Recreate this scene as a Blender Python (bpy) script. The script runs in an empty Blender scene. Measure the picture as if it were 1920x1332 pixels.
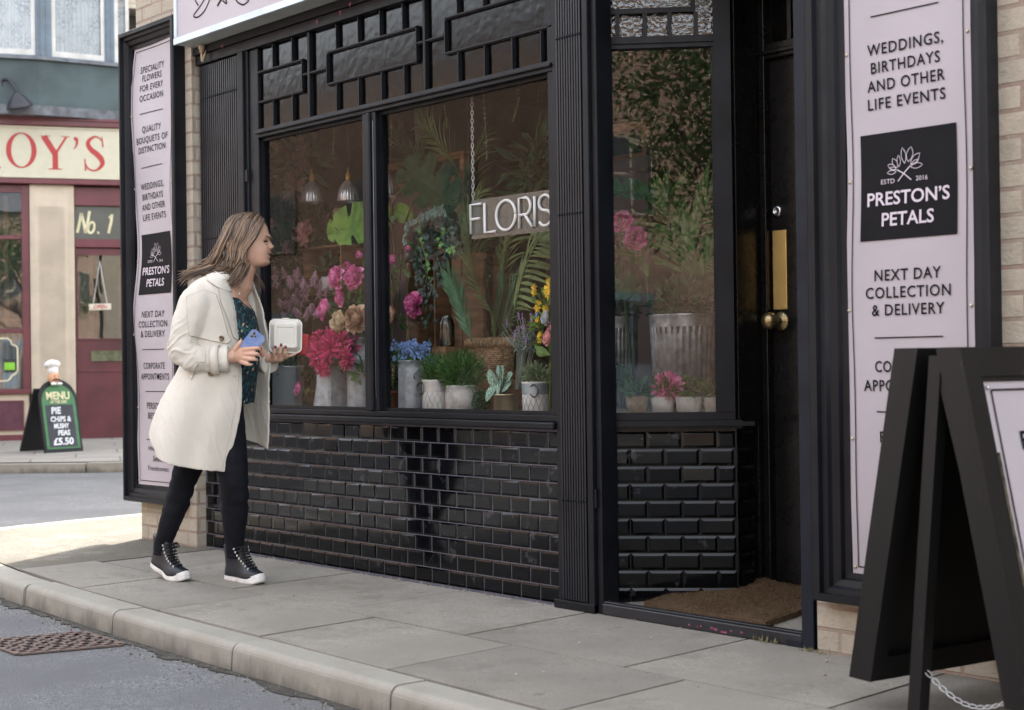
import bpy, bmesh, math, random
from math import sin, cos, pi, radians, sqrt, atan2
from mathutils import Vector, Matrix, noise
from mathutils.bvhtree import BVHTree
from mathutils.geometry import delaunay_2d_cdt
V = Vector
rnd = random.Random(7)
scene = bpy.context.scene

# ---------------------------------------------------------------- camera, sky, sun, exposure
cam_axes = [[0.679074, 0.733952, -0.013182], [0.013063, 0.005873, 0.999897], [-0.733954, 0.679176, 0.005599]]
cd = bpy.data.cameras.new('camera'); cam = bpy.data.objects.new('camera', cd)
scene.collection.objects.link(cam); scene.camera = cam
Rv, Uv, Fv = [V(a) for a in cam_axes]
m = Matrix((Rv, Uv, -Fv)).transposed().to_4x4(); m.translation = V((0, -3.9081, .95))
cam.matrix_world = m
cd.lens = 50; cd.sensor_width = 36; cd.clip_start = .05; cd.clip_end = 400
cd.dof.use_dof = True; cd.dof.focus_distance = 6.25; cd.dof.aperture_fstop = 4.0
SUN_EL, SUN_DIR = radians(36), V((-.49, .87))           # towards the sun: behind the shop, to the left
w = bpy.data.worlds.new('World'); scene.world = w; w.use_nodes = True
wn = w.node_tree.nodes; wl = w.node_tree.links
bg = wn['Background']; sky = wn.new('ShaderNodeTexSky'); sky.sky_type = 'NISHITA'; sky.sun_disc = False
sky.sun_elevation = SUN_EL; sky.sun_rotation = atan2(SUN_DIR.x, SUN_DIR.y); sky.air_density = 1.2; sky.dust_density = 2.5
wl.new(sky.outputs[0], bg.inputs[0]); bg.inputs[1].default_value = .15; hs_ = wn.new('ShaderNodeHueSaturation'); hs_.inputs['Saturation'].default_value = .28; wl.new(sky.outputs[0], hs_.inputs['Color']); wl.new(hs_.outputs[0], bg.inputs[0])
sd = bpy.data.lights.new('sun', 'SUN'); sd.energy = 2.0; sd.angle = radians(.5); sd.color = (1, .93, .82)
so = bpy.data.objects.new('sun', sd); scene.collection.objects.link(so)
tosun = V((SUN_DIR.x, SUN_DIR.y, math.tan(SUN_EL) * SUN_DIR.length)).normalized()
so.rotation_euler = tosun.to_track_quat('Z', 'Y').to_euler(); so.location = (0, 0, 20)
scene.view_settings.view_transform = 'Standard'; scene.view_settings.look = 'None'
scene.view_settings.exposure = 2.8; scene.view_settings.gamma = 1
scene.cycles.use_denoising = True; scene.cycles.max_bounces = 10; scene.cycles.transparent_max_bounces = 24
scene.cycles.caustics_reflective = False; scene.cycles.caustics_refractive = False

# ---------------------------------------------------------------- materials
def nt(name):
    mt = bpy.data.materials.new(name); mt.use_nodes = True
    n = mt.node_tree; n.nodes.clear()
    o = n.nodes.new('ShaderNodeOutputMaterial')
    return mt, n, o
def add(n, t, **k):
    q = n.nodes.new(t)
    for a, b_ in k.items():
        if a.startswith('i_'): q.inputs[a[2:].replace('_', ' ')].default_value = b_
        else: setattr(q, a, b_)
    return q
def mixc(n, fac, a, b_):
    q = n.nodes.new('ShaderNodeMix'); q.data_type = 'RGBA'
    for s, v_ in ((0, fac), (6, a), (7, b_)):
        if isinstance(v_, bpy.types.NodeSocket): n.links.new(v_, q.inputs[s])
        elif s == 0: q.inputs[0].default_value = v_
        else: q.inputs[s].default_value = (*v_[:3], 1)
    return q.outputs[2]
def ramp(n, src, lo, hi, c0=(0, 0, 0), c1=(1, 1, 1)):
    r = n.nodes.new('ShaderNodeValToRGB'); r.color_ramp.elements[0].position = lo; r.color_ramp.elements[1].position = hi
    r.color_ramp.elements[0].color = (*c0, 1); r.color_ramp.elements[1].color = (*c1, 1)
    n.links.new(src, r.inputs[0]); return r.outputs[0]
def coord(n, scale=(1, 1, 1), kind='Object'):
    t = n.nodes.new('ShaderNodeTexCoord'); mp = n.nodes.new('ShaderNodeMapping')
    n.links.new(t.outputs[kind], mp.inputs[0]); mp.inputs['Scale'].default_value = scale
    return mp.outputs[0]
def noi(n, co, scale, detail=4, rough=.55):
    q = add(n, 'ShaderNodeTexNoise'); q.inputs['Scale'].default_value = scale; q.inputs['Detail'].default_value = detail
    q.inputs['Roughness'].default_value = rough; n.links.new(co, q.inputs['Vector']); return q.outputs['Fac']
def M(name, col, rough=.5, metal=0, var=.12, vscale=9, col2=None, lo=.4, hi=.65, bump=0, bscale=60, isl=0, isl2=None,
      coat=0, transl=0, alpha=None, emit=0, sss=0, stretch=(1, 1, 1), spec=.5, rvar=0, dirt=None, sheen=0):
    mt, n, o = nt(name); p = add(n, 'ShaderNodeBsdfPrincipled')
    co = coord(n, stretch)
    c2 = col2 if col2 is not None else tuple(max(0, x * (1 - var * 2)) for x in col)
    f = noi(n, co, vscale); fr = ramp(n, f, lo, hi)
    c = mixc(n, fr, col, c2)
    if isl or isl2:
        g = add(n, 'ShaderNodeNewGeometry')
        if isl2: c = mixc(n, g.outputs['Random Per Island'], c, isl2)
        if isl:
            h = add(n, 'ShaderNodeHueSaturation'); mm = add(n, 'ShaderNodeMapRange')
            n.links.new(g.outputs['Random Per Island'], mm.inputs[0]); mm.inputs[3].default_value = 1 - isl; mm.inputs[4].default_value = 1 + isl
            n.links.new(mm.outputs[0], h.inputs['Value']); n.links.new(c, h.inputs['Color']); c = h.outputs[0]
    if dirt:
        f2 = noi(n, co, dirt[1], 6, .7); c = mixc(n, ramp(n, f2, dirt[2], dirt[2] + .06), c, dirt[0])
    n.links.new(c, p.inputs['Base Color'])
    p.inputs['Roughness'].default_value = rough; p.inputs['Metallic'].default_value = metal
    p.inputs['Specular IOR Level'].default_value = spec
    if rvar:
        mr = add(n, 'ShaderNodeMapRange'); n.links.new(noi(n, co, vscale * 2.3), mr.inputs[0])
        mr.inputs[3].default_value = max(0.02, rough - rvar); mr.inputs[4].default_value = min(1, rough + rvar); n.links.new(mr.outputs[0], p.inputs['Roughness'])
    if coat: p.inputs['Coat Weight'].default_value = coat; p.inputs['Coat Roughness'].default_value = .05
    if sheen: p.inputs['Sheen Weight'].default_value = sheen
    if sss:
        p.inputs['Subsurface Weight'].default_value = sss; p.inputs['Subsurface Radius'].default_value = (.012, .005, .003); p.inputs['Subsurface Scale'].default_value = 1
    if emit: p.inputs['Emission Color'].default_value = (*col, 1); p.inputs['Emission Strength'].default_value = emit
    if bump:
        bn = add(n, 'ShaderNodeBump'); bn.inputs['Strength'].default_value = min(1, bump); bn.inputs['Distance'].default_value = .004 * max(1, bump)
        n.links.new(noi(n, co, bscale, 3), bn.inputs['Height']); n.links.new(bn.outputs[0], p.inputs['Normal'])
    sh = p.outputs[0]
    if transl:
        tr = add(n, 'ShaderNodeBsdfTranslucent'); n.links.new(c, tr.inputs[0]); mx = add(n, 'ShaderNodeMixShader'); mx.inputs[0].default_value = transl
        n.links.new(sh, mx.inputs[1]); n.links.new(tr.outputs[0], mx.inputs[2]); sh = mx.outputs[0]
    n.links.new(sh, o.inputs[0]); return mt
def glass(name, tint=(.93, .95, .94), ior=1.5, bump=0, bscale=40, rough=0.0, mul=1.0, frost=0, frostc=(.5, .5, .5), stretch=(1, 1, 1), fdiff=0):
    mt, n, o = nt(name); t = add(n, 'ShaderNodeBsdfTransparent'); t.inputs[0].default_value = (*tint, 1)
    g = add(n, 'ShaderNodeBsdfGlossy'); g.inputs['Roughness'].default_value = rough; g.inputs[0].default_value = (1, 1, 1, 1)
    fz = add(n, 'ShaderNodeFresnel'); fz.inputs[0].default_value = ior
    mu = add(n, 'ShaderNodeMath', operation='MULTIPLY'); mu.inputs[1].default_value = mul; mu.use_clamp = True; n.links.new(fz.outputs[0], mu.inputs[0])
    co = coord(n, stretch)
    bn = add(n, 'ShaderNodeBump'); bn.inputs['Strength'].default_value = 1
    if bump:
        bn.inputs['Distance'].default_value = bump
        n.links.new(noi(n, co, bscale, 1, .4), bn.inputs['Height'])
        n.links.new(bn.outputs[0], g.inputs['Normal']); n.links.new(bn.outputs[0], fz.inputs['Normal'])
    base = t.outputs[0]
    if frost:
        d = add(n, 'ShaderNodeBsdfDiffuse' if fdiff else 'ShaderNodeBsdfTranslucent'); d.inputs[0].default_value = (*frostc, 1)
        n.links.new(bn.outputs[0], d.inputs['Normal'])
        mf = add(n, 'ShaderNodeMixShader'); mf.inputs[0].default_value = frost; n.links.new(base, mf.inputs[1]); n.links.new(d.outputs[0], mf.inputs[2]); base = mf.outputs[0]
    mx = add(n, 'ShaderNodeMixShader'); n.links.new(mu.outputs[0], mx.inputs[0]); n.links.new(base, mx.inputs[1]); n.links.new(g.outputs[0], mx.inputs[2])
    n.links.new(mx.outputs[0], o.inputs[0]); return mt
def brickmat(name, c1, c2, mortar, bw=.225, rh=.075, ms=.011, plane='xz', rough=.85, bump=.6):
    mt, n, o = nt(name); p = add(n, 'ShaderNodeBsdfPrincipled'); p.inputs['Roughness'].default_value = rough
    t = n.nodes.new('ShaderNodeTexCoord'); s = n.nodes.new('ShaderNodeSeparateXYZ'); cb = n.nodes.new('ShaderNodeCombineXYZ')
    n.links.new(t.outputs['Object'], s.inputs[0])
    ad = add(n, 'ShaderNodeMath', operation='ADD'); n.links.new(s.outputs[0], ad.inputs[0]); n.links.new(s.outputs[1], ad.inputs[1])
    n.links.new(ad.outputs[0], cb.inputs[0]); n.links.new(s.outputs[2], cb.inputs[1])
    b_ = add(n, 'ShaderNodeTexBrick'); n.links.new(cb.outputs[0], b_.inputs['Vector'])
    b_.inputs['Scale'].default_value = 1; b_.inputs['Brick Width'].default_value = bw; b_.inputs['Row Height'].default_value = rh
    b_.inputs['Mortar Size'].default_value = ms; b_.inputs['Mortar Smooth'].default_value = .3; b_.inputs['Bias'].default_value = 0
    b_.inputs['Color1'].default_value = (*c1, 1); b_.inputs['Color2'].default_value = (*c2, 1); b_.inputs['Mortar'].default_value = (*mortar, 1)
    nf = noi(n, t.outputs['Object'], 14, 6, .7); c = mixc(n, ramp(n, nf, .35, .7), b_.outputs[0], tuple(x * .72 for x in c1))
    n2 = noi(n, t.outputs['Object'], 70, 4, .7); c = mixc(n, ramp(n, n2, .62, .72), c, tuple(x * .5 for x in c2))
    n.links.new(c, p.inputs['Base Color'])
    m2 = add(n, 'ShaderNodeMath', operation='MULTIPLY_ADD'); n.links.new(b_.outputs['Fac'], m2.inputs[0]); m2.inputs[1].default_value = -1; n.links.new(n2, m2.inputs[2])
    bn = add(n, 'ShaderNodeBump'); bn.inputs['Strength'].default_value = bump; bn.inputs['Distance'].default_value = .008
    n.links.new(m2.outputs[0], bn.inputs['Height']); n.links.new(bn.outputs[0], p.inputs['Normal'])
    n.links.new(p.outputs[0], o.inputs[0]); return mt
def granular(name, base, dark, light, sc=140, rough=.9, bump=.8, blotch=(.43, .60), bl=.75, stain=None, spots=0):
    mt, n, o = nt(name); p = add(n, 'ShaderNodeBsdfPrincipled'); p.inputs['Roughness'].default_value = rough
    co = coord(n); v = add(n, 'ShaderNodeTexVoronoi'); v.inputs['Scale'].default_value = sc; n.links.new(co, v.inputs['Vector'])
    sx = add(n, 'ShaderNodeSeparateColor'); n.links.new(v.outputs['Color'], sx.inputs[0])
    c = mixc(n, ramp(n, sx.outputs[0], .25, .95), dark, light)
    c = mixc(n, ramp(n, sx.outputs[1], .3, .6), base, c)
    f = noi(n, co, 1.3, 6, .6)
    c = mixc(n, ramp(n, f, *blotch), c, tuple(x * bl for x in base))
    f3_ = noi(n, co, 7, 8, .75); c = mixc(n, ramp(n, f3_, .48, .62), c, tuple(x * .8 for x in base))
    if spots:
        vs_ = add(n, 'ShaderNodeTexVoronoi'); vs_.inputs['Scale'].default_value = 6.5; n.links.new(co, vs_.inputs['Vector']); s2 = add(n, 'ShaderNodeSeparateColor'); n.links.new(vs_.outputs['Color'], s2.inputs[0])
        a1 = add(n, 'ShaderNodeMath', operation='MULTIPLY_ADD'); n.links.new(s2.outputs[2], a1.inputs[0]); a1.inputs[1].default_value = -.10; n.links.new(vs_.outputs['Distance'], a1.inputs[2])
        c = mixc(n, ramp(n, a1.outputs[0], .0, .03, (.6, .6, .6), (0, 0, 0)), c, (.13, .12, .11))
        c = mixc(n, ramp(n, noi(n, co, .55, 4, .5), .42, .62), c, tuple(x*1.12 for x in base)) if 0 else c
        f5 = noi(n, co, 28, 5, .8); c = mixc(n, ramp(n, f5, .61, .66), c, tuple(x*.45 for x in base))
    if stain: c = mixc(n, ramp(n, noi(n, co, 2.3, 9, .82), .52, .62), c, stain)
    n.links.new(c, p.inputs['Base Color'])
    bn = add(n, 'ShaderNodeBump'); bn.inputs['Strength'].default_value = bump; bn.inputs['Distance'].default_value = .003
    n.links.new(v.outputs['Distance'], bn.inputs['Height']); n.links.new(bn.outputs[0], p.inputs['Normal'])
    n.links.new(p.outputs[0], o.inputs[0]); return mt

BLK = M('black_paint', (.0085, .0095, .013), .45, spec=.24, var=.2, vscale=5, bump=.15, bscale=25, dirt=((.075, .075, .078), 26, .685), rvar=.14)
BLKG = M('black_paint_grille', (.010, .0115, .017), .42, spec=.4, var=.2, vscale=4, bump=.1, bscale=30, rvar=.12, dirt=((.06, .06, .065), 30, .72))
BLKD = M('black_gloss_door', (.006, .0065, .007), .28, spec=.35, var=.2, bump=.1, bscale=20, rvar=.08)
TILE = M('black_glazed_tile', (.0035, .004, .0055), .085, var=.2, isl=.3, rvar=.05, spec=.30, dirt=((.035, .035, .04), 11, .60))
GROUT = M('grey_grout', (.13, .13, .165), .9, bump=.5)
PINK = M('pink_sign_panel', (.435, .395, .43), .45, var=.03, vscale=3)
INK = M('black_ink', (.007, .007, .009), .6, spec=.15)
WHITEINK = M('pale_ink', (.62, .55, .62), .5, var=.02)
BRK = brickmat('cream_concrete_brick', (.50, .44, .35), (.40, .36, .30), (.30, .21, .17), bw=.215, rh=.0755, ms=.008)
CREAMT = M('cream_trim', (.5, .46, .38), .6)

# ---------------------------------------------------------------- mesh builder
class MB:
    def __init__(s): s.v = []; s.f = []; s.mi = []; s.m = 0; s.sm = []; s.smooth = False
    def add(s, vs, fs, sm=None):
        o = len(s.v); s.v += [tuple(x) for x in vs]
        for f in fs: s.f.append(tuple(i + o for i in f)); s.mi.append(s.m); s.sm.append(s.smooth if sm is None else sm)
        return s
    def box(s, x0, x1, y0, y1, z0, z1, mt=None, bev=0):
        xs, ys, zs = sorted((x0, x1)), sorted((y0, y1)), sorted((z0, z1))
        if bev and min(xs[1]-xs[0], ys[1]-ys[0], zs[1]-zs[0]) > 2.5*bev:
            b_ = bmesh.new(); bmesh.ops.create_cube(b_, size=1)
            for q in b_.verts: q.co = V(((xs[0]+xs[1])/2+q.co.x*(xs[1]-xs[0]), (ys[0]+ys[1])/2+q.co.y*(ys[1]-ys[0]), (zs[0]+zs[1])/2+q.co.z*(zs[1]-zs[0])))
            bmesh.ops.bevel(b_, geom=list(b_.edges), offset=bev, segments=2, affect='EDGES', profile=.5)
            s.bm(b_, mt); return s
        vs = [V((x, y, z)) for x in xs for y in ys for z in zs]
        if mt: vs = [mt @ q for q in vs]
        return s.add(vs, [(0, 1, 3, 2), (4, 6, 7, 5), (0, 4, 5, 1), (2, 3, 7, 6), (0, 2, 6, 4), (1, 5, 7, 3)], False)
    def bm(s, b_, mt=None):
        b_.verts.index_update()
        s.add([(mt @ q.co) if mt else q.co.copy() for q in b_.verts], [[q.index for q in f.verts] for f in b_.faces]); b_.free(); return s
    def bar(s, a, b_, w, h, up=(0, 0, 1)):
        a, b_ = V(a), V(b_); d = b_ - a; l = d.length; d.normalize(); u = V(up)
        x = d.cross(u); x = x.normalized() if x.length > 1e-4 else V((1, 0, 0)); u = x.cross(d)
        vs = [a + x * (w/2*i) + u * (h/2*j) + d * (l*k) for i in (-1, 1) for j in (-1, 1) for k in (0, 1)]
        return s.add(vs, [(0, 1, 3, 2), (4, 6, 7, 5), (0, 4, 5, 1), (2, 3, 7, 6), (0, 2, 6, 4), (1, 5, 7, 3)], False)
    def loft(s, rings, close=True, cap=True, sm=True):
        n = len(rings[0]); vs = [q for r in rings for q in r]; fs = []
        for i in range(len(rings)-1):
            for j in range(n if close else n-1):
                a, b_ = i*n+j, i*n+(j+1) % n; fs.append((a, b_, b_+n, a+n))
        if cap and close: fs.append(tuple(range(n))[::-1]); fs.append(tuple(range((len(rings)-1)*n, len(rings)*n)))
        return s.add(vs, fs, sm)
    def tube(s, pts, r, seg=8, cap=True, sm=True, flat=1.0):
        pts = [V(q) for q in pts]; n = len(pts); rs = r if isinstance(r, (list, tuple)) else [r]*n; rings = []; prev = None
        for i, q in enumerate(pts):
            t = (pts[min(i+1, n-1)] - pts[max(i-1, 0)])
            t = t.normalized() if t.length > 1e-9 else V((0, 0, 1))
            if prev is None:
                x = t.cross(V((0, 0, 1))); x = x if x.length > .05 else t.cross(V((0, 1, 0)))
            else: x = prev - t * prev.dot(t)
            x.normalize(); y = t.cross(x); prev = x
            rings.append([q + x * (rs[i]*cos(2*pi*k/seg)) + y * (rs[i]*flat*sin(2*pi*k/seg)) for k in range(seg)])
        return s.loft(rings, True, cap, sm)
    def lathe(s, prof, c=(0, 0, 0), seg=24, cap=False, sm=True, mt=None, fl=None):
        rings = []
        for r, z in prof:
            ring = []
            for k in range(seg):
                a = 2*pi*k/seg; rr = r * (fl(k, seg) if fl else 1); q = V((rr*cos(a), rr*sin(a), z))
                if mt: q = mt @ q
                ring.append(q + V(c))
            rings.append(ring)
        return s.loft(rings, True, cap, sm)
    def ball(s, c, r, seg=10, rin=7, mt=None):
        r = r if isinstance(r, (tuple, list)) else (r, r, r)
        rings = []
        for i in range(rin+1):
            a = pi*i/rin
            ring = [V((r[0]*max(sin(a), .01)*cos(2*pi*k/seg), r[1]*max(sin(a), .01)*sin(2*pi*k/seg), -r[2]*cos(a))) for k in range(seg)]
            rings.append([((mt @ q) if mt else q) + V(c) for q in ring])
        return s.loft(rings, True, True, True)
    def prism(s, poly, o, ux, uy, nrm, th):
        o, ux, uy, nrm = V(o), V(ux), V(uy), V(nrm); n = len(poly)
        a = [o + ux*x + uy*y for x, y in poly]; b_ = [q + nrm*th for q in a]
        return s.add(a + b_, [tuple(range(n))[::-1], tuple(range(n, 2*n))] + [(i, (i+1) % n, n+(i+1) % n, n+i) for i in range(n)], False)
    def ribbon(s, pts, w, nrm):   # flat stroke with widths in the plane normal to nrm
        pts = [V(q) for q in pts]; nrm = V(nrm); n = len(pts); ws = w if isinstance(w, (list, tuple)) else [w]*n; vs = []
        for i, q in enumerate(pts):
            t = (pts[min(i+1, n-1)] - pts[max(i-1, 0)]).normalized(); x = t.cross(nrm).normalized()
            vs += [q - x*ws[i]/2, q + x*ws[i]/2]
        return s.add(vs, [(2*i, 2*i+1, 2*i+3, 2*i+2) for i in range(n-1)], False)
    def obj(s, name, mat, parent=None, loc=None):
        me = bpy.data.meshes.new(name); me.from_pydata(s.v, [], s.f); me.validate(verbose=False)
        mats = mat if isinstance(mat, (list, tuple)) else [mat]
        for q in mats: me.materials.append(q)
        if len(me.polygons) == len(s.f):
            me.polygons.foreach_set('use_smooth', s.sm); me.polygons.foreach_set('material_index', s.mi)
        if len(s.f) > 1: bm_ = bmesh.new(); bm_.from_mesh(me); bmesh.ops.recalc_face_normals(bm_, faces=bm_.faces); bm_.to_mesh(me); bm_.free()
        o = bpy.data.objects.new(name, me); scene.collection.objects.link(o)
        if parent: o.parent = parent
        if loc is not None: o.location = loc
        return o
def smoothstep(a, b_, x): t = max(0, min(1, (x-a)/(b_-a))); return t*t*(3-2*t)
def crom(P, n):   # Catmull-Rom through points
    P = [V(q) for q in P]; out = []
    for i in range(len(P)-1):
        p0, p1, p2, p3 = P[max(i-1, 0)], P[i], P[i+1], P[min(i+2, len(P)-1)]
        for k in range(n):
            t = k/n; out.append(.5*((2*p1)+(p2-p0)*t+(2*p0-5*p1+4*p2-p3)*t*t+(3*p1-p0-3*p2+p3)*t**3))
    return out + [P[-1]]
def thing(name, label, cat, loc=(0, 0, 0), rz=0, group=None):
    o = bpy.data.objects.new(name, None); scene.collection.objects.link(o); o.location = loc; o.rotation_euler = (0, 0, rz)
    o.empty_display_size = .1; return tag(o, label, cat, group)
def tag(o, label, cat, group=None):
    o['label'] = label; o['category'] = cat
    if group: o['group'] = group
    return o
def struct(o, kind='structure'): o['kind'] = kind; return o
def copy_tree(o, parent=None):
    c = o.copy(); scene.collection.objects.link(c); c.parent = parent
    for ch in list(o.children): copy_tree(ch, c)
    return c
_tc = {}
def glyphs(t, bold=0, shear=0, sp_=1.0):
    k = (t, bold, shear, sp_)
    if k in _tc: return _tc[k]
    cu = bpy.data.curves.new('t', 'FONT'); cu.body = t; cu.size = 1; cu.offset = bold; cu.shear = shear; cu.resolution_u = 3; cu.space_character = sp_
    ob = bpy.data.objects.new('t', cu); scene.collection.objects.link(ob)
    dg = bpy.context.evaluated_depsgraph_get(); me = bpy.data.meshes.new_from_object(ob.evaluated_get(dg))
    vs = [(q.co.x, q.co.y) for q in me.vertices]; fs = [tuple(p.vertices) for p in me.polygons]
    bpy.data.objects.remove(ob); bpy.data.curves.remove(cu); bpy.data.meshes.remove(me)
    xs = [q[0] for q in vs]; _tc[k] = (vs, fs, min(xs), max(xs)); return _tc[k]
def write(mb, t, c, ux, uz, cap, width=None, bold=0, shear=0, lines=None, align='c', sp_=1.0):
    """put text centred at c: baseline-to-cap height 'cap', optional total width"""
    vs, fs, x0, x1 = glyphs(t, bold, shear, sp_); CAPH = .69
    sy = cap/CAPH; sx = sy*.92 if width is None else width/(x1-x0); c, ux, uz = V(c), V(ux), V(uz)
    off = (x0+x1)/2 if align == 'c' else x0
    mb.add([c + ux*((x-off)*sx) + uz*(y*sy - cap/2) for x, y in vs], fs, False)

# ---------------------------------------------------------------- the setting: road, pavements, kerbs
ASPH = granular('asphalt', (.155, .157, .162), (.065, .065, .068), (.27, .27, .275), sc=170, bump=1)
SLAB = granular('paving_slab', (.285, .26, .222), (.17, .155, .13), (.36, .33, .285), sc=330, bump=.35, rough=.85, bl=.74, stain=(.185, .168, .142), spots=1)
g_ = add(SLAB.node_tree, 'ShaderNodeNewGeometry'); pb = [q for q in SLAB.node_tree.nodes if q.type == 'BSDF_PRINCIPLED'][0]
src_ = pb.inputs[0].links[0].from_socket; hv = add(SLAB.node_tree, 'ShaderNodeHueSaturation'); mr_ = add(SLAB.node_tree, 'ShaderNodeMapRange'); mr_.inputs[3].default_value = .84; mr_.inputs[4].default_value = 1.1
SLAB.node_tree.links.new(g_.outputs['Random Per Island'], mr_.inputs[0]); SLAB.node_tree.links.new(mr_.outputs[0], hv.inputs['Value']); SLAB.node_tree.links.new(src_, hv.inputs['Color']); SLAB.node_tree.links.new(hv.outputs[0], pb.inputs[0])
CONC = granular('rough_concrete', (.145, .130, .102), (.08, .07, .055), (.21, .19, .155), sc=120, bump=1, stain=(.2, .18, .14))
KERB_ = granular('kerb_stone', (.37, .355, .32), (.24, .23, .2), (.46, .44, .40), sc=300, bump=.5, bl=.8)
mt, n, o = nt('kerb_stone'); p = add(n, 'ShaderNodeBsdfPrincipled'); p.inputs['Roughness'].default_value = .88
co = coord(n); cs = coord(n, (3.2, 3.2, 1.2)); geo = add(n, 'ShaderNodeNewGeometry'); sep = add(n, 'ShaderNodeSeparateXYZ'); n.links.new(geo.outputs['Position'], sep.inputs[0])
f1 = noi(n, co, 260, 3); f2 = noi(n, cs, 1.7, 8, .75); f4 = noi(n, co, 3.0, 6, .7)
c = mixc(n, ramp(n, f1, .35, .7), (.34, .32, .275), (.25, .235, .2)); c = mixc(n, ramp(n, f4, .44, .60), c, (.27, .25, .21))
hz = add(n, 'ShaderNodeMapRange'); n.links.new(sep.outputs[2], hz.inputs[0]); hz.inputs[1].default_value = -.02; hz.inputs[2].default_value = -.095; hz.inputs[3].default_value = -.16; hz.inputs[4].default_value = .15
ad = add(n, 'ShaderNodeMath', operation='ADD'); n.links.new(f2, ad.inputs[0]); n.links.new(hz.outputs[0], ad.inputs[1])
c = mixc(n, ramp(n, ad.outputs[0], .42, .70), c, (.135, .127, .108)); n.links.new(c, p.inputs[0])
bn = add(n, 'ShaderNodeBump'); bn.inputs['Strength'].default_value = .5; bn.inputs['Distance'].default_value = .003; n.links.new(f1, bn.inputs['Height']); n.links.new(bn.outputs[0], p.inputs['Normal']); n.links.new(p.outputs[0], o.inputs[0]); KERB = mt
DIRT = M('dirt', (.045, .04, .033), .95, bump=1, bscale=120)
mb = MB(); mb.add([(-90, -90, -.097), (90, -90, -.097), (90, 90, -.097), (-90, 90, -.097)], [(0, 1, 2, 3)])
struct(mb.obj('road', ASPH))
kout = [V(q) for q in ((-8.75, 9, 0), (-8.6, 3, 0), (-8.5, .6, 0), (-8.42, -.25, 0), (-8.15, -.72, 0), (-7.6, -1.0, 0), (-6.5, -1.185, 0), (-5.87, -1.237, 0), (-5.0, -1.283, 0), (-4.24, -1.30, 0), (-3.58, -1.318, 0), (-2.8, -1.337, 0), (0, -1.40, 0), (8, -1.6, 0))]
kpath = crom(kout, 14)
def off(path, d):
    r = []
    for i, q in enumerate(path):
        t = (path[min(i+1, len(path)-1)] - path[max(i-1, 0)]).normalized(); r.append(q + V((-t.y, t.x, 0))*d)
    return r
# dark bedding below the slabs
kin = off(kpath, .13)
mb = MB(); poly = [q + V((0, 0, -.012)) for q in kin] + [V((8, 9, -.012))]
mb.add(poly, [tuple(range(len(poly)))]); struct(mb.obj('pavement_bed', DIRT))
# kerb stones with rounded noses, 0.9 m long
def sweep(mb, path, prof, step, gap=.014):
    L_ = [0]
    for i in range(1, len(path)): L_.append(L_[-1] + (path[i]-path[i-1]).length)
    def at(s):
        for i in range(1, len(path)):
            if L_[i] >= s:
                t = (s-L_[i-1])/(L_[i]-L_[i-1]); d = (path[i]-path[i-1]).normalized(); return path[i-1].lerp(path[i], t), V((-d.y, d.x, 0))
        return path[-1], V((0, 1, 0))
    s = 0
    while s < L_[-1] - .1:
        e = min(s+step, L_[-1]); rings = []; dz = rnd.uniform(-.004, .003); dn = rnd.uniform(-.006, .006)
        for k in range(5):
            q, nn = at(s+gap/2+(e-s-gap)*k/4); rings.append([q + nn*(a+dn) + V((0, 0, z+dz)) for a, z in prof])
        mb.loft(rings, True, True, False); s = e
mb = MB(); prof = [(.13, -.10), (.13, -.002), (.032, 0), (.024, -.0012), (.016, -.0045), (.0095, -.0095), (.0045, -.016), (.001, -.025), (0, -.033), (-.005, -.10)]
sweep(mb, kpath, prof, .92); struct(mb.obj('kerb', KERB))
# paving slabs: two rows with staggered joints
mb = MB()
def slab(x0, x1, y0, y1, z=0):
    g = .0058; dz = rnd.uniform(-.0018, .0018); y0a = y0 if not callable(y0) else None
    ya, yb = (y0(x0), y0(x1)) if callable(y0) else (y0, y0)
    vs = [(x0+g, ya+g, z+dz), (x1-g, yb+g, z+dz), (x1-g, y1-g, z+dz), (x0+g, y1-g, z+dz)]
    vs += [(a, b_, c-.02) for a, b_, c in vs]
    mb.add(vs, [(0, 1, 2, 3), (0, 4, 5, 1), (1, 5, 6, 2), (2, 6, 7, 3), (3, 7, 4, 0)], False)
def kinY(x):
    best = min(range(20, len(kin)-1), key=lambda i: abs(kin[i].x-x)); a, b_ = kin[best], kin[best+1]
    if b_.x == a.x: return a.y
    return a.y + (x-a.x)*(b_.y-a.y)/(b_.x-a.x)
for i in range(-2, 16): slab(-5.05+.76*i, -5.05+.76*(i+1), kinY, -.655)
for i in range(-1, 16):
    slab(max(-6.5, -5.29+.755*(i-1)), -5.29+.755*i, -.655, -.01 if i < 3 else -.01)
struct(mb.obj('pavement', SLAB))
# the rough concrete corner that turns into the side street
mb = MB(); pl_ = [q for q in kin if q.x < -6.5 or q.y > .2]
pl_ = [q for q in pl_] + [V((-6.52, kinY(-6.52), 0)), V((-6.52, -.02, 0)), V((-6.7, .3, 0)), V((-7.1, 9, 0))]
pl_ = [V((q.x, q.y, -.001)) for q in pl_]
mb.add(pl_, [tuple(range(len(pl_)))]); struct(mb.obj('corner_pavement', CONC))
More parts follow.
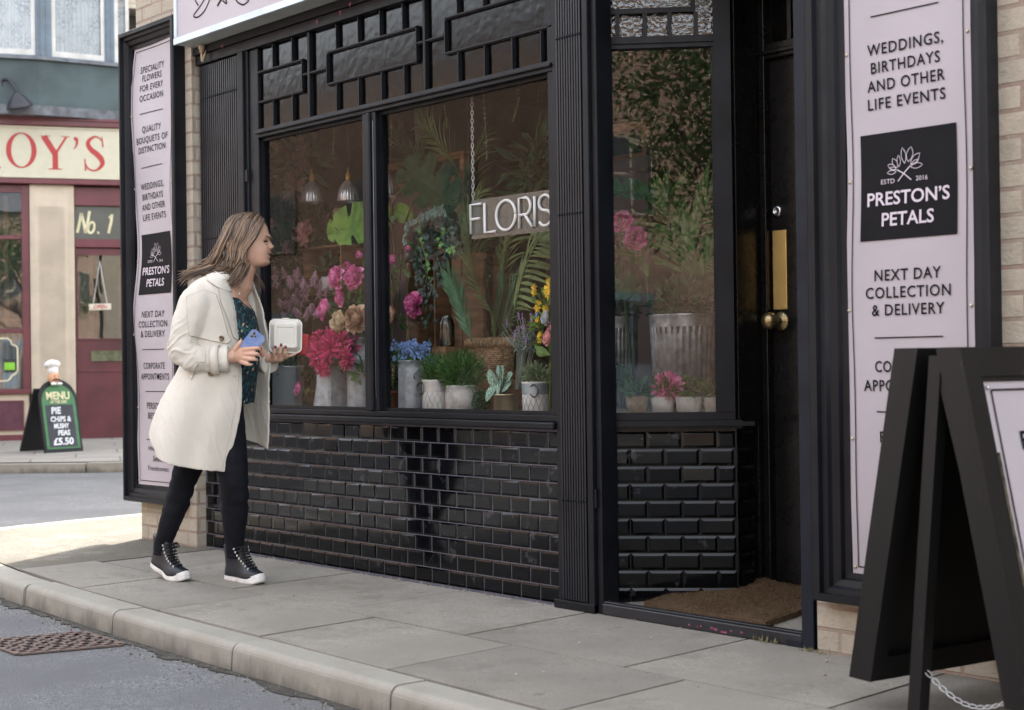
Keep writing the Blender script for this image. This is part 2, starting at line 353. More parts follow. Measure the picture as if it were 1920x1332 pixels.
# grit and dirt along kerb foot and shop wall
mb = MB(); r2 = random.Random(3)
for i in range(900):
    if i < 620:
        x = -6.3+3.6*r2.random()**.8; q = min(kpath, key=lambda k: abs(k.x-x)+(5 if k.y > 0 else 0)); y = q.y - .015 - abs(r2.gauss(0, .06)); z = -.096
    else: x = -6.6+3.9*r2.random(); y = -.012 - abs(r2.gauss(0, .015)); z = .001
    r = r2.uniform(.0015, .0055) * (2.0 if r2.random() < .08 else 1); a = r2.random()*6
    mb.add([(x+r*cos(a+k*2.1), y+r*sin(a+k*2.1), z) for k in range(3)] + [(x, y, z+r)], [(0, 1, 3), (1, 2, 3), (2, 0, 3)], False)
struct(mb.obj('grit', M('grit', (.09, .078, .06), .9, isl2=(.26, .23, .19), isl=.3)), 'stuff')
# a dark damp dirt line in the gutter
mb = MB(); kp = [q for q in crom(kout, 60) if -6.4 < q.x < 1 and q.y < 0]; vs = []; fs = []
for i, q in enumerate(kp): vs += [(q.x, q.y+.002, -.0935), (q.x, q.y-.045-.05*noise.noise(V((q.x*4, 0, 0)))-.03*noise.noise(V((q.x*21, 3, 0))), -.0935)]
mb.add(vs, [(2*i, 2*i+1, 2*i+3, 2*i+2) for i in range(len(kp)-1)]); struct(mb.obj('gutter_dirt', M('gutter_dirt', (.065, .058, .048), .95, bump=1, bscale=200, var=.3, vscale=30)))
# side street: far kerb and pavement
fk = [V(q) for q in ((-26, -12, 0), (-19, -3.6, 0), (-16, -.1, 0), (-14.15, 2.08, 0), (-13.3, 2.99, 0), (-11.9, 5.2, 0), (-10.3, 9, 0), (-7, 17, 0))]
fp = crom(fk, 8); mb = MB(); sweep(mb, fp, [(-a, z) for a, z in prof], .92); struct(mb.obj('far_kerb', KERB))
mb = MB(); fin = off(fp, -.0)[::1]; fin = off(fp, .13)
mb = MB(); fin = off(fp, .13 if (off(fp, .13)[10].x < fp[10].x) else -.097)
pl2 = [V((q.x, q.y, -.002)) for q in fin] + [V((-30, 25, -.002)), V((-40, -5, -.002))]
mb.add(pl2, [tuple(range(len(pl2)))])
FPAVE = None
mt, n, o = nt('far_slabs'); p_ = add(n, 'ShaderNodeBsdfPrincipled'); p_.inputs['Roughness'].default_value = .85
co = coord(n); mp = co.node; mp.inputs['Rotation'].default_value = (0, 0, radians(-64))
b_ = add(n, 'ShaderNodeTexBrick'); n.links.new(co, b_.inputs['Vector']); b_.inputs['Scale'].default_value = 1; b_.inputs['Brick Width'].default_value = .9; b_.inputs['Row Height'].default_value = .75
b_.inputs['Mortar Size'].default_value = .012; b_.inputs['Color1'].default_value = (.30, .28, .25, 1); b_.inputs['Color2'].default_value = (.24, .225, .2, 1); b_.inputs['Mortar'].default_value = (.12, .11, .1, 1)
c_ = mixc(n, ramp(n, noi(n, co, 3, 6), .4, .7), b_.outputs[0], (.22, .2, .18)); n.links.new(c_, p_.inputs['Base Color']); n.links.new(p_.outputs[0], o.inputs[0])
struct(mb.obj('far_pavement', mt))
# opposite pavement behind the viewer
mb = MB(); mb.box(-50, 50, -17, -10.2, -.096, 0); struct(mb.obj('opposite_pavement', SLAB))

# gully grate set in the gutter
def quadpt(c4, s, t):
    a, b_, c, d = [V(q) for q in c4]; return a.lerp(b_, s).lerp(d.lerp(c, s), t)
gq = [(-5.121, -1.915, -0.094), (-5.062, -1.704, -0.094), (-4.945, -1.351, -0.094), (-5.291, -1.342, -0.094)]; gq[0] = tuple(V(gq[1])+V(gq[3])-V(gq[2]))
gc_ = sum((V(q) for q in gq), V())/4
gr = thing('gully_grate', 'rusty iron gully grate with slots in the gutter beside the kerb', 'drain grate', gc_)
mb = MB(); base = gc_.copy()
mb.add([q_ - base + V((0, 0, -.0005)) for q_ in [V(a) for a in gq]], [(0, 1, 2, 3)]); mb.obj('pit', M('pit_dark', (.006, .005, .005), .9), gr)
mb = MB()
def gbar(s0, t0, s1, t1, w_=.02):
    mb.bar(quadpt(gq, s0, t0)-base+V((0, 0, .003)), quadpt(gq, s1, t1)-base+V((0, 0, .003)), w_, .006)
for a in ((0, 0, 1, 0), (1, 0, 1, 1), (1, 1, 0, 1), (0, 1, 0, 0)): gbar(*a, .028)
for i in range(1, 7):
    t = i/7
    gbar(0, t, 1, t, .022)
for i, s in enumerate((.2, .5, .8)): gbar(s, 0, s+(.0), 1, .03)
for i in range(7):
    s = .35 if i % 2 else .65; gbar(s, i/7, s, (i+1)/7, .02)
mb.obj('slotted_cover', M('rusty_iron', (.16, .105, .085), .7, .3, var=.25, vscale=40, bump=.4, bscale=150, col2=(.10, .08, .075)), gr)
# litter
mb = MB()
mb.ribbon([V((-5.308, -1.386, -0.088))+V((.02*i, .01*sin(i*2.1), .006*cos(i*1.7))) for i in range(4)], .012, (0, .3, 1)); tag(mb.obj('litter', M('red_scrap', (.35, .03, .03), .6)), 'crumpled red scrap of litter above the gully grate', 'litter')

# ---------------------------------------------------------------- the florist's shop
shop = thing('florist_shop', 'black fronted florist shop with glazed tiles, big display window and recessed door', 'shop', (-5, 0, 0))
def wobj(mb, name, mat, parent):
    t = V((0, 0, 0)); q = parent
    while q: t += q.location; q = q.parent
    return mb.obj(name, mat, parent, -t)
WALLIN = M('interior_brown_wall', (.165, .135, .115), .8, var=.3, vscale=3, bump=.3, bscale=30)
MAUVE = M('interior_mauve_panel', (.42, .34, .34), .7, var=.08, vscale=2)
OAK = M('interior_oak', (.55, .28, .12), .45, var=.25, vscale=6, stretch=(1, 1, 8), bump=.1)
# shell of the building (hollow at the display window)
mb = MB(); mb.box(-7.23, -7.13, .055, 8, -.13, 7); mb.box(-7.13, 5, 3.0, 8, -.13, 7); mb.box(-7.13, 5, .06, 3.0, 2.80, 7)
mb.box(-7.23, 5, -.0, .06, 2.62, 7); mb.box(-7.23, -6.636, -.045, .055, -.13, 7); mb.box(-1.0, 5, -.045, 3.0, -.13, 2.8)
mb.box(-2.73, -1.0, -.045, .055, -.13, 2.8)
wobj(mb, 'brick_wall', BRK, shop)
mb = MB(); mb.box(-7.128, -7.11, .06, 2.99, .5, 2.79); mb.box(-7.11, -1.0, 2.97, 2.99, .5, 2.79); wobj(mb, 'inner_wall', WALLIN, shop)
mb = MB(); mb.box(-7.1, -2.75, .06, 2.96, 2.72, 2.79); wobj(mb, 'inner_ceiling', M('ceiling_dark', (.10, .085, .08), .8), shop)
mb = MB(); mb.box(-7.1, -3.95, .075, 1.25, .66, .735); mb.add([(-3.95, .075, .735), (-3.72, .19, .735), (-3.44, .45, .735), (-3.44, 1.25, .735), (-3.95, 1.25, .735)], [(0, 1, 2, 3, 4)])
wobj(mb, 'display_shelf', M('shelf_grey', (.20, .19, .18), .6, var=.15, vscale=8), shop)
mb = MB(); mb.box(-7.1, -1.05, 1.25, 2.96, .0, .02); wobj(mb, 'shop_floor', M('floor_boards', (.16, .10, .06), .5, var=.2, vscale=5), shop)

# glazed tiles: bevelled blocks
def tiles(name, org, ux, nrm, width, pitch, rowh, z0, rows, offs=.5, bev=.011, proud=.012, seed=1, dip=None):
    org, ux, nrm = V(org), V(ux), V(nrm); uz = V((0, 0, 1)); r = random.Random(seed); mb = MB(); g = .0021
    for j in range(rows):
        zb = z0 + j*rowh; x = -(pitch*offs if j % 2 else 0) - pitch*.37
        while x < width:
            a, b_ = max(x, 0)+g, min(x+pitch, width)-g; x += pitch
            if b_-a < .012: continue
            c, d = zb+g, zb+rowh-g; be = min(bev, (b_-a)*.3); ta, tb = r.uniform(-.0004, .0004), r.uniform(-.0004, .0004)
            P_ = lambda s, z, y: org + ux*s + uz*z + nrm*y
            v0 = [P_(a, c, 0), P_(b_, c, 0), P_(b_, d, 0), P_(a, d, 0)]
            v1 = [P_(a, c, proud*.45), P_(b_, c, proud*.45), P_(b_, d, proud*.45), P_(a, d, proud*.45)]
            v2 = [P_(a+be, c+be, proud+ta+tb), P_(b_-be, c+be, proud-ta+tb), P_(b_-be, d-be, proud-ta-tb), P_(a+be, d-be, proud+ta-tb)]
            fs = [(8, 9, 10, 11)] + [(i, (i+1) % 4, 4+(i+1) % 4, 4+i) for i in range(4)] + [(4+i, 4+(i+1) % 4, 8+(i+1) % 4, 8+i) for i in range(4)]
            mb.add(v0+v1+v2, fs, False)
    return wobj(mb, name, TILE, shop)
tiles('tiled_stallriser', (-6.636, .012, 0), (1, 0, 0), (0, -1, 0), 2.68, .1127, .0675, 0.003, 10, bev=.0085, proud=.004, seed=4)
mb = MB(); mb.box(-6.636, -3.95, .0115, .055, -.02, .69); wobj(mb, 'tile_grout', GROUT, shop)
c0 = V((-3.74, .13, 0)); cu_ = V((.74, .67, 0)).normalized(); cn = V((cu_.y, -cu_.x, 0))
def cpt(s, z, y=0): return c0 + cu_*s + V((0, 0, z)) + cn*y
def cbox(mb, s0, s1, y0, y1, z0, z1):
    vs = [cpt(s, z, y) for s in (s0, s1) for y in (y0, y1) for z in (z0, z1)]
    mb.add(vs, [(0, 1, 3, 2), (4, 6, 7, 5), (0, 4, 5, 1), (2, 3, 7, 6), (0, 2, 6, 4), (1, 5, 7, 3)], False)
tiles('tiled_stallriser', cpt(-.06, 0), cu_, cn, .49, .1334, .0668, .012, 10, bev=.0095, proud=.0065, seed=9)
tiles('tiled_corner', cpt(.43, 0)+V((.004, .002, 0)), (0, 1, 0), (1, 0, 0), .10, .12, .0668, .012, 10, bev=.012, proud=.008, seed=11)
mb = MB(); cbox(mb, -.08, .435, -.03, -.001, 0, .69); mb.box(-3.43, -3.4275, .43, .56, 0, .69); wobj(mb, 'tile_grout', BLKD, shop)

# main window joinery
mb = MB()
B = lambda x0, x1, y0, y1, z0, z1, bv=.003: mb.box(x0, x1, y0, y1, z0, z1, None, bv)
B(-6.636, -3.955, -.035, .06, .688, .716, .006)                   # sill ledge
B(-6.60, -3.955, -.010, .06, .717, .742)                          # bottom rail
B(-6.14, -6.062, -.005, .06, .743, 2.54)                           # left jamb
B(-5.195, -5.160, -.012, .06, .743, 2.088); B(-5.159, -5.130, -.022, .06, .743, 2.088, .006); B(-5.129, -5.098, -.010, .06, .743, 2.088)
B(-6.061, -3.955, -.014, .06, 2.089, 2.132); B(-6.061, -3.955, -.028, .059, 2.106, 2.121, .004)
B(-5.627, -5.608, -.009, .06, 2.133, 2.54); B(-4.757, -4.741, -.009, .06, 2.133, 2.54)
B(-6.636, -3.955, -.022, .06, 2.541, 2.59); B(-6.636, -3.955, -.036, .06, 2.591, 2.63)
B(-3.99, -3.955, -.008, .06, .743, 2.54)
wobj(mb, 'window_frame', BLK, shop)
# thin glazing beads round the panes
mb = MB()
for x0, x1 in ((-6.062, -5.195), (-5.098, -3.99)):
    mb.box(x0, x1, .014, .03, .743, .757); mb.box(x0, x1, .014, .03, 2.075, 2.088); mb.box(x0, x0+.012, .014, .03, .757, 2.075); mb.box(x1-.012, x1, .014, .03, .757, 2.075)
wobj(mb, 'glazing_bead', BLK, shop)
mb = MB(); mb.tube([(-5.114, -.0115, z) for z in (.8, 1.2, 1.5, 2.05)], .0018, 5)
wobj(mb, 'worn_edge', M('worn_paint', (.16, .17, .19), .6), shop)
# top lights: staggered glazing bars in front of rolled glass
def toplight(x0, x1, xb0, xb1, vt, vb, side):
    mb = MB(); w_ = .0064; y0, y1 = -.001, .012
    def hb(a, b_, z): mb.box(a, b_, y0, y1, z-w_, z+w_); mb.box(a, b_, y0-.007, y0, z-w_*.4, z+w_*.4)
    def vb_(x, a, b_): mb.box(x-w_, x+w_, y0+.001, y1, a, b_); mb.box(x-w_*.4, x+w_*.4, y0-.006, y0+.001, a, b_)
    hb(xb0, xb1, 2.418); hb(xb0, xb1, 2.268)
    for x in side: vb_(x, 2.268+w_, 2.418-w_)
    for x in vt: vb_(x, 2.418+w_, 2.541)
    for x in vb: vb_(x, 2.132, 2.268-w_)
    if xb0 > x0+.02: hb(x0, xb0-w_, 2.345)
    if xb1 < x1-.02: hb(xb1+w_, x1, 2.345)
    return mb
TG = glass('rolled_glass', (.16, .165, .15), 1.5, bump=.0006, bscale=26, rough=.12, mul=.7, frost=.4, frostc=(.085, .085, .075))
for i, a in enumerate(((-6.061, -5.628, -6.061, -5.675, (-5.925, -5.757), (-5.925, -5.757), (-5.675,)),
          (-5.607, -4.758, -5.473, -4.805, (-5.394, -5.224, -5.061, -4.898), (-5.396, -5.224, -5.054, -4.891), (-5.473, -4.805)),
          (-4.740, -3.955, -4.612, -3.955, (-4.53, -4.364, -4.195, -4.03), (-4.527, -4.36, -4.193, -4.026), (-4.612,)))):
    wobj(toplight(*a), 'glazing_bar', BLK, shop)
    m2 = MB(); m2.add([(a[0], .0125, 2.132), (a[1], .0125, 2.132), (a[1], .0125, 2.541), (a[0], .0125, 2.541)], [(0, 1, 2, 3)]); wobj(m2, 'top_light', TG, shop)
GL = glass('plate_glass', (.98, .98, .98), 1.5, mul=.36, bump=.0006, bscale=2.2)
for x0, x1 in ((-6.062, -5.195), (-5.098, -3.99)):
    m2 = MB(); m2.add([(x0, .028, .743), (x1, .028, .743), (x1, .028, 2.088), (x0, .028, 2.088)], [(0, 1, 2, 3)]); wobj(m2, 'window_pane', GL, shop)
# folded steel shutter against the left jamb, reeded pilaster on the right
def reeded(x0, x1, ya, z0, z1, nr, name, studs):
    mb = MB(); mb.box(x0, x1, ya, ya+.04, z0, z1); p = (x1-x0-.016)/nr
    for i in range(nr):
        x = x0+.008+p*(i+.5); mb.box(x-p*.30, x+p*.30, ya-.012, ya, z0+.004, z1-.004, None)
        for z in studs: mb.ball((x, ya-.013, z), (p*.22, .003, .006), 6, 4)
    o = wobj(mb, name, BLKG, shop); return o
reeded(-6.615, -6.215, -.004, .745, 2.535, 19, 'folded_shutter', (2.36, 1.62, .9))
mb = MB(); mb.box(-6.214, -6.165, -.03, .05, .744, 2.54, None, .004); mb.box(-6.163, -6.142, -.015, .05, .744, 2.54, None, .003); mb.box(-6.163, -6.14, -.024, -.016, 1.88, 1.94)
wobj(mb, 'shutter_rail', BLK, shop)
reeded(-3.92, -3.766, -.028, .035, 2.62, 10, 'reeded_pilaster', (2.2, 1.52, .42))
mb = MB(); mb.box(-3.954, -3.921, -.018, .06, 0, 2.62, None, .003); mb.box(-3.764, -3.735, -.045, .06, 0, 2.62, None, .003); mb.box(-3.733, -3.706, -.028, .06, 0, 2.62, None, .003)
mb.box(-3.952, -3.735, -.047, .0, 0, .034, None, .003); mb.box(-3.732, -3.724, -.04, -.029, .40, .47)
wobj(mb, 'pilaster_frame', BLK, shop)
# threshold track of the folding gate
mb = MB(); mb.box(-3.705, -2.80, -.035, .005, 0, .042, None, .004); mb.box(-3.70, -2.80, -.030, -.004, .043, .050, None, .002)
wobj(mb, 'threshold_track', M('painted_track', (.02, .021, .026), .35, var=.2, bump=.2, bscale=60, dirt=((.45, .10, .24), 26, .70), rvar=.1), shop)
mb = MB(); mb.box(-2.80, -2.752, -.035, .03, 0, 2.62, None, .003); mb.box(-2.75, -2.735, -.02, .05, 0, 2.62)
mb.box(-2.86, -2.80, -.036, .004, 0, .02); wobj(mb, 'gate_post', M('post_blue_black', (.011, .014, .024), .5, spec=.22, var=.2, rvar=.1, dirt=((.12, .12, .12), 30, .73)), shop)
mb = MB(); rg = random.Random(12)
PK = M('old_pink_paint', (.42, .10, .20), .6, var=.3, vscale=60)
for i in range(8):
    x = -3.30 + .26*(i+rg.random())/8; z = .008+.010*rg.random(); a = rg.uniform(.010, .034) if i in (3, 4, 5) else rg.uniform(.004, .010); mb = MB(); n_ = 7
    up = [(x+a*k/n_, z+rg.uniform(.0015, .006)*(1.2-abs(k/n_-.5))) for k in range(n_+1)]; dn = [(x+a*k/n_, z-rg.uniform(.0005, .003)) for k in range(n_+1)]
    mb.add([(q, -.0362, w2) for q, w2 in up+dn[::-1]], [tuple(range(2*n_+2))]); wobj(mb, 'paint_chip', PK, shop)
for px_, z_ in ((-5.345, 2.585), (-5.53, 2.575), (-5.25, 2.60), (-6.35, 2.60)):
    mb = MB(); mb.add([(px_, -.0375 if z_ > 2.59 else -.0235, z_), (px_+.02, -.0375 if z_ > 2.59 else -.0235, z_+.004), (px_+.010, -.0375 if z_ > 2.59 else -.0235, z_-.022)], [(0, 1, 2)]); wobj(mb, 'paint_chip', PK, shop)
# canted side window of the lobby
mb = MB()
cbox(mb, -.06, .455, -.03, .035, .690, .722); cbox(mb, -.06, .50, -.03, .048, .700, .716)
cbox(mb, -.05, .43, -.025, .012, .723, .752)
cbox(mb, .365, .43, -.03, .016, .753, 2.7); cbox(mb, -.05, .366, -.02, .014, 2.155, 2.20); cbox(mb, -.05, .366, -.02, .022, 2.172, 2.184)
cbox(mb, .357, .366, -.01, .008, .753, 2.155)
wobj(mb, 'lobby_window_frame', BLK, shop)
mb = MB(); w_ = .0085
for s in (.0, .105, .2, .30): cbox(mb, s-w_, s+w_, -.006, .01, 2.20, 2.29)
cbox(mb, -.05, .30, -.007, .011, 2.29, 2.31); cbox(mb, .282, .30, -.0065, .0105, 2.31, 2.50); cbox(mb, -.05, .366, -.007, .0112, 2.50, 2.52)
wobj(mb, 'glazing_bar', BLK, shop)
m2 = MB(); m2.add([cpt(-.05, 2.2, -.012), cpt(.366, 2.2, -.012), cpt(.366, 2.7, -.012), cpt(-.05, 2.7, -.012)], [(0, 1, 2, 3)])
wobj(m2, 'top_light', glass('rippled_glass', (.45, .5, .5), 1.5, bump=.004, bscale=70, rough=.04, mul=2.0, frost=.3, frostc=(.35, .4, .38)), shop)
m2 = MB(); m2.add([cpt(-.05, .752, -.008), cpt(.366, .752, -.008), cpt(.366, 2.155, -.008), cpt(-.05, 2.155, -.008)], [(0, 1, 2, 3)])
wobj(m2, 'lobby_pane', glass('lobby_glass', (.96, .97, .96), 1.5, mul=1.4, bump=.0004, bscale=3.2), shop)
# lobby floor, side and ceiling
mb = MB(); mb.add([(-3.70, .0, .008), (-2.74, .0, .008), (-2.74, .62, .075), (-3.44, .62, .075), (-3.44, .40, .052), (-3.74, .13, .022)], [(0, 1, 2, 3, 4, 5)])
wobj(mb, 'lobby_floor', SLAB, shop)
mb = MB(); mb.box(-2.735, -2.731, -.04, .7, 0, 2.7); mb.box(-3.9, -2.73, .03, .7, 2.66, 2.70); mb.box(-3.45, -2.73, .70, .74, 0, 2.7); wobj(mb, 'lobby_lining', BLKD, shop)
mb = MB()
mb.box(-3.455, -3.415, .555, .66, 0, 2.66, None, .003); mb.box(-3.414, -3.385, .58, .66, .07, 2.66, None, .003); mb.box(-3.43, -2.735, .585, .66, 2.12, 2.18, None, .003); mb.box(-3.43, -2.735, .57, .66, 2.135, 2.150, None, .003)
mb.box(-3.384, -2.735, .57, .66, .03, .082, None, .004); mb.box(-3.28, -3.262, .59, .63, 2.18, 2.66); mb.box(-3.28, -2.74, .588, .63, 2.36, 2.38)
mb.box(-3.43, -3.411, .43, .555, .69, 2.66, None, .003)
wobj(mb, 'door_frame', BLKD, shop)
m2 = MB(); m2.add([(-3.385, .64, 2.18), (-2.74, .64, 2.18), (-2.74, .64, 2.66), (-3.385, .64, 2.66)], [(0, 1, 2, 3)]); wobj(m2, 'fanlight', TG, shop)
mb = MB(); mb.box(-3.384, -2.76, .615, .655, .083, 2.119)
for (x0, x1, z0, z1) in ((-3.255, -2.86, 1.02, 2.02), (-3.255, -2.86, .20, .80)):
    t_ = .018
    mb.box(x0, x1, .607, .615, z0, z0+t_, None, .003); mb.box(x0, x1, .607, .615, z1-t_, z1, None, .003); mb.box(x0, x0+t_, .6075, .615, z0+t_, z1-t_); mb.box(x1-t_, x1, .6075, .615, z0+t_, z1-t_)
for i in range(7):
    z = .24+i*.075; mb.bar((-3.235, .6135, z), (-2.88, .6135, z+.1), .003, .004)
door = wobj(mb, 'door', BLKD, shop)
m2 = MB(); m2.add([(-3.237, .6145, 1.04), (-2.88, .6145, 1.04), (-2.88, .6145, 2.0), (-3.237, .6145, 2.0)], [(0, 1, 2, 3)]); wobj(m2, 'door_glass', glass('door_glass', (.05, .06, .06), 1.5, bump=.03, bscale=90, mul=3, rough=.04), door)
BRASS = M('polished_brass', (.80, .56, .20), .32, .6, var=.06, vscale=14, rvar=.06)
OBRASS = M('old_brass', (.42, .32, .17), .32, .9, var=.25, vscale=30)
CHROME = M('satin_steel', (.6, .6, .62), .25, 1, var=.04)
mb = MB(); mb.box(-3.377, -3.312, .609, .615, 1.144, 1.452, None, .002)
for x in (-3.367, -3.322):
    for z in (1.154, 1.442): mb.ball((x, .6085, z), (.004, .0015, .004), 8, 4)
wobj(mb, 'push_plate', BRASS, door)
mb = MB(); R90 = Matrix.Rotation(pi/2, 3, 'X')
mb.lathe([(.0, 0), (.024, 0), (.024, .006), (.019, .013), (.010, .015), (.010, .012), (0, .012)], (-3.352, .615, 1.527), 24, mt=R90); mb.box(-3.353, -3.351, .6005, .603, 1.52, 1.534)
wobj(mb, 'cylinder_lock', CHROME, door)
mb = MB(); mb.lathe([(0, 0), (.036, 0), (.038, .004), (.032, .009), (.016, .012), (.012, .014), (.011, .045), (.02, .052), (.031, .066), (.033, .08), (.026, .096), (.012, .104), (0, .105)], (-3.342, .615, 1.098), 48, mt=R90,
                   fl=lambda k, s: 1+.055*cos(k*2*pi*16/s*1.0))
wobj(mb, 'door_knob', OBRASS, door)

# door mat
mat_ = thing('door_mat', 'brown coir mat lying in the shop doorway', 'door mat', (-3.34, .35, .045))
bm_ = bmesh.new(); nx, ny = 40, 34; vs = []
c4 = [V((-3.617, .10, .024)), V((-3.04, .085, .022)), V((-3.0, .53, .068)), V((-3.60, .60, .080))]
mb = MB()
for j in range(ny+1):
    for i in range(nx+1):
        q = c4[0].lerp(c4[1], i/nx).lerp(c4[3].lerp(c4[2], i/nx), j/ny)
        q += V((rnd.uniform(-.002, .002), rnd.uniform(-.002, .002), .016+rnd.uniform(-.0018, .0018)+.005*noise.noise(q*5)+.016*max(0, 1-((i/nx-.1)**2*9+(j/ny-1)**2*9))))
        mb.v.append(tuple(q))
for j in range(ny):
    for i in range(nx):
        a = j*(nx+1)+i; mb.f.append((a, a+1, a+nx+2, a+nx+1)); mb.mi.append(0); mb.sm.append(True)
rim = [j*(nx+1) for j in range(ny, -1, -1)] + list(range(1, nx+1)) + [j*(nx+1)+nx for j in range(1, ny+1)] + [ny*(nx+1)+i for i in range(nx-1, 0, -1)]
o_ = len(mb.v); mb.v += [(mb.v[k][0], mb.v[k][1], mb.v[k][2]-.018) for k in rim]
for k in range(len(rim)): k2 = (k+1) % len(rim); mb.f.append((rim[k], rim[k2], o_+k2, o_+k)); mb.mi.append(0); mb.sm.append(False)
# coir pile
for i in range(16000):
    s, t = rnd.random(), rnd.random(); q = c4[0].lerp(c4[1], s).lerp(c4[3].lerp(c4[2], s), t); q.z += .016+.016*max(0, 1-((s-.1)**2*9+(t-1)**2*9))
    a = rnd.random()*6.28; d = V((cos(a), sin(a), 0))*.0013; tip = V((rnd.uniform(-.004, .004), rnd.uniform(-.004, .004), rnd.uniform(.003, .008)))
    mb.add([q-d, q+d, q+tip], [(0, 1, 2)], False)
wobj(mb, 'coir_pile', M('coir', (.125, .078, .040), .95, isl=.45, var=.3, vscale=60, col2=(.085, .048, .02)), mat_)

# ---------------------------------------------------------------- fascia light box and sign boards
fs = thing('fascia_sign', 'long pink fascia light box with black leaf drawing over the shop window', 'sign', (-4.5, -.07, 2.63))
mb = MB(); mb.box(-6.615, -2.5, -.145, -.037, 2.632, 3.35); wobj(mb, 'sign_box', M('sign_box_grey', (.42, .43, .40), .5, var=.1, dirt=((.22, .17, .1), 12, .68)), fs)
mb = MB(); mb.box(-6.617, -2.5, -.160, -.1455, 2.630, 2.662, None, .006); mb.box(-6.617, -6.593, -.159, -.1455, 2.6625, 3.35, None, .005)
wobj(mb, 'aluminium_edge', M('pale_aluminium', (.62, .70, .76), .4, .1, var=.08, dirt=((.28, .2, .12), 16, .72)), fs)
mb = MB(); mb.box(-6.592, -2.5, -.150, -.1455, 2.6625, 3.35); wobj(mb, 'sign_face', PINK, fs)
mb = MB(); YF = -.1515
def fpx(pts, w_, n=6): mb.ribbon([V((q[0], YF, q[2])) for q in crom(pts, n)], w_, (0, -1, 0))
s_ = .0085
fpx([(-6.410, -0.152, 2.835), (-6.400, -0.152, 2.814), (-6.375, -0.152, 2.790)], s_)
fpx([(-6.317, -0.152, 2.811), (-6.359, -0.152, 2.784), (-6.407, -0.152, 2.760), (-6.425, -0.152, 2.747), (-6.402, -0.152, 2.735), (-6.365, -0.152, 2.736), (-6.313, -0.152, 2.756), (-6.265, -0.152, 2.801)], s_)
fpx([(-6.195, -0.152, 2.753), (-6.175, -0.152, 2.767), (-6.149, -0.152, 2.783)], .014)
fpx([(-6.144, -0.152, 2.771), (-6.130, -0.152, 2.761), (-6.110, -0.152, 2.749), (-6.108, -0.152, 2.759), (-6.129, -0.152, 2.782)], s_)
fpx([(-6.026, -0.152, 2.756), (-6.002, -0.152, 2.733), (-5.959, -0.152, 2.714), (-5.930, -0.152, 2.716), (-5.906, -0.152, 2.725), (-5.935, -0.152, 2.738)], s_)
wobj(mb, 'leaf_drawing', INK, fs)
mb = MB(); gx = V((-6.521, -0.050, 2.595)); gx.z = 2.63
mb.lathe([(0, 0), (.017, 0), (.017, -.022), (.012, -.024), (.012, -.04), (0, -.04)], gx, 10); mb.tube([gx+V((0, 0, -.03)), gx+V((.0, 0, -.07)), gx+V((.003, 0, -.085))], .006); mb.tube([gx+V((.006, 0, -.09)), gx+V((.012, .01, -.05)), gx+V((.02, .03, 0))], .005)
wobj(mb, 'cable_gland', M('gland_cream', (.55, .45, .3), .5), fs)

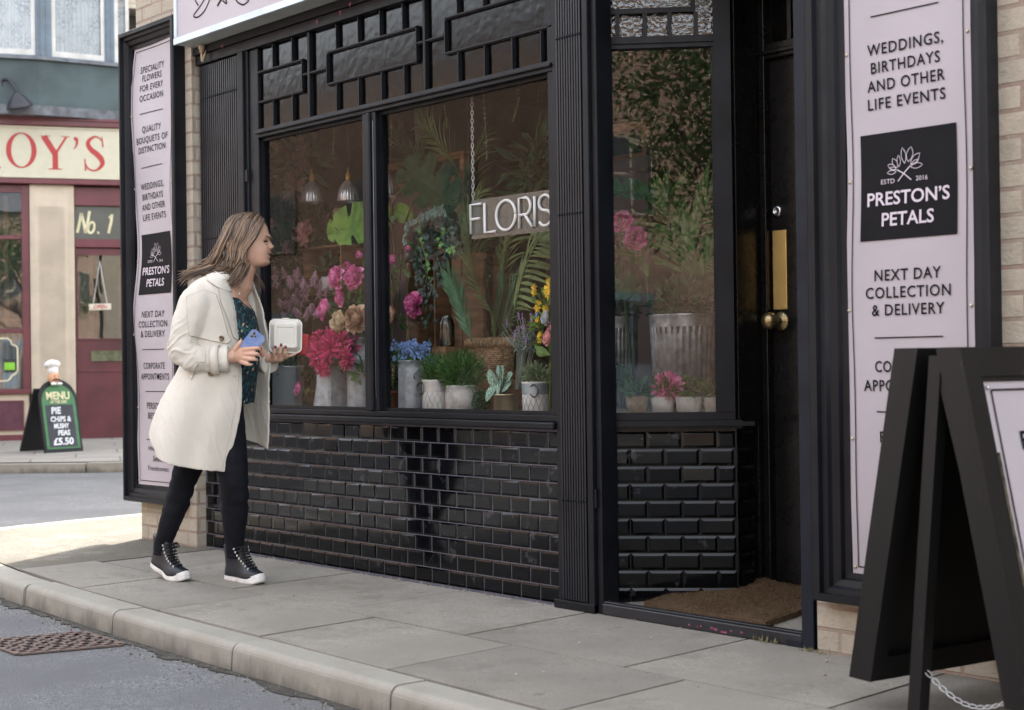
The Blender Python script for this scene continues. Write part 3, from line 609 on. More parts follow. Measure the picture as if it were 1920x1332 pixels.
SCREW = M('brass_screws', (.6, .55, .4), .35, .6)
def signboard(label, X0, X1, Z0, Z1, xp0, xp1, zp0, zp1, wav, zoff, cx, wd, lean):
    """moulded black frame, pink panel with lettering"""
    t = thing('sign_board', label, 'sign board', ((X0+X1)/2, -.045, Z0))
    mb = MB(); yo, yi = -.118, -.06; steps = [(0, -.112), (.004, -.118), (.020, -.118), (.022, -.100), (.034, -.098), (.040, -.086), (.056, -.080), (.060, -.066), (.074, -.064)]
    mw = xp0-X0
    k_ = mw/.074; kr_ = (X1-xp1)/.074; kb_ = (zp0-Z0)/.074
    rings = []
    for d, y in [(0, -.046)] + steps + [(.074, -.050)]:
        rings.append([V((X0+d*k_, y, Z0+d*kb_)), V((X1-d*kr_, y, Z0+d*kb_)), V((X1-d*kr_, y, Z1-d*kb_)), V((X0+d*k_, y, Z1-d*kb_))])
    mb.loft(rings, True, False, False); wobj(mb, 'moulded_frame', BLK, t)
    mb = MB(); mb.box(X0+.02, X1-.02, -.051, -.0465, Z0+.02, Z1-.02); wobj(mb, 'backing', BLK, t)
    def edge(z, s):   # buckled sheet
        return wav*(sin((z-Z0)*5.1+s)*.6+sin((z-Z0)*9.7+2*s)*.4)
    def sh(x, z):  # warp of point
        u = (x-xp0)/(xp1-xp0); return x + edge(z, .6)*(1-u*.5), -.062-.004*sin(z*6+u*3)*(wav*60)
    mb = MB(); N_ = 60; rings = []
    for j in range(N_+1):
        z = zp0+(zp1-zp0)*j/N_; rings.append([V((sh(xp0+(xp1-xp0)*i/8, z)[0], sh(xp0+(xp1-xp0)*i/8, z)[1], z)) for i in range(9)])
    mb.loft(rings, False, False, True); wobj(mb, 'pink_panel', PINK, t)
    def on(x, z, d=.0015): a, b_ = sh(x, z); return V((a, b_-d, z))
    class TM(MB): pass
    def finish(mb, name, mat, d=.0018):
        mb.v = [tuple(on(x, z, d)) for x, y, z in mb.v]; return wobj(mb, name, mat, t)
    mb = MB(); li = .022; lw = .0035
    for a, b_ in (((xp0+li, zp0+li), (xp0+li, zp1-li)), ((xp1-li, zp0+li), (xp1-li, zp1-li)), ((xp0+li, zp0+li), (xp1-li, zp0+li)), ((xp0+li, zp1-li), (xp1-li, zp1-li))):
        mb.ribbon([V((a[0]+(b_[0]-a[0])*k/50, 0, a[1]+(b_[1]-a[1])*k/50)) for k in range(51)], lw, (0, -1, 0))
    for z in (2.351, 2.052, 1.050, .820, .555): mb.ribbon([V((cx-.118+.236*k/4, 0, z+zoff)) for k in range(5)], .004, (0, -1, 0))
    ux, uz = (1, 0, 0), (0, 0, 1); ch = .034
    for s, z, w_ in LINES: write(mb, s, (cx, 0, z+zoff), ux, uz, ch, w_*wd, .012 if zoff else .003, sp_=1.12)
    write(mb, 'FIND US ON', (cx, 0, .506+zoff), ux, uz, .022, .20); write(mb, 'SendRX', (cx, 0, .453+zoff), ux, uz, .030, .115, .005, .3); write(mb, 'Friendconnect', (cx, 0, .400+zoff), ux, uz, .026, .215)
    finish(mb, 'black_lettering', INK, .003)
    mb = MB(); sq = (1.353+zoff, 1.685+zoff); hw = .167*wd; rings = []
    for j in range(9): rings.append([V((cx-hw+2*hw*i/6, 0, sq[0]+(sq[1]-sq[0])*j/8)) for i in range(7)])
    mb.loft(rings, False, False, False); finish(mb, 'black_square', INK, .0026)
    mb = MB()
    write(mb, 'PRESTON\u2019S', (cx, 0, 1.481+zoff), ux, uz, .040, .285*wd, .016); write(mb, 'PETALS', (cx, 0, 1.416+zoff), ux, uz, .040, .180*wd, .016)
    write(mb, 'ESTD', (cx-.070*wd, 0, 1.533+zoff), ux, uz, .014, .048*wd); write(mb, '2016', (cx+.048*wd, 0, 1.533+zoff), ux, uz, .014, .040*wd)
    Lc = V((cx-.010, 0, 1.552+zoff))
    def leaf(x, z, a, l, w_):
        d = V((sin(a), 0, cos(a))); q = V((cos(a), 0, -sin(a))); o = Lc + V((x, 0, z)); pts = []
        for k in range(13):
            u = k/6 if k <= 6 else (12-k)/6; s = 1 if k <= 6 else -1; pts.append(o + d*(l*u) + q*(s*w_*sin(pi*u)**.8))
        mb.ribbon(pts, .0018, (0, -1, 0))
    for a in ((0, .03, -.15, .05, .008), (.012, .034, .25, .046, .011), (.02, .025, .8, .045, .010), (.02, .018, 1.5, .042, .008), (.022, .024, 1.1, .03, .005),
              (-.02, .022, -.05, .036, .006), (-.026, .02, -.5, .034, .008), (-.03, .014, -1.0, .034, .008), (-.03, .008, -1.6, .032, .006), (-.03, .016, -1.3, .022, .004)): leaf(*a)
    mb.ribbon([Lc+V((-.024, 0, -.022)), Lc+V((0, 0, .004)), Lc+V((.02, 0, .022))], .0032, (0, -1, 0)); mb.ribbon([Lc+V((.022, 0, -.022)), Lc+V((-.004, 0, .0)), Lc+V((-.028, 0, .014))], .0032, (0, -1, 0))
    finish(mb, 'pale_lettering', WHITEINK, .0045)
    mb = MB(); k = 0
    z = zp0+.02
    while z < zp1:
        for x in (xp0+.009, xp1-.009):
            a, b_ = sh(x, z); mb = MB(); mb.ball((a, b_-.002, z), (.006, .004, .006), 8, 5); wobj(mb, 'cap_screw', SCREW, t)
        z += .405
    return t
LINES = [('SPECIALITY', 2.594, .252), ('FLOWERS', 2.546, .20), ('FOR EVERY', 2.492, .235), ('OCCASION', 2.437, .235),
         ('QUALITY', 2.262, .19), ('BOUQUETS OF', 2.204, .324), ('DISTINCTION', 2.150, .289),
         ('WEDDINGS,', 1.948, .264), ('BIRTHDAYS', 1.891, .240), ('AND OTHER', 1.835, .270), ('LIFE EVENTS', 1.778, .270),
         ('NEXT DAY', 1.244, .228), ('COLLECTION', 1.190, .292), ('& DELIVERY', 1.136, .250),
         ('CORPORATE', .961, .240), ('APPOINTMENTS', .902, .325), ('PERSONAL', .742, .215), ('BESPOKE', .687, .19)]
signboard('moulded black signboard with wavy pink panel left of the window, behind the woman', -7.305, -6.700, .213, 2.815, -7.240, -6.800, .306, 2.725, .030, 0.0, -7.022, 1.0, 0)
signboard('moulded black signboard with flat pink panel right of the shop door, behind the A-board', -2.70, -2.070, .178, 2.85, -2.584, -2.146, .272, 2.76, .006, -.037, -2.366, 1.0, 0)

# ---------------------------------------------------------------- plants and flowers
LEAFD = M('leaf_dark', (.042, .11, .048), .6, spec=.25, isl=.35, var=.2, vscale=20, transl=.12)
LEAFM = M('leaf_mid', (.08, .18, .05), .55, spec=.3, isl=.35, var=.2, vscale=20, transl=.15)
LEAFL = M('leaf_light', (.16, .30, .05), .5, spec=.3, isl=.25, var=.2, vscale=20, transl=.15)
PALM = M('palm_leaf', (.17, .24, .09), .6, spec=.3, isl=.3, var=.2, vscale=12, transl=.12)
PALM2 = M('palm_leaf_dark', (.08, .18, .09), .6, spec=.3, isl=.3, var=.2, vscale=12, transl=.12)
EUCA = M('eucalyptus_leaf', (.15, .25, .22), .5, isl=.25, transl=.1)
STEM = M('stem', (.10, .13, .04), .6)
BARK = M('bark', (.11, .075, .05), .9, bump=.6, bscale=60)
HOTP = M('pink_petal', (.78, .16, .42), .55, isl=.25, isl2=(.85, .34, .58), transl=.2)
MAGE = M('magenta_petal', (.58, .03, .15), .5, isl=.3, isl2=(.74, .09, .28), transl=.2)
CRMP = M('cream_petal', (.78, .62, .42), .55, isl=.15, isl2=(.80, .70, .52), transl=.2)
PEAC = M('peach_petal', (.62, .36, .25), .6, isl=.2, isl2=(.72, .55, .38), transl=.15)
DUSK = M('dusky_petal', (.46, .28, .27), .65, isl=.25, isl2=(.42, .30, .26), transl=.1)
ASTI = M('astilbe_plume', (.55, .33, .43), .8, isl=.3)
BLUE = M('blue_petal', (.12, .25, .62), .6, isl=.3, isl2=(.30, .45, .80))
YELL = M('yellow_petal', (.85, .60, .03), .55, isl=.15, transl=.2)
WHTP = M('white_petal', (.72, .76, .80), .55, isl=.1, transl=.2)
ROSE = M('rose_petal', (.80, .30, .34), .55, isl=.2, isl2=(.85, .55, .5), transl=.2)
LAVN = M('lavender_flower', (.32, .20, .45), .7, isl=.3)
GALV = M('galvanised_steel', (.40, .44, .47), .5, .3, var=.3, vscale=26, lo=.35, hi=.7, col2=(.22, .25, .27), rvar=.12, bump=.1, bscale=50)
WPOT = M('white_pot', (.62, .62, .60), .6, var=.12, vscale=10, bump=.1, bscale=40)
STONE = M('stone_pot', (.50, .49, .46), .85, var=.2, vscale=20, bump=.5, bscale=70)
GOLD = M('brass_pot', (.62, .52, .34), .3, .9, var=.1, rvar=.08)
TERRA = M('terracotta', (.30, .12, .07), .85, var=.2)
WICK = M('wicker', (.33, .22, .12), .7, isl=.4, var=.2, vscale=50)
CRATE = M('crate_wood', (.24, .13, .065), .75, var=.3, vscale=5, stretch=(1, 1, 5), bump=.4, bscale=20)
SOIL = M('soil', (.03, .022, .016), .95)
def blade(mb, o, d, nrm, l, w_, bend=.3, seg=4, tip=.0, wide=.5):
    o, d, nrm = V(o), V(d).normalized(), V(nrm); sd_ = d.cross(nrm)
    if sd_.length < 1e-3: sd_ = d.cross(V((1, 0, .2)))
    sd_.normalize(); nrm = sd_.cross(d); vs = []
    for k in range(seg+1):
        u = k/seg; ww = w_*.5*(sin(pi*min(1, u*(1-wide*.0)+.04))**.75 if wide else (1-u))
        q = o + d*(l*u*(1-.15*bend*u)) - nrm*(l*bend*u*u); vs += [q - sd_*ww, q + nrm*(ww*-.25), q + sd_*ww]
    mb.add(vs, [f for k in range(seg) for f in ((3*k, 3*k+1, 3*k+4, 3*k+3), (3*k+1, 3*k+2, 3*k+5, 3*k+4))], True)
def rv(r): 
    while 1:
        q = V((r.uniform(-1, 1), r.uniform(-1, 1), r.uniform(-1, 1)))
        if .05 < q.length < 1: return q.normalized()
def cloud(mb, c, rad, n, l, w_, seed=0, up=.2, shell=.0, bend=.4, out=1.0, jit=.5):
    r = random.Random(seed); c = V(c)
    for i in range(n):
        q = rv(r); s = (shell + (1-shell)*r.random())**.5; o = c + V((q.x*rad[0], q.y*rad[1], q.z*rad[2]))*s
        d = (q*out + rv(r)*jit + V((0, 0, up))).normalized(); blade(mb, o, d, rv(r), l*r.uniform(.6, 1.2), w_*r.uniform(.7, 1.1), bend*r.uniform(0, 1.5), 3)
def petals(mb, c, r, f, layers, seed=0, cup=.9, ruff=.25):
    """peony-like head: nested curved petals; f = facing"""
    rr = random.Random(seed); c, f = V(c), V(f).normalized(); a = f.cross(V((.3, .2, 1))).normalized(); b_ = f.cross(a)
    for (n, R_, tilt, pw) in layers:
        ph = rr.random()*6
        for k in range(n):
            an = ph + 2*pi*k/n + rr.uniform(-.2, .2); rad = a*cos(an) + b_*sin(an); t_ = tilt + rr.uniform(-.15, .15); sd_ = f.cross(rad)
            L_ = r*R_*rr.uniform(.9, 1.1); vs = []; nu, nv = 4, 4
            for i in range(nu+1):
                u = i/nu
                # curve in plane (rad,f): starts outward, rises
                ang = t_*(u**.8)*cup; q = c + rad*(L_*(.12+u*.9)*cos(ang)) + f*(L_*u*sin(ang)*1.0)
                wd = pw*L_*(.35+.65*sin(pi*min(.85, u*.75+.1)))
                for j in range(nv+1):
                    v_ = (j/nv-.5)*2; w2 = rr.uniform(-1, 1)*ruff*L_*.16*u
                    vs.append(q + sd_*(v_*wd*.5) + (f*cos(ang)-rad*sin(ang))*(v_*v_*wd*.28) + f*w2 - (rad*.10*L_*abs(v_)*u))
            mb.add(vs, [(i*(nv+1)+j, i*(nv+1)+j+1, (i+1)*(nv+1)+j+1, (i+1)*(nv+1)+j) for i in range(nu) for j in range(nv)], True)
PEONY = [(7, 1.0, .35, .95), (8, .95, .7, .9), (9, .85, 1.0, .8), (10, .72, 1.25, .7), (9, .55, 1.45, .65), (8, .38, 1.5, .6)]
FULL = [(9, 1.0, -.15, .8), (10, 1.0, .25, .75), (12, .95, .6, .6), (13, .9, .9, .5), (13, .8, 1.15, .45), (12, .65, 1.35, .4), (9, .45, 1.5, .4)]
BUDP = [(6, .9, 1.15, 1.2), (6, .85, 1.3, 1.1), (5, .7, 1.45, 1.0)]
DAHL = [(14, 1.15, -.25, .24), (15, 1.1, .1, .24), (15, 1.0, .4, .22), (14, .85, .7, .2), (12, .65, 1.0, .18), (8, .4, 1.3, .16)]
def blossom(parent, c, r, mat, kind=FULL, f=(-.1, -1, .15), seed=0, name='blossom'):
    mb = MB(); petals(mb, V(c), r*1.22, f, kind, seed); return wobj(mb, name, mat, parent)
def monstera(mb, o, tip_dir, nrm, l, w_, cuts=5, seed=0, fold=.15, droop=.2):
    r = random.Random(seed); o, d, nrm = V(o), V(tip_dir).normalized(), V(nrm); sd_ = d.cross(nrm).normalized(); nrm = sd_.cross(d)
    for s in (-1, 1):
        outl = []; N_ = 44
        for k in range(N_+1):
            u = k/N_; th = u*pi*.98
            x = sin(th)**.8 * (.55+.45*sin(th*.6+.5)); yy = (1-cos(th))/2
            y = 1.0 - yy*1.18; cut = 1
            ph = u*(cuts+.5) % 1
            if cuts and .12 < u < .88 and ph < .17: cut = .38 + .2*r.random()
            outl.append((x*cut, y if cut == 1 else y+.04))
        mid = [(0, 1-1.0*k/N_) for k in range(N_+1)]; vs = []
        for (x, y), (mx, my) in zip(outl, mid):
            for t in (0, .35, .7, 1):
                X_, Y_ = mx+(x-mx)*t, my+(y-my)*t; q = o + d*(l*(Y_)) + sd_*(s*X_*w_*.5*1.0) + nrm*(X_*fold*w_ - droop*l*Y_*Y_ + .022*w_*sin(Y_*46+X_*9)*t); vs.append(q)
        mb.add(vs, [(4*k+j, 4*k+j+1, 4*k+5+j, 4*k+4+j) for k in range(N_) for j in range(3)], True)
    mb.tube([o + nrm*.002, o + d*(l*.5) - nrm*(droop*l*.25-.002), o + d*l*.97 - nrm*(droop*l*.9)], [.004, .003, .001], 5)
def frond(mb, pts, ll, lw, n=30, seed=0, ang=.7, nrm=(0, -1, .2), start=.25, droop=.35, r0=.005):
    r = random.Random(seed); c = crom(pts, 8); L_ = len(c); nrm = V(nrm).normalized()
    mb.tube(c, [r0*(1-.7*i/L_) for i in range(L_)], 5)
    for k in range(n):
        u = start + (1-start)*k/n; i = min(L_-2, int(u*(L_-1))); q = c[i].lerp(c[i+1], u*(L_-1)-i); t = (c[i+1]-c[i]).normalized(); sd_ = t.cross(nrm).normalized()
        v_ = (k/n); l = ll*(.45+.9*sin(pi*min(1, v_*.85+.12)))*r.uniform(.9, 1.1)
        for s in (-1, 1):
            a = ang*r.uniform(.85, 1.15)*(1-.35*v_); d = t*cos(a) + sd_*(s*sin(a)) + nrm*r.uniform(-.05, .15)
            blade(mb, q, d, nrm*.8+V((0, 0, .5)), l, lw, droop*r.uniform(.3, 1.2), 4)
def lobed(mb, o, d, nrm, s):
    o, d, nrm = V(o), V(d).normalized(), V(nrm); sd_ = d.cross(nrm)
    if sd_.length < .01: return
    sd_.normalize(); pts = [(0, -.1), (.45, -.25), (.35, .1), (.62, .35), (.25, .42), (0, 1), (-.25, .42), (-.62, .35), (-.35, .1), (-.45, -.25)]
    nn = sd_.cross(d); vs = [o + d*(.25*s) + nn*(.06*s)] + [o + d*(y*s) + sd_*(x*s) - nn*(.12*s*(x*x+y*y)) for x, y in pts]
    mb.add(vs, [(0, i+1, (i+1) % 10+1) for i in range(10)], False)
def ivy(mb, pts, n, s, seed=0, spread=.03):
    r = random.Random(seed); c = crom(pts, 8); mb.tube(c, .0015, 4)
    for k in range(n):
        q = c[int(r.random()*(len(c)-1))] + rv(r)*spread*r.random(); lobed(mb, q, V((r.uniform(-.6, .6), r.uniform(-.5, .1), -1)), V((r.uniform(-.5, .5), -1, .5)), s*r.uniform(.6, 1.2))
def round_pot(parent, c, r, h, mat, taper=.9, lip=.004, name='pot', seg=32, rim=.012, thick=.006, mbs=None):
    mb = mbs or MB(); r0 = r*taper
    mb.lathe([(0, 0), (r0*.96, 0), (r0, .004), (r, h-rim), (r+lip, h-rim), (r+lip, h), (r+lip-thick, h), (r-thick, h-rim-.01), (r-thick-.002, h*.8), (0, h*.8)], c, seg); return wobj(mb, name, mat, parent)
zs = .736
def base(px, Yd): return None
def PT(q, z): return V((q[0], q[1], z))
FACE = (-.35, -.9, .2)

# perforated basket with a rope handle, left
q = PT((-6.225, 0.260, 0.729), zs); t = thing('metal_basket', 'perforated zinc basket with rope handle, leftmost pot behind the window glass', 'basket', q)
R1, H1 = 0.0860, 0.2136
def perforated(name='perforated_steel'):
    mt, n, o = nt(name); p = add(n, 'ShaderNodeBsdfPrincipled'); p.inputs['Metallic'].default_value = .3; p.inputs['Roughness'].default_value = .45
    tc = n.nodes.new('ShaderNodeTexCoord'); s = add(n, 'ShaderNodeSeparateXYZ'); n.links.new(tc.outputs['Object'], s.inputs[0])
    at = add(n, 'ShaderNodeMath', operation='ARCTAN2'); n.links.new(s.outputs[1], at.inputs[0]); n.links.new(s.outputs[0], at.inputs[1])
    sc_ = add(n, 'ShaderNodeMath', operation='MULTIPLY'); n.links.new(at.outputs[0], sc_.inputs[0]); sc_.inputs[1].default_value = 10.0
    z_ = add(n, 'ShaderNodeMath', operation='MULTIPLY'); n.links.new(s.outputs[2], z_.inputs[0]); z_.inputs[1].default_value = 125
    def frac(x):
        f = add(n, 'ShaderNodeMath', operation='FRACT'); n.links.new(x, f.inputs[0]); g = add(n, 'ShaderNodeMath', operation='SUBTRACT'); n.links.new(f.outputs[0], g.inputs[0]); g.inputs[1].default_value = .5
        h = add(n, 'ShaderNodeMath', operation='MULTIPLY'); n.links.new(g.outputs[0], h.inputs[0]); n.links.new(g.outputs[0], h.inputs[1]); return h.outputs[0]
    fl = add(n, 'ShaderNodeMath', operation='FLOOR'); n.links.new(z_.outputs[0], fl.inputs[0]); hf = add(n, 'ShaderNodeMath', operation='MULTIPLY_ADD'); n.links.new(fl.outputs[0], hf.inputs[0]); hf.inputs[1].default_value = .5; n.links.new(sc_.outputs[0], hf.inputs[2])
    sm = add(n, 'ShaderNodeMath', operation='ADD'); n.links.new(frac(hf.outputs[0]), sm.inputs[0]); n.links.new(frac(z_.outputs[0]), sm.inputs[1])
    lt = add(n, 'ShaderNodeMath', operation='LESS_THAN'); n.links.new(sm.outputs[0], lt.inputs[0]); lt.inputs[1].default_value = .075
    c = mixc(n, lt.outputs[0], (.62, .66, .70), (.9, .92, .94)); n.links.new(c, p.inputs['Base Color']); n.links.new(p.outputs[0], o.inputs[0]); return mt
PERF = perforated()
mb = MB(); mb.lathe([(0, 0), (R1*.92, 0), (R1, H1*.97), (R1+.003, H1*.97), (R1+.003, H1), (R1-.004, H1), (R1-.006, H1*.7), (0, H1*.7)], (0, 0, 0), 40); mb.obj('basket_body', PERF, t)
mb = MB(); mb.tube(crom([(-R1, -.02, H1*.9), (-R1-.01, -.05, H1*1.08), (-R1*.3, -R1*.9, H1*1.12), (R1*.05, -R1*1.02, H1*.93)], 6), .008, 8); mb.obj('rope_handle', M('rope', (.42, .36, .26), .9, bump=1, bscale=90), t)
mb = MB(); cloud(mb, (0, .02, H1*.95), (R1, R1, .05), 60, .07, .02, 5, .5); mb.obj('foliage', LEAFD, t)
# pink peony lying on the shelf
q = V((-5.935, 0.140, 0.833)); t = thing('pink_flower', 'single pink and cream flower propped low against the glass beside the zinc basket', 'flower', q)
mb = MB(); petals(mb, (0, 0, 0), 0.0373, FACE, PEONY[:4], 3); mb.obj('petals', HOTP, t)
mb = MB(); petals(mb, V(FACE)*.006, 0.0186, FACE, PEONY[2:], 4); mb.obj('centre', CRMP, t)
mb = MB(); mb.tube([(0, .01, 0), (.02, .03, -.04), (.03, .05, -.068)], .003, 5); blade(mb, (.01, .02, -.03), (.5, -.2, .4), (0, -1, 0), .06, .025); mb.obj('stem', STEM, t)
# terracotta pots
def terracotta(px, py, Yd, rr_, hh, label, seed):
    q = PT(V((0, 0, 0)), zs); return None
for i, (q, r, lab) in enumerate(((V((-6.234, 0.420, 0.741)), .045, 'terracotta pot of bushy greenery between the zinc basket and the tall square can'), (V((-5.545, 0.400, 0.737)), .055, 'terracotta pot of dark leaves in the shade beside the window mullion'))):
    q.z = zs; t = thing('potted_plant', lab, 'potted plant', q, 0, 'terracotta pots')
    round_pot(t, (0, 0, 0), r, .085, TERRA, .75).location = (0, 0, 0)
    mb = MB(); cloud(mb, (0, 0, .17), (.06, .06, .11), 130, .06, .022, 20+i, .1); mb.tube([(0, 0, .07), (0, 0, .2)], .004, 5); mb.obj('foliage', LEAFD, t)
for i, (q, rad, n_, l, lab) in enumerate(((V((-6.080, 0.500, 1.048)), (.12, .06, .12), 150, .09, 'leafy green filler behind the magenta dahlias'), (V((-5.023, 0.550, 0.929)), (.10, .06, .10), 150, .08, 'leafy green filler behind the rosemary bush'), (V((-5.784, 0.500, 0.935)), (.10, .06, .14), 150, .08, 'leafy green filler in the shade behind the mullion'))):
    q.z = zs; t = thing('leafy_plant', lab, 'plant', q, 0, 'leafy fillers'); mb = MB(); cloud(mb, (0, 0, .16), rad, n_, l, l*.35, 700+i, .4)
    for k in range(6): mb.tube([(0, 0, 0), (.02*k-.05, 0, .16)], .003, 4)
    mb.obj('foliage', LEAFM if i else LEAFD, t)
# tall square galvanised can with magenta dahlias
q = PT((-5.744, 0.200, 0.733), zs); t = thing('flower_can', 'tall square galvanised can packed with magenta dahlias', 'flower can', q)
h = 0.2495; a, b_ = 0.0578, 0.0735
mb = MB(); prof = [(b_, 0), (a*1.02, h*.5), (a*1.0, h*.95), (a*1.08, h*.955), (a*1.08, h)]
rings = []
for r_, z in prof: rings.append([V((r_*sx*(1 if True else 0), r_*sy, z)) for sx, sy in ((-1, -.86), (-.86, -1), (.86, -1), (1, -.86), (1, .86), (.86, 1), (-.86, 1), (-1, .86))])
mb.loft(rings, True, False, False); mb.obj('can', GALV, t)
mb = MB(); mb.tube([(-a*1.1, -.01, h*.9), (-a*1.5, -.03, h*.97), (-a*1.7, -.04, h*1.02)], .004, 6); mb.obj('wire_handle', GALV, t)
i = 0
for c_, r_ in (((-5.652, 0.120, 1.029), 26), ((-5.775, 0.140, 0.996), 20), ((-5.611, 0.160, 1.054), 22), ((-5.541, 0.140, 0.983), 19), ((-5.745, 0.200, 1.090), 20), ((-5.826, 0.180, 1.071), 18), ((-5.915, 0.200, 1.033), 16), ((-5.606, 0.220, 1.041), 18), ((-5.690, 0.120, 0.938), 16)):
    blossom(t, V(c_)-q, r_*.00262, MAGE, DAHL, (-.3+.1*(i % 3), -1, .25-.12*(i % 4)), 40+i).location = (0, 0, 0); i += 1
mb = MB(); cloud(mb, (0, 0, h), (.06, .05, .06), 60, .07, .025, 9); mb.obj('foliage', LEAFM, t)
# milk churn with pink and cream peonies
q = PT((-5.597, 0.260, 0.731), zs); t = thing('milk_churn', 'grey galvanised milk churn holding pink and cream peonies, left of the mullion', 'milk churn', q)
s = 0.0026; mb = MB()
mb.lathe([(0, 0), (25*s, 0), (26*s, 4*s), (25*s, 8*s), (25*s, 88*s), (26*s, 92*s), (25*s, 96*s), (18*s, 112*s), (15*s, 118*s), (15*s, 126*s), (19*s, 131*s), (19*s, 134*s), (14*s, 134*s), (13*s, 120*s), (0, 118*s)], (0, 0, 0), 32); mb.obj('churn', GALV, t)
mb = MB(); mb.tube([(-22*s, 0, 95*s), (-30*s, -8*s, 104*s), (-22*s, -14*s, 114*s), (-15*s, -10*s, 116*s)], .004, 6); mb.obj('churn_handle', GALV, t)
i = 0
for c_, r_, mt_, kd in (((-5.686, 0.200, 1.379), 19, HOTP, FULL), ((-5.542, 0.200, 1.369), 20, HOTP, FULL), ((-5.642, 0.240, 1.435), 12, HOTP, BUDP), ((-5.783, 0.200, 1.226), 18, HOTP, PEONY), ((-5.618, 0.170, 1.160), 19, CRMP, PEONY), ((-5.462, 0.150, 1.165), 22, PEAC, FULL),
                       ((-5.694, 0.240, 1.283), 17, HOTP, PEONY), ((-5.618, 0.300, 1.486), 12, HOTP, BUDP), ((-5.572, 0.300, 1.160), 17, CRMP, PEONY)):
    blossom(t, V(c_)-q, r_*.00265, mt_, kd, (-.35+.25*(i % 3), -1, .1+.1*(i % 2)), 60+i).location = (0, 0, 0); i += 1
mb = MB(); cloud(mb, V((-5.734, 0.300, 1.202))-q, (.09, .06, .16), 120, .08, .03, 12)
cloud(mb, V((-5.496, 0.200, 0.911))-q, (.03, .02, .05), 16, .06, .03, 13)
for c_ in ((-5.686, 0.200, 1.379), (-5.542, 0.200, 1.369), (-5.642, 0.240, 1.435), (-5.783, 0.200, 1.226), (-5.618, 0.300, 1.486), (-5.462, 0.150, 1.165)): mb.tube(crom([V((0, 0, 125*s)), (V(c_)-q)*.5+V((0, .03, .12)), V(c_)-q], 5), .003, 5)
mb.obj('foliage', LEAFM, t)
# galvanised can of blue flowers
q = PT((-5.120, 0.200, 0.733), zs); t = thing('flower_can', 'round galvanised can filled with tiny blue flowers, right of the mullion', 'flower can', q)
s = 0.0025; mb = MB(); mb.lathe([(0, 0), (26*s, 0), (26*s, 2*s), (25*s, 60*s), (25.6*s, 66*s), (25*s, 68*s), (25.6*s, 70*s), (25*s, 72*s), (25.6*s, 74*s), (25*s, 76*s), (24*s, 90*s), (25.5*s, 91*s), (25.5*s, 93*s), (23*s, 93*s), (22*s, 70*s), (0, 70*s)], (0, 0, 0), 32); mb.obj('can', GALV, t)
mb = MB(); mb.tube([(22*s, -12*s, 60*s), (30*s, -20*s, 66*s), (34*s, -14*s, 76*s), (28*s, -6*s, 78*s)], .004, 6); mb.obj('can_handle', GALV, t)
mb = MB(); mg = MB(); r = random.Random(5)
for i in range(150):
    u = r.uniform(-1, 1); o = V((u*20*s, r.uniform(-20, 20)*s, 88*s)); e = V((u*44*s+r.uniform(-5, 5)*s, r.uniform(-26, 22)*s, (103+r.uniform(-10, 28)-8*u*u)*s)); pp = crom([o, o.lerp(e, .6)+V((0, 0, 10*s)), e], 4); mg.tube(pp, .0012, 4, False)
    for k in range(7): cc = pp[-1].lerp(pp[max(0, len(pp)-5)], r.random())+rv(r)*3*s; a_ = r.random()*6; [mb.add([cc, cc+V((cos(a_+j*1.26+.5), -.3, sin(a_+j*1.26+.5)))*1.6*s, cc+V((cos(a_+j*1.26), -.6, sin(a_+j*1.26)))*2.8*s, cc+V((cos(a_+j*1.26-.5), -.3, sin(a_+j*1.26-.5)))*1.6*s], [(0, 1, 2, 3)]) for j in range(5)]
mb.obj('blue_flowers', BLUE, t); mg.obj('stems', LEAFL, t)
# white lattice buckets with ring handles
def lattice(q, s, lab, n_, grey):
    t = thing('bucket', lab, 'bucket', q, 0, 'white lattice buckets'); mb = MB()
    mb.lathe([(0, 0), (24*s, 0), (25*s, 2*s), (25.5*s, 36*s), (25.5*s, 38*s), (26*s, 57*s), (26.8*s, 58*s), (26.8*s, 60*s), (25*s, 60*s), (24*s, 45*s), (0, 45*s)], (0, 0, 0), 32); mb.obj('bucket_body', WPOT, t)
    mb = MB()
    for d in (-1, 1):
        for k in range(16):
            pts = []
            for j in range(7): a_ = 2*pi*(k+d*j/6*1.5)/16; pts.append((25.6*s*cos(a_), 25.6*s*sin(a_), (2+34*j/6)*s))
            mb.tube(pts, .0011, 4, False)
    mb.lathe([(26.1*s, 37*s), (26.3*s, 57*s)], (0, 0, 0), 32); mb.obj('lattice', M('zinc_band'+n_, grey, .5, .5, var=.2), t)
    mb = MB(); cx_ = (18*s, -22*s, 44*s) if n_ == 'b' else (-14*s, -24*s, 44*s)
    mb.tube([(cx_[0]+11*s*cos(k*pi/8), cx_[1]-1*s, cx_[2]+11*s*sin(k*pi/8)) for k in range(17)], .0035, 6); mb.obj('ring_handle', M('dark_ring'+n_, (.08, .075, .07), .5, .6), t); return t
s = 0.0024; t = lattice(PT((-4.912, 0.170, 0.732), zs), s, 'white bucket with dark ring handle at its left, planted with rosemary', 'a', (.5, .5, .48))
mb = MB(); cloud(mb, (0, 0, 75*s), (30*s, 26*s, 32*s), 900, .03, .004, 31, .8, 0, .2); mb.obj('rosemary', LEAFM, t)
s = 0.0022; t = lattice(PT((-4.231, 0.140, 0.731), zs), s*1.03, 'white bucket of feathery herb, ring handle at its right, at the window end', 'b', (.30, .36, .38))
mb = MB(); cloud(mb, (0, 0, 72*s), (32*s, 24*s, 22*s), 700, .028, .004, 33, .7); mb.obj('herb', M('herb_leaf', (.14, .20, .10), .6, isl=.4), t)
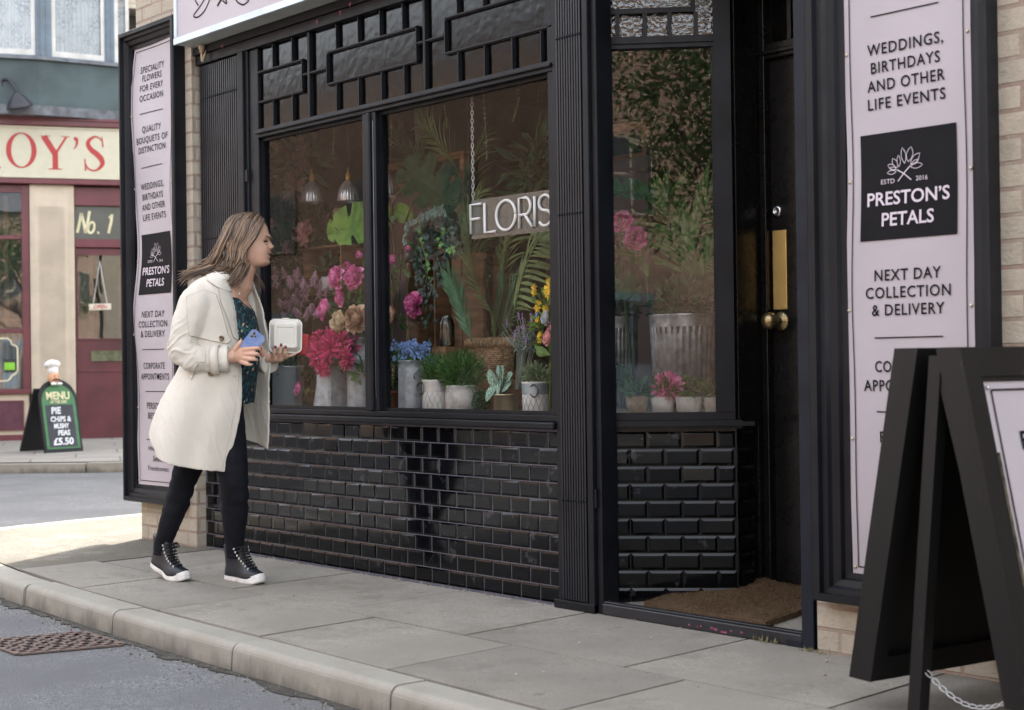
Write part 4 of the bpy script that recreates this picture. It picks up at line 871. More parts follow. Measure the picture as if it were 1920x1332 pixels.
# rough stone pot with rosemary
q = PT((-4.771, 0.200, 0.733), zs); s = 0.0024; t = thing('potted_plant', 'rough white stone pot with a wide bush of rosemary', 'potted plant', q)
mb = MB(); mb.lathe([(0, 0), (25*s, 0), (29*s, 5*s), (30.5*s, 25*s), (29*s, 40*s), (28*s, 46*s), (29.5*s, 49*s), (27*s, 50*s), (26*s, 36*s), (0, 36*s)], (0, 0, 0), 32, fl=lambda k, g: 1+.02*sin(k*1.9)); mb.obj('stone_pot', STONE, t)
mb = MB(); cloud(mb, (0, 0, 74*s), (50*s, 34*s, 36*s), 1900, .034, .0045, 35, .8, 0, .2); r = random.Random(2)
for i in range(40): mb.tube([(r.uniform(-15, 15)*s, r.uniform(-15, 15)*s, 40*s), (r.uniform(-45, 45)*s, r.uniform(-28, 28)*s, r.uniform(75, 108)*s)], .0012, 4, False)
mb.obj('rosemary', LEAFM, t)
# topiary ball
q = PT((-4.598, 0.160, 0.733), zs); s = 0.0023; t = thing('topiary_ball', 'small dark topiary ball of clipped leaves between the stone pot and the brass pot', 'topiary', q)
mb = MB(); cloud(mb, (0, 0, 21*s), (15*s, 15*s, 20*s), 700, .012, .008, 36, 0, .7, .2); mb.obj('clipped_leaves', LEAFD, t)
# brass pot with striped peperomia
q = PT((-4.427, 0.150, 0.732), zs); s = 0.0023; t = thing('potted_plant', 'small brass pot with silver striped round leaves', 'potted plant', q)
round_pot(t, (0, 0, 0), 23*s, 36*s, GOLD, .97, .001, rim=.004).location = (0, 0, 0)
mt, n, o = nt('striped_leaf'); p = add(n, 'ShaderNodeBsdfPrincipled'); wv = add(n, 'ShaderNodeTexWave'); n.links.new(coord(n), wv.inputs[0]); wv.inputs['Scale'].default_value = 34; wv.inputs['Distortion'].default_value = 2
n.links.new(mixc(n, wv.outputs[1], (.03, .12, .07), (.42, .60, .50)), p.inputs[0]); p.inputs['Roughness'].default_value = .4; n.links.new(p.outputs[0], o.inputs[0])
mb = MB(); r = random.Random(8)
for (x, z, a_, l) in ((-18, 62, -.5, 30), (4, 66, .3, 34), (-24, 40, -2.4, 30), (14, 52, 1.2, 28), (-6, 48, -3.0, 34), (22, 66, 1.0, 22), (-2, 74, 0, 22)):
    d = V((sin(a_), -.3, cos(a_))); monstera(mb, V((x*s, -14*s, z*s))-d*l*s*.3, d, (-.3, -1, .3), l*s, l*s*.9, 0, 1, .1, .15); mb.tube([(0, 0, 28*s), (x*s, -12*s, z*s)], .0016, 4)
mb.obj('striped_leaves', mt, t)
# wicker basket
q = V((-4.879, 0.480, 1.003)); q.z = 0.875; s = 0.0025; t = thing('wicker_basket', 'brown woven wicker basket with thick rolled rim behind the rosemary', 'basket', q)
mb = MB(); r = random.Random(6)
for j in range(19):
    z = j*3.6*s; rad = (46+6*j/19)*s
    for k in range(60):
        a0 = 2*pi*k/60; pts = [(rad*cos(a0+i_*pi/90)*(1+.018*sin(pi*i_/2+pi*(j+k))), rad*.62*sin(a0+i_*pi/90)*(1+.018*sin(pi*i_/2+pi*(j+k))), z) for i_ in range(4)]
        if pts[0][1] < 15*s: mb.tube(pts, 1.9*s, 5, False)
mb.obj('woven_side', WICK, t)
mb = MB()
for k in range(90):
    a0 = 2*pi*k/90; c_ = V((52*s*cos(a0), 33*s*sin(a0), 68*s)); d = V((cos(a0), sin(a0), 0)); e = V((-sin(a0), cos(a0), 0))
    if c_.y < 15*s: mb.tube([c_ + d*(8*s*cos(x))+V((0, 0, 8*s*sin(x))) + e*(x*1.6*s) for x in [i_*.7-1.5 for i_ in range(7)]], 1.6*s, 5, False)
mb.obj('rolled_rim', WICK, t)
mb = MB(); mb.lathe([(0, 0), (45*s, 0), (50*s, 66*s)], (0, 0, 0), 24, fl=None, mt=Matrix.Diagonal((1, .6, 1))); mb.obj('basket_lining', M('basket_dark', (.10, .06, .03), .9), t)
mb = MB(); mb.box(q.x-.14, q.x+.14, q.y-.07, q.y+.12, zs, q.z-.002); tag(mb.obj('plinth_box', CRATE), 'low wooden plinth under the wicker basket', 'plinth')
# glass cloche
q = V((-5.057, 0.360, 1.031)); s = 0.0025; t = thing('glass_jar', 'pale green glass jar in front of the small palm', 'jar', q)
mb = MB(); mb.lathe([(0, 0), (14*s, 0), (15*s, 4*s), (15*s, 40*s), (12*s, 52*s), (7*s, 57*s), (0, 58*s)], (0, 0, 0), 24); mb.obj('jar_glass', glass('jar_glass', (.72, .80, .74), 1.5, mul=1.6), t)
mb = MB(); mb.box(q.x-.05, q.x+.05, q.y-.05, q.y+.05, zs, q.z-.001); tag(mb.obj('plinth_box', CRATE), 'narrow wooden plinth under the green glass jar', 'plinth')

# wooden crates
def crate(lab, cx_, Yd, x0, x1, z0, z1, dep, slats=3, face=True, group='wooden crates'):
    c_ = V(((x0+x1)/2, Yd, z0)); t = thing('wooden_crate', lab, 'crate', c_, 0, group); mb = MB(); w_ = (x1-x0)/2; h = z1-z0; th = .010
    mb.box(-w_, w_, 0, dep, 0, th); mb.box(-w_, w_, 0, dep, h-th, h); mb.box(-w_, -w_+th, 0, dep, th, h-th); mb.box(w_-th, w_, 0, dep, th, h-th)
    for i in range(slats):
        a_ = -w_+th + (2*w_-2*th)*i/slats; mb.box(a_+.003, a_+(2*w_-2*th)/slats-.003, dep, dep+.008, 0, h)
    mb.obj('crate_boards', CRATE, t); return t
crate('small wooden crate holding a pale ridged pot, left of the pink peonies', 0, .42, -6.306, -5.961, 1.321, 1.575, .16)
crate('tall open wooden crate behind the ivy and the lone pink peony', 0, .46, -5.476, -5.259, zs, 1.465, .2, 2)
q = V((-6.152, 0.440, 1.341)); s = 0.0028; t = thing('ridged_pot', 'small pale ridged pot standing in the left crate', 'pot', q + V((0, .03, 0)))
mb = MB(); mb.lathe([(0, 0), (11*s, 0)] + [((12.5+.5*(i % 2)+1.6*sin(pi*i/12))*s, (1+i*2)*s) for i in range(13)] + [(11*s, 27*s), (10*s, 14*s), (0, 14*s)], (0, 0, 0), 24); mb.obj('pot', WPOT, t)
mb = MB(); cloud(mb, (0, .0, 48*s), (30*s, 20*s, 20*s), 60, .045, .02, 51, .5); mb.obj('foliage', LEAFD, t)
mb = MB(); x0, x1 = -5.245, -5.016; z1 = 1.475
mb.box(x0, x0+.075, .55, .565, zs, z1); mb.box(x0+.082, x1, .552, .567, zs, z1+.0); mb.box(x0, x1, .568, .58, z1-.03, z1-.005); tag(mb.obj('pallet_boards', CRATE), 'upright brown timber boards behind the small palm frond', 'boards')
mb = MB(); x0, x1 = -5.107, -4.993; z1 = 1.477; mb.box(x0, x1, .7, .715, zs, z1); tag(mb.obj('timber_board', CRATE), 'single upright timber board in the gloom behind the tall palm stems', 'board')

# tall kentia palm standing behind
def PP(*a): return [V(x) for x in a]
kb = PT((-4.988, 0.620, 0.903), zs)
t = thing('kentia_palm', 'tall feathery palm with arching fronds filling the right half of the window', 'palm', kb)
mb = MB()
for pts, ll, lw, n_, sd2, dr in (
    (PP((-4.984, 0.600, 0.928), (-5.092, 0.600, 1.260), (-5.171, 0.600, 1.572), (-5.170, 0.550, 1.852), (-5.255, 0.500, 2.011), (-5.391, 0.480, 2.117)), .15, .012, 34, 1, .3),
    (PP((-4.965, 0.600, 0.928), (-5.075, 0.600, 1.158), (-5.148, 0.600, 1.365), (-5.179, 0.600, 1.573), (-5.158, 0.600, 1.854), (-5.058, 0.600, 2.022)), .17, .014, 30, 2, .5),
    (PP((-4.987, 0.620, 0.928), (-4.970, 0.620, 1.256), (-5.006, 0.700, 1.591), (-4.976, 0.800, 1.851), (-4.862, 0.800, 2.042)), .22, .022, 26, 3, .4),
    (PP((-5.006, 0.620, 0.928), (-4.981, 0.620, 1.256), (-4.860, 0.600, 1.574), (-4.610, 0.500, 1.621), (-4.373, 0.400, 1.594)), .2, .022, 22, 4, .6),
    (PP((-4.981, 0.580, 0.928), (-4.943, 0.550, 1.153), (-5.015, 0.500, 1.355), (-5.048, 0.500, 1.608), (-4.969, 0.500, 1.752)), .14, .012, 26, 5, .4),
    (PP((-4.987, 0.620, 0.928), (-4.761, 0.500, 1.147), (-4.561, 0.400, 1.375), (-4.389, 0.350, 1.501), (-4.209, 0.300, 1.507)), .17, .02, 24, 6, .6)):
    frond(mb, [p_-kb for p_ in pts], ll, lw, n_, sd2, .75, (-.3, -1, .15), .3, dr)
mb.obj('fronds', PALM, t)
mb = MB(); mb.lathe([(0, 0), (.08, 0), (.1, .18), (.09, .18), (.08, .14), (0, .14)], (0, .02, 0), 20); mb.obj('palm_pot', TERRA, t)
def smallpalm(lab, b0, pl_, seed, ll=.12):
    b0 = V(b0); t = thing('palm_frond', lab, 'palm frond', b0, 0, 'small palm fronds'); mb = MB()
    frond(mb, [V(x)-b0 for x in pl_], ll, .009, 38, seed, .55, (-.2, -1, .1), .1, .12); mb.obj('leaflets', PALM2, t)
smallpalm('green fan of palm leaflets leaning left in front of the upright boards', (-4.814, 0.300, 1.051), ((-4.814, 0.300, 1.051), (-4.856, 0.300, 1.148), (-4.906, 0.300, 1.246), (-4.972, 0.300, 1.359)), 11)
smallpalm('blurred palm fan right of the tall stems, above the wicker basket', (-4.908, 0.550, 1.053), ((-4.908, 0.550, 1.053), (-4.796, 0.500, 1.148), (-4.741, 0.500, 1.243), (-4.668, 0.500, 1.337)), 12, .13)
smallpalm('palm fan low behind the wicker basket leaning left', (-5.001, 0.600, 1.042), ((-5.001, 0.600, 1.042), (-4.980, 0.600, 1.130), (-4.948, 0.600, 1.229), (-4.920, 0.600, 1.328)), 13, .12)
smallpalm('grey green palm spray near the ceiling by the pale column', (-5.845, 0.900, 1.951), ((-5.845, 0.900, 1.951), (-5.888, 0.900, 2.041), (-5.841, 0.900, 2.177), (-5.883, 0.900, 2.297)), 14, .16)
smallpalm('grey green palm spray left of the pale column', (-5.900, 1.000, 1.921), ((-5.900, 1.000, 1.921), (-6.012, 1.000, 2.005), (-6.150, 1.000, 2.109), (-6.218, 1.000, 2.235)), 15, .16)
# monstera plant
mbse = PT((-5.631, 0.500, 0.907), zs); t = thing('monstera', 'cheese plant with big split leaves rising around the mullion', 'house plant', mbse)
NB = V((-.25, -1, .25))
def mleaf(nm, mt_, *a): mb = MB(); monstera(mb, *a); mb.obj(nm, mt_, t)
NC_ = V((.734, -.679, .3)); mleaf('dark_leaf', LEAFD, V((-5.317, 0.360, 1.872))-mbse, V((.54, .58, -.60)), NC_, 0.2819, 0.2819, 5, 3, .26, .10)
mleaf('light_leaf', LEAFL, V((-5.633, 0.420, 1.656))-mbse, V((-.67, -.73, -.16)), NC_, 0.2708, 0.2230, 4, 4, .24, .12)
mleaf('light_leaf', LEAFL, V((-5.637, 0.500, 1.656))-mbse, V((-.5, 0, .5)), NB, .12, .12, 0, 5)
mleaf('light_leaf', LEAFL, V((-5.593, 0.500, 1.719))-mbse, V((.7, 0, -.3)), NB, .11, .10, 0, 6)
mleaf('dark_leaf', LEAFD, V((-5.630, 0.450, 1.626))-mbse, V((.5, 0, .4)), NB, .09, .07, 0, 7)
mb = MB()
for pts in (((-5.631, 0.500, 0.907), (-5.640, 0.500, 1.281), (-5.616, 0.480, 1.653), (-5.558, 0.450, 1.766), (-5.405, 0.420, 1.827)), ((-5.625, 0.500, 1.174), (-5.498, 0.400, 1.561), (-5.481, 0.330, 1.686), (-5.527, 0.300, 1.675)), ((-5.604, 0.500, 1.173), (-5.567, 0.500, 1.491), (-5.530, 0.500, 1.647), (-5.416, 0.450, 1.726))):
    mb.tube(crom([V(x)-mbse for x in pts], 6), .006, 6)
mb.obj('stems', BARK, t)
# ivy and eucalyptus cascade
q = V((-5.169, 0.340, 1.634)); t = thing('trailing_ivy', 'dark trailing ivy cascading down past the wooden crate', 'ivy', q); md = MB(); ml = MB()
for i, pts in enumerate((((-5.232, 0.360, 1.666), (-5.170, 0.340, 1.559), (-5.200, 0.330, 1.410), (-5.164, 0.330, 1.258)), ((-5.133, 0.360, 1.657), (-5.053, 0.340, 1.575), (-5.020, 0.330, 1.473), (-5.065, 0.330, 1.352)), ((-5.193, 0.360, 1.637), (-5.125, 0.340, 1.481), (-5.092, 0.330, 1.354), (-5.142, 0.330, 1.157)), ((-5.000, 0.360, 1.596), (-4.978, 0.340, 1.520), (-4.986, 0.330, 1.446)), ((-5.274, 0.360, 1.593), (-5.296, 0.360, 1.468), (-5.219, 0.360, 1.311), (-5.197, 0.360, 1.033)))):
    ivy(md, [V(x)-q for x in pts], 75, .024, 70+i, .05)
for i, pts in enumerate((((-5.175, 0.300, 1.632), (-5.154, 0.300, 1.506), (-5.117, 0.300, 1.404), (-5.134, 0.300, 1.330)), ((-5.005, 0.300, 1.569), (-5.022, 0.300, 1.509), (-4.924, 0.300, 1.470)))): ivy(ml, [V(x)-q for x in pts], 12, .022, 90+i, .02)
md.obj('dark_leaves', M('ivy_dark', (.035, .075, .06), .5, isl=.3), t); ml.obj('young_leaves', M('ivy_light', (.13, .30, .07), .5, isl=.2), t)
q = V((-5.120, 0.300, 1.628)); t = thing('eucalyptus_sprig', 'frosted blue green eucalyptus sprig over the top of the ivy', 'sprig', q); mb = MB(); r = random.Random(4)
for pts in (((-4.981, 0.300, 1.640), (-5.081, 0.300, 1.649), (-5.179, 0.300, 1.628), (-5.272, 0.300, 1.595), (-5.293, 0.300, 1.528)), ((-5.120, 0.300, 1.633), (-5.061, 0.300, 1.660), (-5.003, 0.300, 1.667))):
    c_ = crom([V(x)-q for x in pts], 7); mb.tube(c_, .0015, 4)
    for k in c_[::1]:
        for s_ in (-1, 1): blade(mb, k, V((r.uniform(-.6, .6), r.uniform(-.4, .1), s_*.8)), (-.2, -1, .3), .022*r.uniform(.7, 1.2), .019, .1, 3)
mb.obj('leaves', EUCA, t)
# lone flowers on the crate side
for i, (c_, r_, mt_, kd, lab) in enumerate((((-5.207, 0.300, 1.229), 21, HOTP, FULL, 'full ruffled pink peony in front of the wooden crate'), ((-5.352, 0.300, 1.446), 13, HOTP, BUDP, 'round pink peony bud just right of the mullion'), ((-5.291, 0.340, 1.497), 10, HOTP, BUDP, 'smaller dusky pink bud above the crate'),
                                  ((-5.327, 0.260, 1.182), 19, PEAC, PEONY, 'tan cabbage rose right of the mullion above the blue flowers'), ((-5.509, 0.360, 1.403), 11, MAGE, FULL, 'dark pink peony half hidden behind the mullion'))):
    q = V(c_); t = thing('cut_flower', lab, 'flower', q, 0, 'single flowers by the crate'); mb = MB(); petals(mb, (0, 0, 0), r_*.0031, (-.3, -1, .2), kd, 110+i); mb.obj('petals', mt_, t)
    mb = MB(); mb.tube(crom([(0, .02, 0), (.01, .06, -.06), (.0, .08, -.14)], 4), .003, 5); cloud(mb, (0, .03, -.03), (.03, .02, .03), 7, .06, .022, 130+i); mb.obj('stem', LEAFM, t)
# astilbe
q = PT((-6.400, 0.500, 0.910), zs); t = thing('astilbe_plumes', 'dusty mauve astilbe plumes at the left of the window beside the woman', 'dried flowers', q); mb = MB(); mg = MB(); r = random.Random(9)
for i in range(34):
    tip = V((-6.133, 0.260, 1.352)) + V((r.uniform(-.22, .20), r.uniform(-.06, .10), r.uniform(-.13, .13))); pp = crom([V(q)+V((0, 0, .12)), V(q).lerp(tip, .6)+V((0, 0, .10)), tip], 6); pp = [x-V(q) for x in pp]; mg.tube(pp, .0015, 4, False)
    for k in range(60):
        u = r.random()*.45; c_ = pp[-1].lerp(pp[-4], u*1.5); e = c_ + rv(r)*.03*(.25+u*1.6) - V((0, 0, .012)); mb.tube([c_, c_.lerp(e, .5)+rv(r)*.004, e], [.0022, .0028, .001], 3, False)
mb.obj('plumes', ASTI, t); mg.obj('stems', STEM, t)
q = V((-6.235, 0.300, 1.177)); t = thing('fan_palm_leaf', 'yellow green fan leaf below the mauve plumes', 'leaf', q); mb = MB()
for i in range(14): a_ = -1.2+i*.19; blade(mb, (0, 0, 0), (sin(a_), -.1, cos(a_)), (-.2, -1, .1), .10, .02, .2, 4)
blade(mb, (.02, 0, -.02), (.7, 0, -.8), (-.2, -1, .1), .12, .012); blade(mb, (.0, 0, -.02), (.2, 0, -.9), (-.2, -1, .1), .12, .012); mb.obj('leaf_blades', LEAFL, t)
# flower wall on the left return
q = V((-6.797, 0.620, 1.575)); t = thing('foliage_wall', 'dark wall of leaves with dusky pink flowers at the far left of the window', 'foliage wall', q); mb = MB()
for i, (c_, rad, n_, l) in enumerate((((-6.850, 0.550, 1.757), (.14, .12, .3), 260, .11), ((-6.661, 0.600, 1.595), (.2, .12, .22), 300, .07), ((-6.430, 0.620, 1.668), (.14, .1, .15), 160, .06), ((-6.812, 0.600, 1.999), (.14, .1, .2), 120, .12), ((-6.207, 0.600, 1.565), (.12, .1, .12), 110, .06))):
    cloud(mb, V(c_)-q, rad, n_, l, l*.32, 140+i, .1)
mb.obj('foliage', LEAFD, t)
for i, (c_, r_, mt_) in enumerate((((-6.709, 0.450, 2.119), 20, DUSK), ((-6.416, 0.450, 1.912), 24, DUSK), ((-6.753, 0.450, 1.847), 18, DUSK), ((-6.410, 0.500, 2.094), 20, DUSK), ((-6.311, 0.450, 1.656), 18, ROSE), ((-6.709, 0.500, 1.728), 12, ROSE), ((-6.559, 0.500, 1.599), 10, ROSE))):
    blossom(t, V(c_)-q, r_*.0034, mt_, DAHL if i < 4 else FULL, FACE, 160+i).location = (0, 0, 0)
q = V((-6.065, 0.500, 1.746)); t = thing('dried_flower', 'crumpled beige dried flower above the big light green leaf', 'dried flower', q); mb = MB(); petals(mb, (0, 0, 0), .05, (-.2, -1, -.1), BUDP, 171); petals(mb, V((-5.893, 0.500, 1.745))-q, .035, (-.2, -1, -.1), BUDP, 172); mb.obj('petals', M('beige_petal', (.42, .31, .26), .8, isl=.2), t)
# bright flowers against the right edge of the pane
q = PT((-4.173, 0.160, 0.906), zs); t = thing('mixed_bouquet', 'bouquet of yellow daisies and pink roses against the right window edge', 'bouquet', q)
DAISY = [(13, 1.0, .15, .30), (12, .9, .35, .28)]
i = 0
for c_, r_, mt_, kd in (((-4.101, 0.100, 1.249), 17, YELL, DAISY), ((-4.230, 0.140, 1.247), 11, YELL, DAISY), ((-4.189, 0.120, 1.179), 12, YELL, DAISY), ((-4.145, 0.120, 1.156), 12, YELL, DAISY), ((-4.179, 0.120, 1.055), 10, YELL, DAISY), ((-4.103, 0.090, 1.128), 13, WHTP, PEONY), ((-4.089, 0.120, 1.208), 9, WHTP, PEONY), ((-4.082, 0.080, 1.048), 14, ROSE, PEONY), ((-4.077, 0.100, 1.089), 12, ROSE, PEONY), ((-4.203, 0.130, 1.119), 9, YELL, DAISY), ((-4.238, 0.150, 1.215), 6, BLUE, PEONY), ((-4.172, 0.100, 1.146), 5, BLUE, PEONY)):
    blossom(t, V(c_)-q, r_*.0022, mt_, kd, (-.4, -1, .1), 180+i).location = (0, 0, 0); i += 1
mb = MB(); cloud(mb, V((-4.184, 0.160, 1.125))-q, (.05, .04, .14), 90, .05, .02, 200); mb.tube([(0, 0, 0), (.01, 0, .3)], .004, 5)
for a_ in (-.8, -1.2, -.4): blade(mb, V((-4.130, 0.120, 0.982))-q, (a_, -.1, .2), (0, -1, .4), .10, .03, .3)
mb.obj('foliage', LEAFL, t)
q = PT((-4.532, 0.300, 0.929), zs); t = thing('lavender_plant', 'silvery lavender sprigs behind the brass pot', 'lavender', q); mb = MB(); mg = MB(); r = random.Random(14)
for i in range(34):
    o = V((-4.441, 0.280, 0.997))-q + V((r.uniform(-.04, .04), r.uniform(-.03, .03), 0)); e = o + V((r.uniform(-.11, .05), r.uniform(-.03, .03), r.uniform(.05, .17))); mg.tube([V((0, 0, .03)).lerp(o, .3), o, e], .0013, 4, False)
    for k in range(10): blade(mg, o.lerp(e, r.random()*.6), rv(r)+V((0, 0, .4)), rv(r), .025, .004)
    if i % 2: 
        for k in range(14): mb.ball(e + V((r.uniform(-.003, .003), r.uniform(-.003, .003), r.uniform(-.025, .004))), (.003, .003, .0035), 5, 3)
mb.obj('flower_spikes', LAVN, t); mg.obj('leaves', M('lavender_leaf', (.22, .28, .24), .6, isl=.3), t)

# pendants
AN = M('ribbed_glass_metal', (.62, .62, .62), .25, .6, var=.2, vscale=30)
pend = None
for i, (c_, lab) in enumerate((((-6.187, 0.400, 1.804), 'ribbed silvery pendant lamp, leftmost of the three'), ((-5.976, 0.480, 1.796), 'ribbed silvery pendant lamp, middle one of the three, left of the mullion'), ((-5.648, 0.480, 1.795), 'ribbed silvery pendant lamp partly hidden behind the mullion'))):
    c_ = V(c_); s = .00268 if i else .0027; t = thing('pendant_lamp', lab, 'pendant lamp', c_, 0, 'pendant lamps'); mb = MB()
    prof = [(21, 0), (20.8, 6), (20, 14), (17.5, 24), (13, 33), (7, 40), (4.5, 42)]
    prof = prof + [(r_-.8, z) for r_, z in prof[::-1]]
    mb.lathe([(r_*s, z*s) for r_, z in prof], (0, 0, 0), 96, fl=lambda k, g: 1+(.022 if (k//2) % 2 else -.022)); mb.obj('lamp_shade', AN, t)
    mb = MB(); mb.lathe([(21.4*s, 0), (21.6*s, 1*s), (21.2*s, 2*s)], (0, 0, 0), 40); mb.obj('shade_rim', M('shade_rim', (.03, .03, .03), .4, .5), t)
    mb = MB(); mb.lathe([(0, 40*s), (4.6*s, 40*s), (4.8*s, 51*s), (4*s, 52*s), (3.8*s, 55*s), (1.6*s, 58*s), (1.4*s, 66*s), (0, 66*s)], (0, 0, 0), 16); mb.obj('lamp_cap', BRASS, t)
    mb = MB(); mb.tube([(0, 0, 64*s), (0, 0, 2.72-c_.z)], .0022, 5); mb.obj('cord', BLK, t)
for i, (c_, rad, n_, lab) in enumerate((((-6.451, 0.500, 2.070), (.16, .10, .16), 150, 'dark leafy hanging plant high at the left of the display, above the mauve plumes'), ((-4.780, 0.700, 1.822), (.14, .12, .2), 150, 'dark leafy hanging plant high at the right behind the neon sign'), ((-5.337, 0.750, 1.513), (.2, .1, .16), 170, 'dark leafy hanging plant low behind the palm stems'))):
    q = V(c_); t = thing('hanging_plant', lab, 'plant', q, 0, 'hanging plants'); mb = MB(); cloud(mb, (0, 0, 0), rad, n_, .13, .035, 800+i, -.1); mb.tube([(0, 0, .1), (0, 0, 2.715-q.z)], .003, 4); mb.obj('leaves', LEAFD, t)
# hanging catkins
for i, (a_, b2, lab) in enumerate((((-5.844, 0.300, 2.182), (-5.861, 0.300, 2.007), 'pale green catkin hanging above the middle pendant lamp'), ((-5.387, 0.300, 2.174), (-5.382, 0.300, 2.002), 'pale green catkin hanging just right of the mullion'), ((-5.078, 0.300, 2.168), (-5.072, 0.300, 2.056), 'short pale green catkin, left one of the pair by the column'), ((-4.993, 0.300, 2.166), (-4.969, 0.300, 2.030), 'short pale green catkin, right one of the pair by the column'), ((-4.608, 0.200, 2.147), (-4.586, 0.200, 1.827), 'long pale green catkin hanging beside the sign chain'), ((-4.368, 0.200, 2.122), (-4.417, 0.200, 1.975), 'curved pale green catkin above the neon sign'), ((-4.187, 0.200, 2.127), (-4.189, 0.200, 2.028), 'pale green catkin at the right edge of the window'))):
    a_, b2 = V(a_), V(b2); t = thing('hanging_catkin', lab, 'catkin', a_, 0, 'hanging catkins'); mb = MB(); r = random.Random(300+i); a_.z += .06; n_ = 110
    pp = crom([V((0, 0, .1)), (b2-V(t.location))*.35+V((.006, 0, 0)), (b2-V(t.location))*.75+V((.006, 0, 0)), b2-V(t.location)], 8); mb.tube(pp, .0012, 4, False)
    for k in range(n_): u = r.random(); q2 = pp[int(u*(len(pp)-1))]; blade(mb, q2, rv(r)+V((0, 0, -.8)), rv(r), .010*(1.1-u*.6), .005)
    mb.obj('catkin_beads', M('catkin', (.24, .30, .13), .6, isl=.3) if i == 0 else bpy.data.materials['catkin'], t)
# neon sign hung on a chain
ny = .10; q = V((-4.574, 0.100, 1.479)); t = thing('neon_sign', 'clear hanging sign with white tube lettering in the window', 'neon sign', q)
zl0, zl1 = 1.481, 1.647; xl = q.x; XR = xl+.80
mb = MB(); mb.box(xl, XR, ny, ny+.006, zl0, zl1); wobj(mb, 'acrylic_panel', glass('smoked_acrylic', (.50, .54, .52), 1.45, frost=.42, frostc=(.20, .22, .205), mul=1.6, fdiff=1), t)
fx = lambda px: None
HH = zl1-zl0; zb, zt = zl0+.022, zl1-.020
def L2(pts): return [(x, z) for x, z in pts]
arc = lambda cx_, cz, rx, rz, a0, a1, n=14: [(cx_+rx*cos(a0+(a1-a0)*k/n), cz+rz*sin(a0+(a1-a0)*k/n)) for k in range(n+1)]
XS = dict(F0=-4.576+.004, F1=-4.504, L0=-4.483, L1=-4.416, O0=-4.416+.006, O1=-4.292, R0=-4.269, R1=-4.196, I0=-4.177, S0=-4.155, S1=-4.078)
strokes = [[(XS['F1'], zt), (XS['F0'], zt), (XS['F0'], zb)], [(XS['F0'], (zb+zt)/2), (XS['F1']-.012, (zb+zt)/2)], [(XS['L0'], zt), (XS['L0'], zb), (XS['L1'], zb)],
           arc((XS['O0']+XS['O1'])/2, (zb+zt)/2, (XS['O1']-XS['O0'])/2, (zt-zb)/2, 0, 2*pi, 28),
           [(XS['R0'], zb), (XS['R0'], zt)] + arc(XS['R1']-.036, (zt*.72+zb*.28), .030, (zt-zb)*.28, pi/2, -pi/2, 10) + [(XS['R0'], zt*.44+zb*.56)], [(XS['R1']-.04, zt*.44+zb*.56), (XS['R1']+.004, zb)],
           [(XS['I0'], zt), (XS['I0'], zb)]]
mS = (XS['S0']+XS['S1'])/2; hS = (XS['S1']-XS['S0'])/2; zm = (zb+zt)/2; hz = (zt-zb)/4
strokes.append(arc(mS, zm+hz, hS*.9, hz, .35, pi*1.5, 12) + arc(mS, zm-hz, hS*.95, hz, pi*.45, -pi*.85, 12))
xt = XS['S1']+.012; strokes += [[(xt, zt), (xt+.09, zt)], [(xt+.045, zt), (xt+.045, zb)]]
mb = MB()
for s_ in strokes: mb.tube([(x, ny-.006, z) for x, z in s_], .0062, 8)
wobj(mb, 'white_tube_lettering', M('neon_white', (.80, .82, .82), .4, var=.02), t)
def chain(mb, a_, b2, ll=.024, r_=.0016, w_=.0055):
    a_, b2 = V(a_), V(b2); n = max(1, int((b2-a_).length/(ll*.72))); d = (b2-a_).normalized(); x = d.cross(V((0, 1, 0))).normalized() if abs(d.y) < .9 else V((1, 0, 0)); y = d.cross(x)
    for i in range(n):
        c_ = a_.lerp(b2, (i+.5)/n); sx = (x*.8+y*.6) if i % 2 else (x*.6-y*.8)
        mb.tube([c_ + d*(ll/2*cos(k*pi/5)) + sx*(w_*sin(k*pi/5)) for k in range(11)], r_, 5, False)
ST = M('steel_chain', (.6, .6, .6), .35, .9)
mb = MB(); chain(mb, (xl+.008, ny+.003, zl1), (xl+.008, ny+.003, 2.10)); chain(mb, (XR-.02, ny+.003, zl1), (XR-.02, ny+.003, 2.10)); wobj(mb, 'chain', ST, t)
# banner
q = V((-6.762, 0.500, 2.270)); s = .0027; t = thing('banner', 'red and yellow fringed pennant in the top left corner of the window', 'banner', q); mb = MB()
x0, x1 = -6.764, -6.440; zt_, zb_ = 2.308, 2.011
mb.box(x0, x1, .50, .503, zb_, zt_); wobj(mb, 'red_cloth', M('red_cloth', (.30, .055, .05), .9, bump=1, bscale=200), t)
mb = MB(); mb.box(x0, x1, .4965, .4985, zb_+.02, zb_+.034); mb.box(x0+(x1-x0)*.80, x0+(x1-x0)*.85, .4965, .4985, zb_+.034, zt_)
mb.prism([(x0, zt_-.02), (x0+(x1-x0)*.6, zt_-.02), (x0+(x1-x0)*.58, zt_-.11), (x0+(x1-x0)*.33, zt_-.12), (x0+(x1-x0)*.5, zb_+.07), (x0+(x1-x0)*.15, zb_+.07), (x0, zb_+.16)], (0, .4985, 0), (1, 0, 0), (0, 0, 1), (0, -1, 0), .0018)
wobj(mb, 'yellow_band', M('yellow_cloth', (.50, .42, .04), .9, bump=1, bscale=200), t)
mb = MB(); mb.box(x0, x1, .4992, .5035, zb_-.012, zb_-.0005); mb.box(x0, x0+(x1-x0)*.5, .4942, .4962, zb_+.055, zb_+.068); wobj(mb, 'pale_edge', M('pale_cloth', (.42, .42, .5), .9), t)

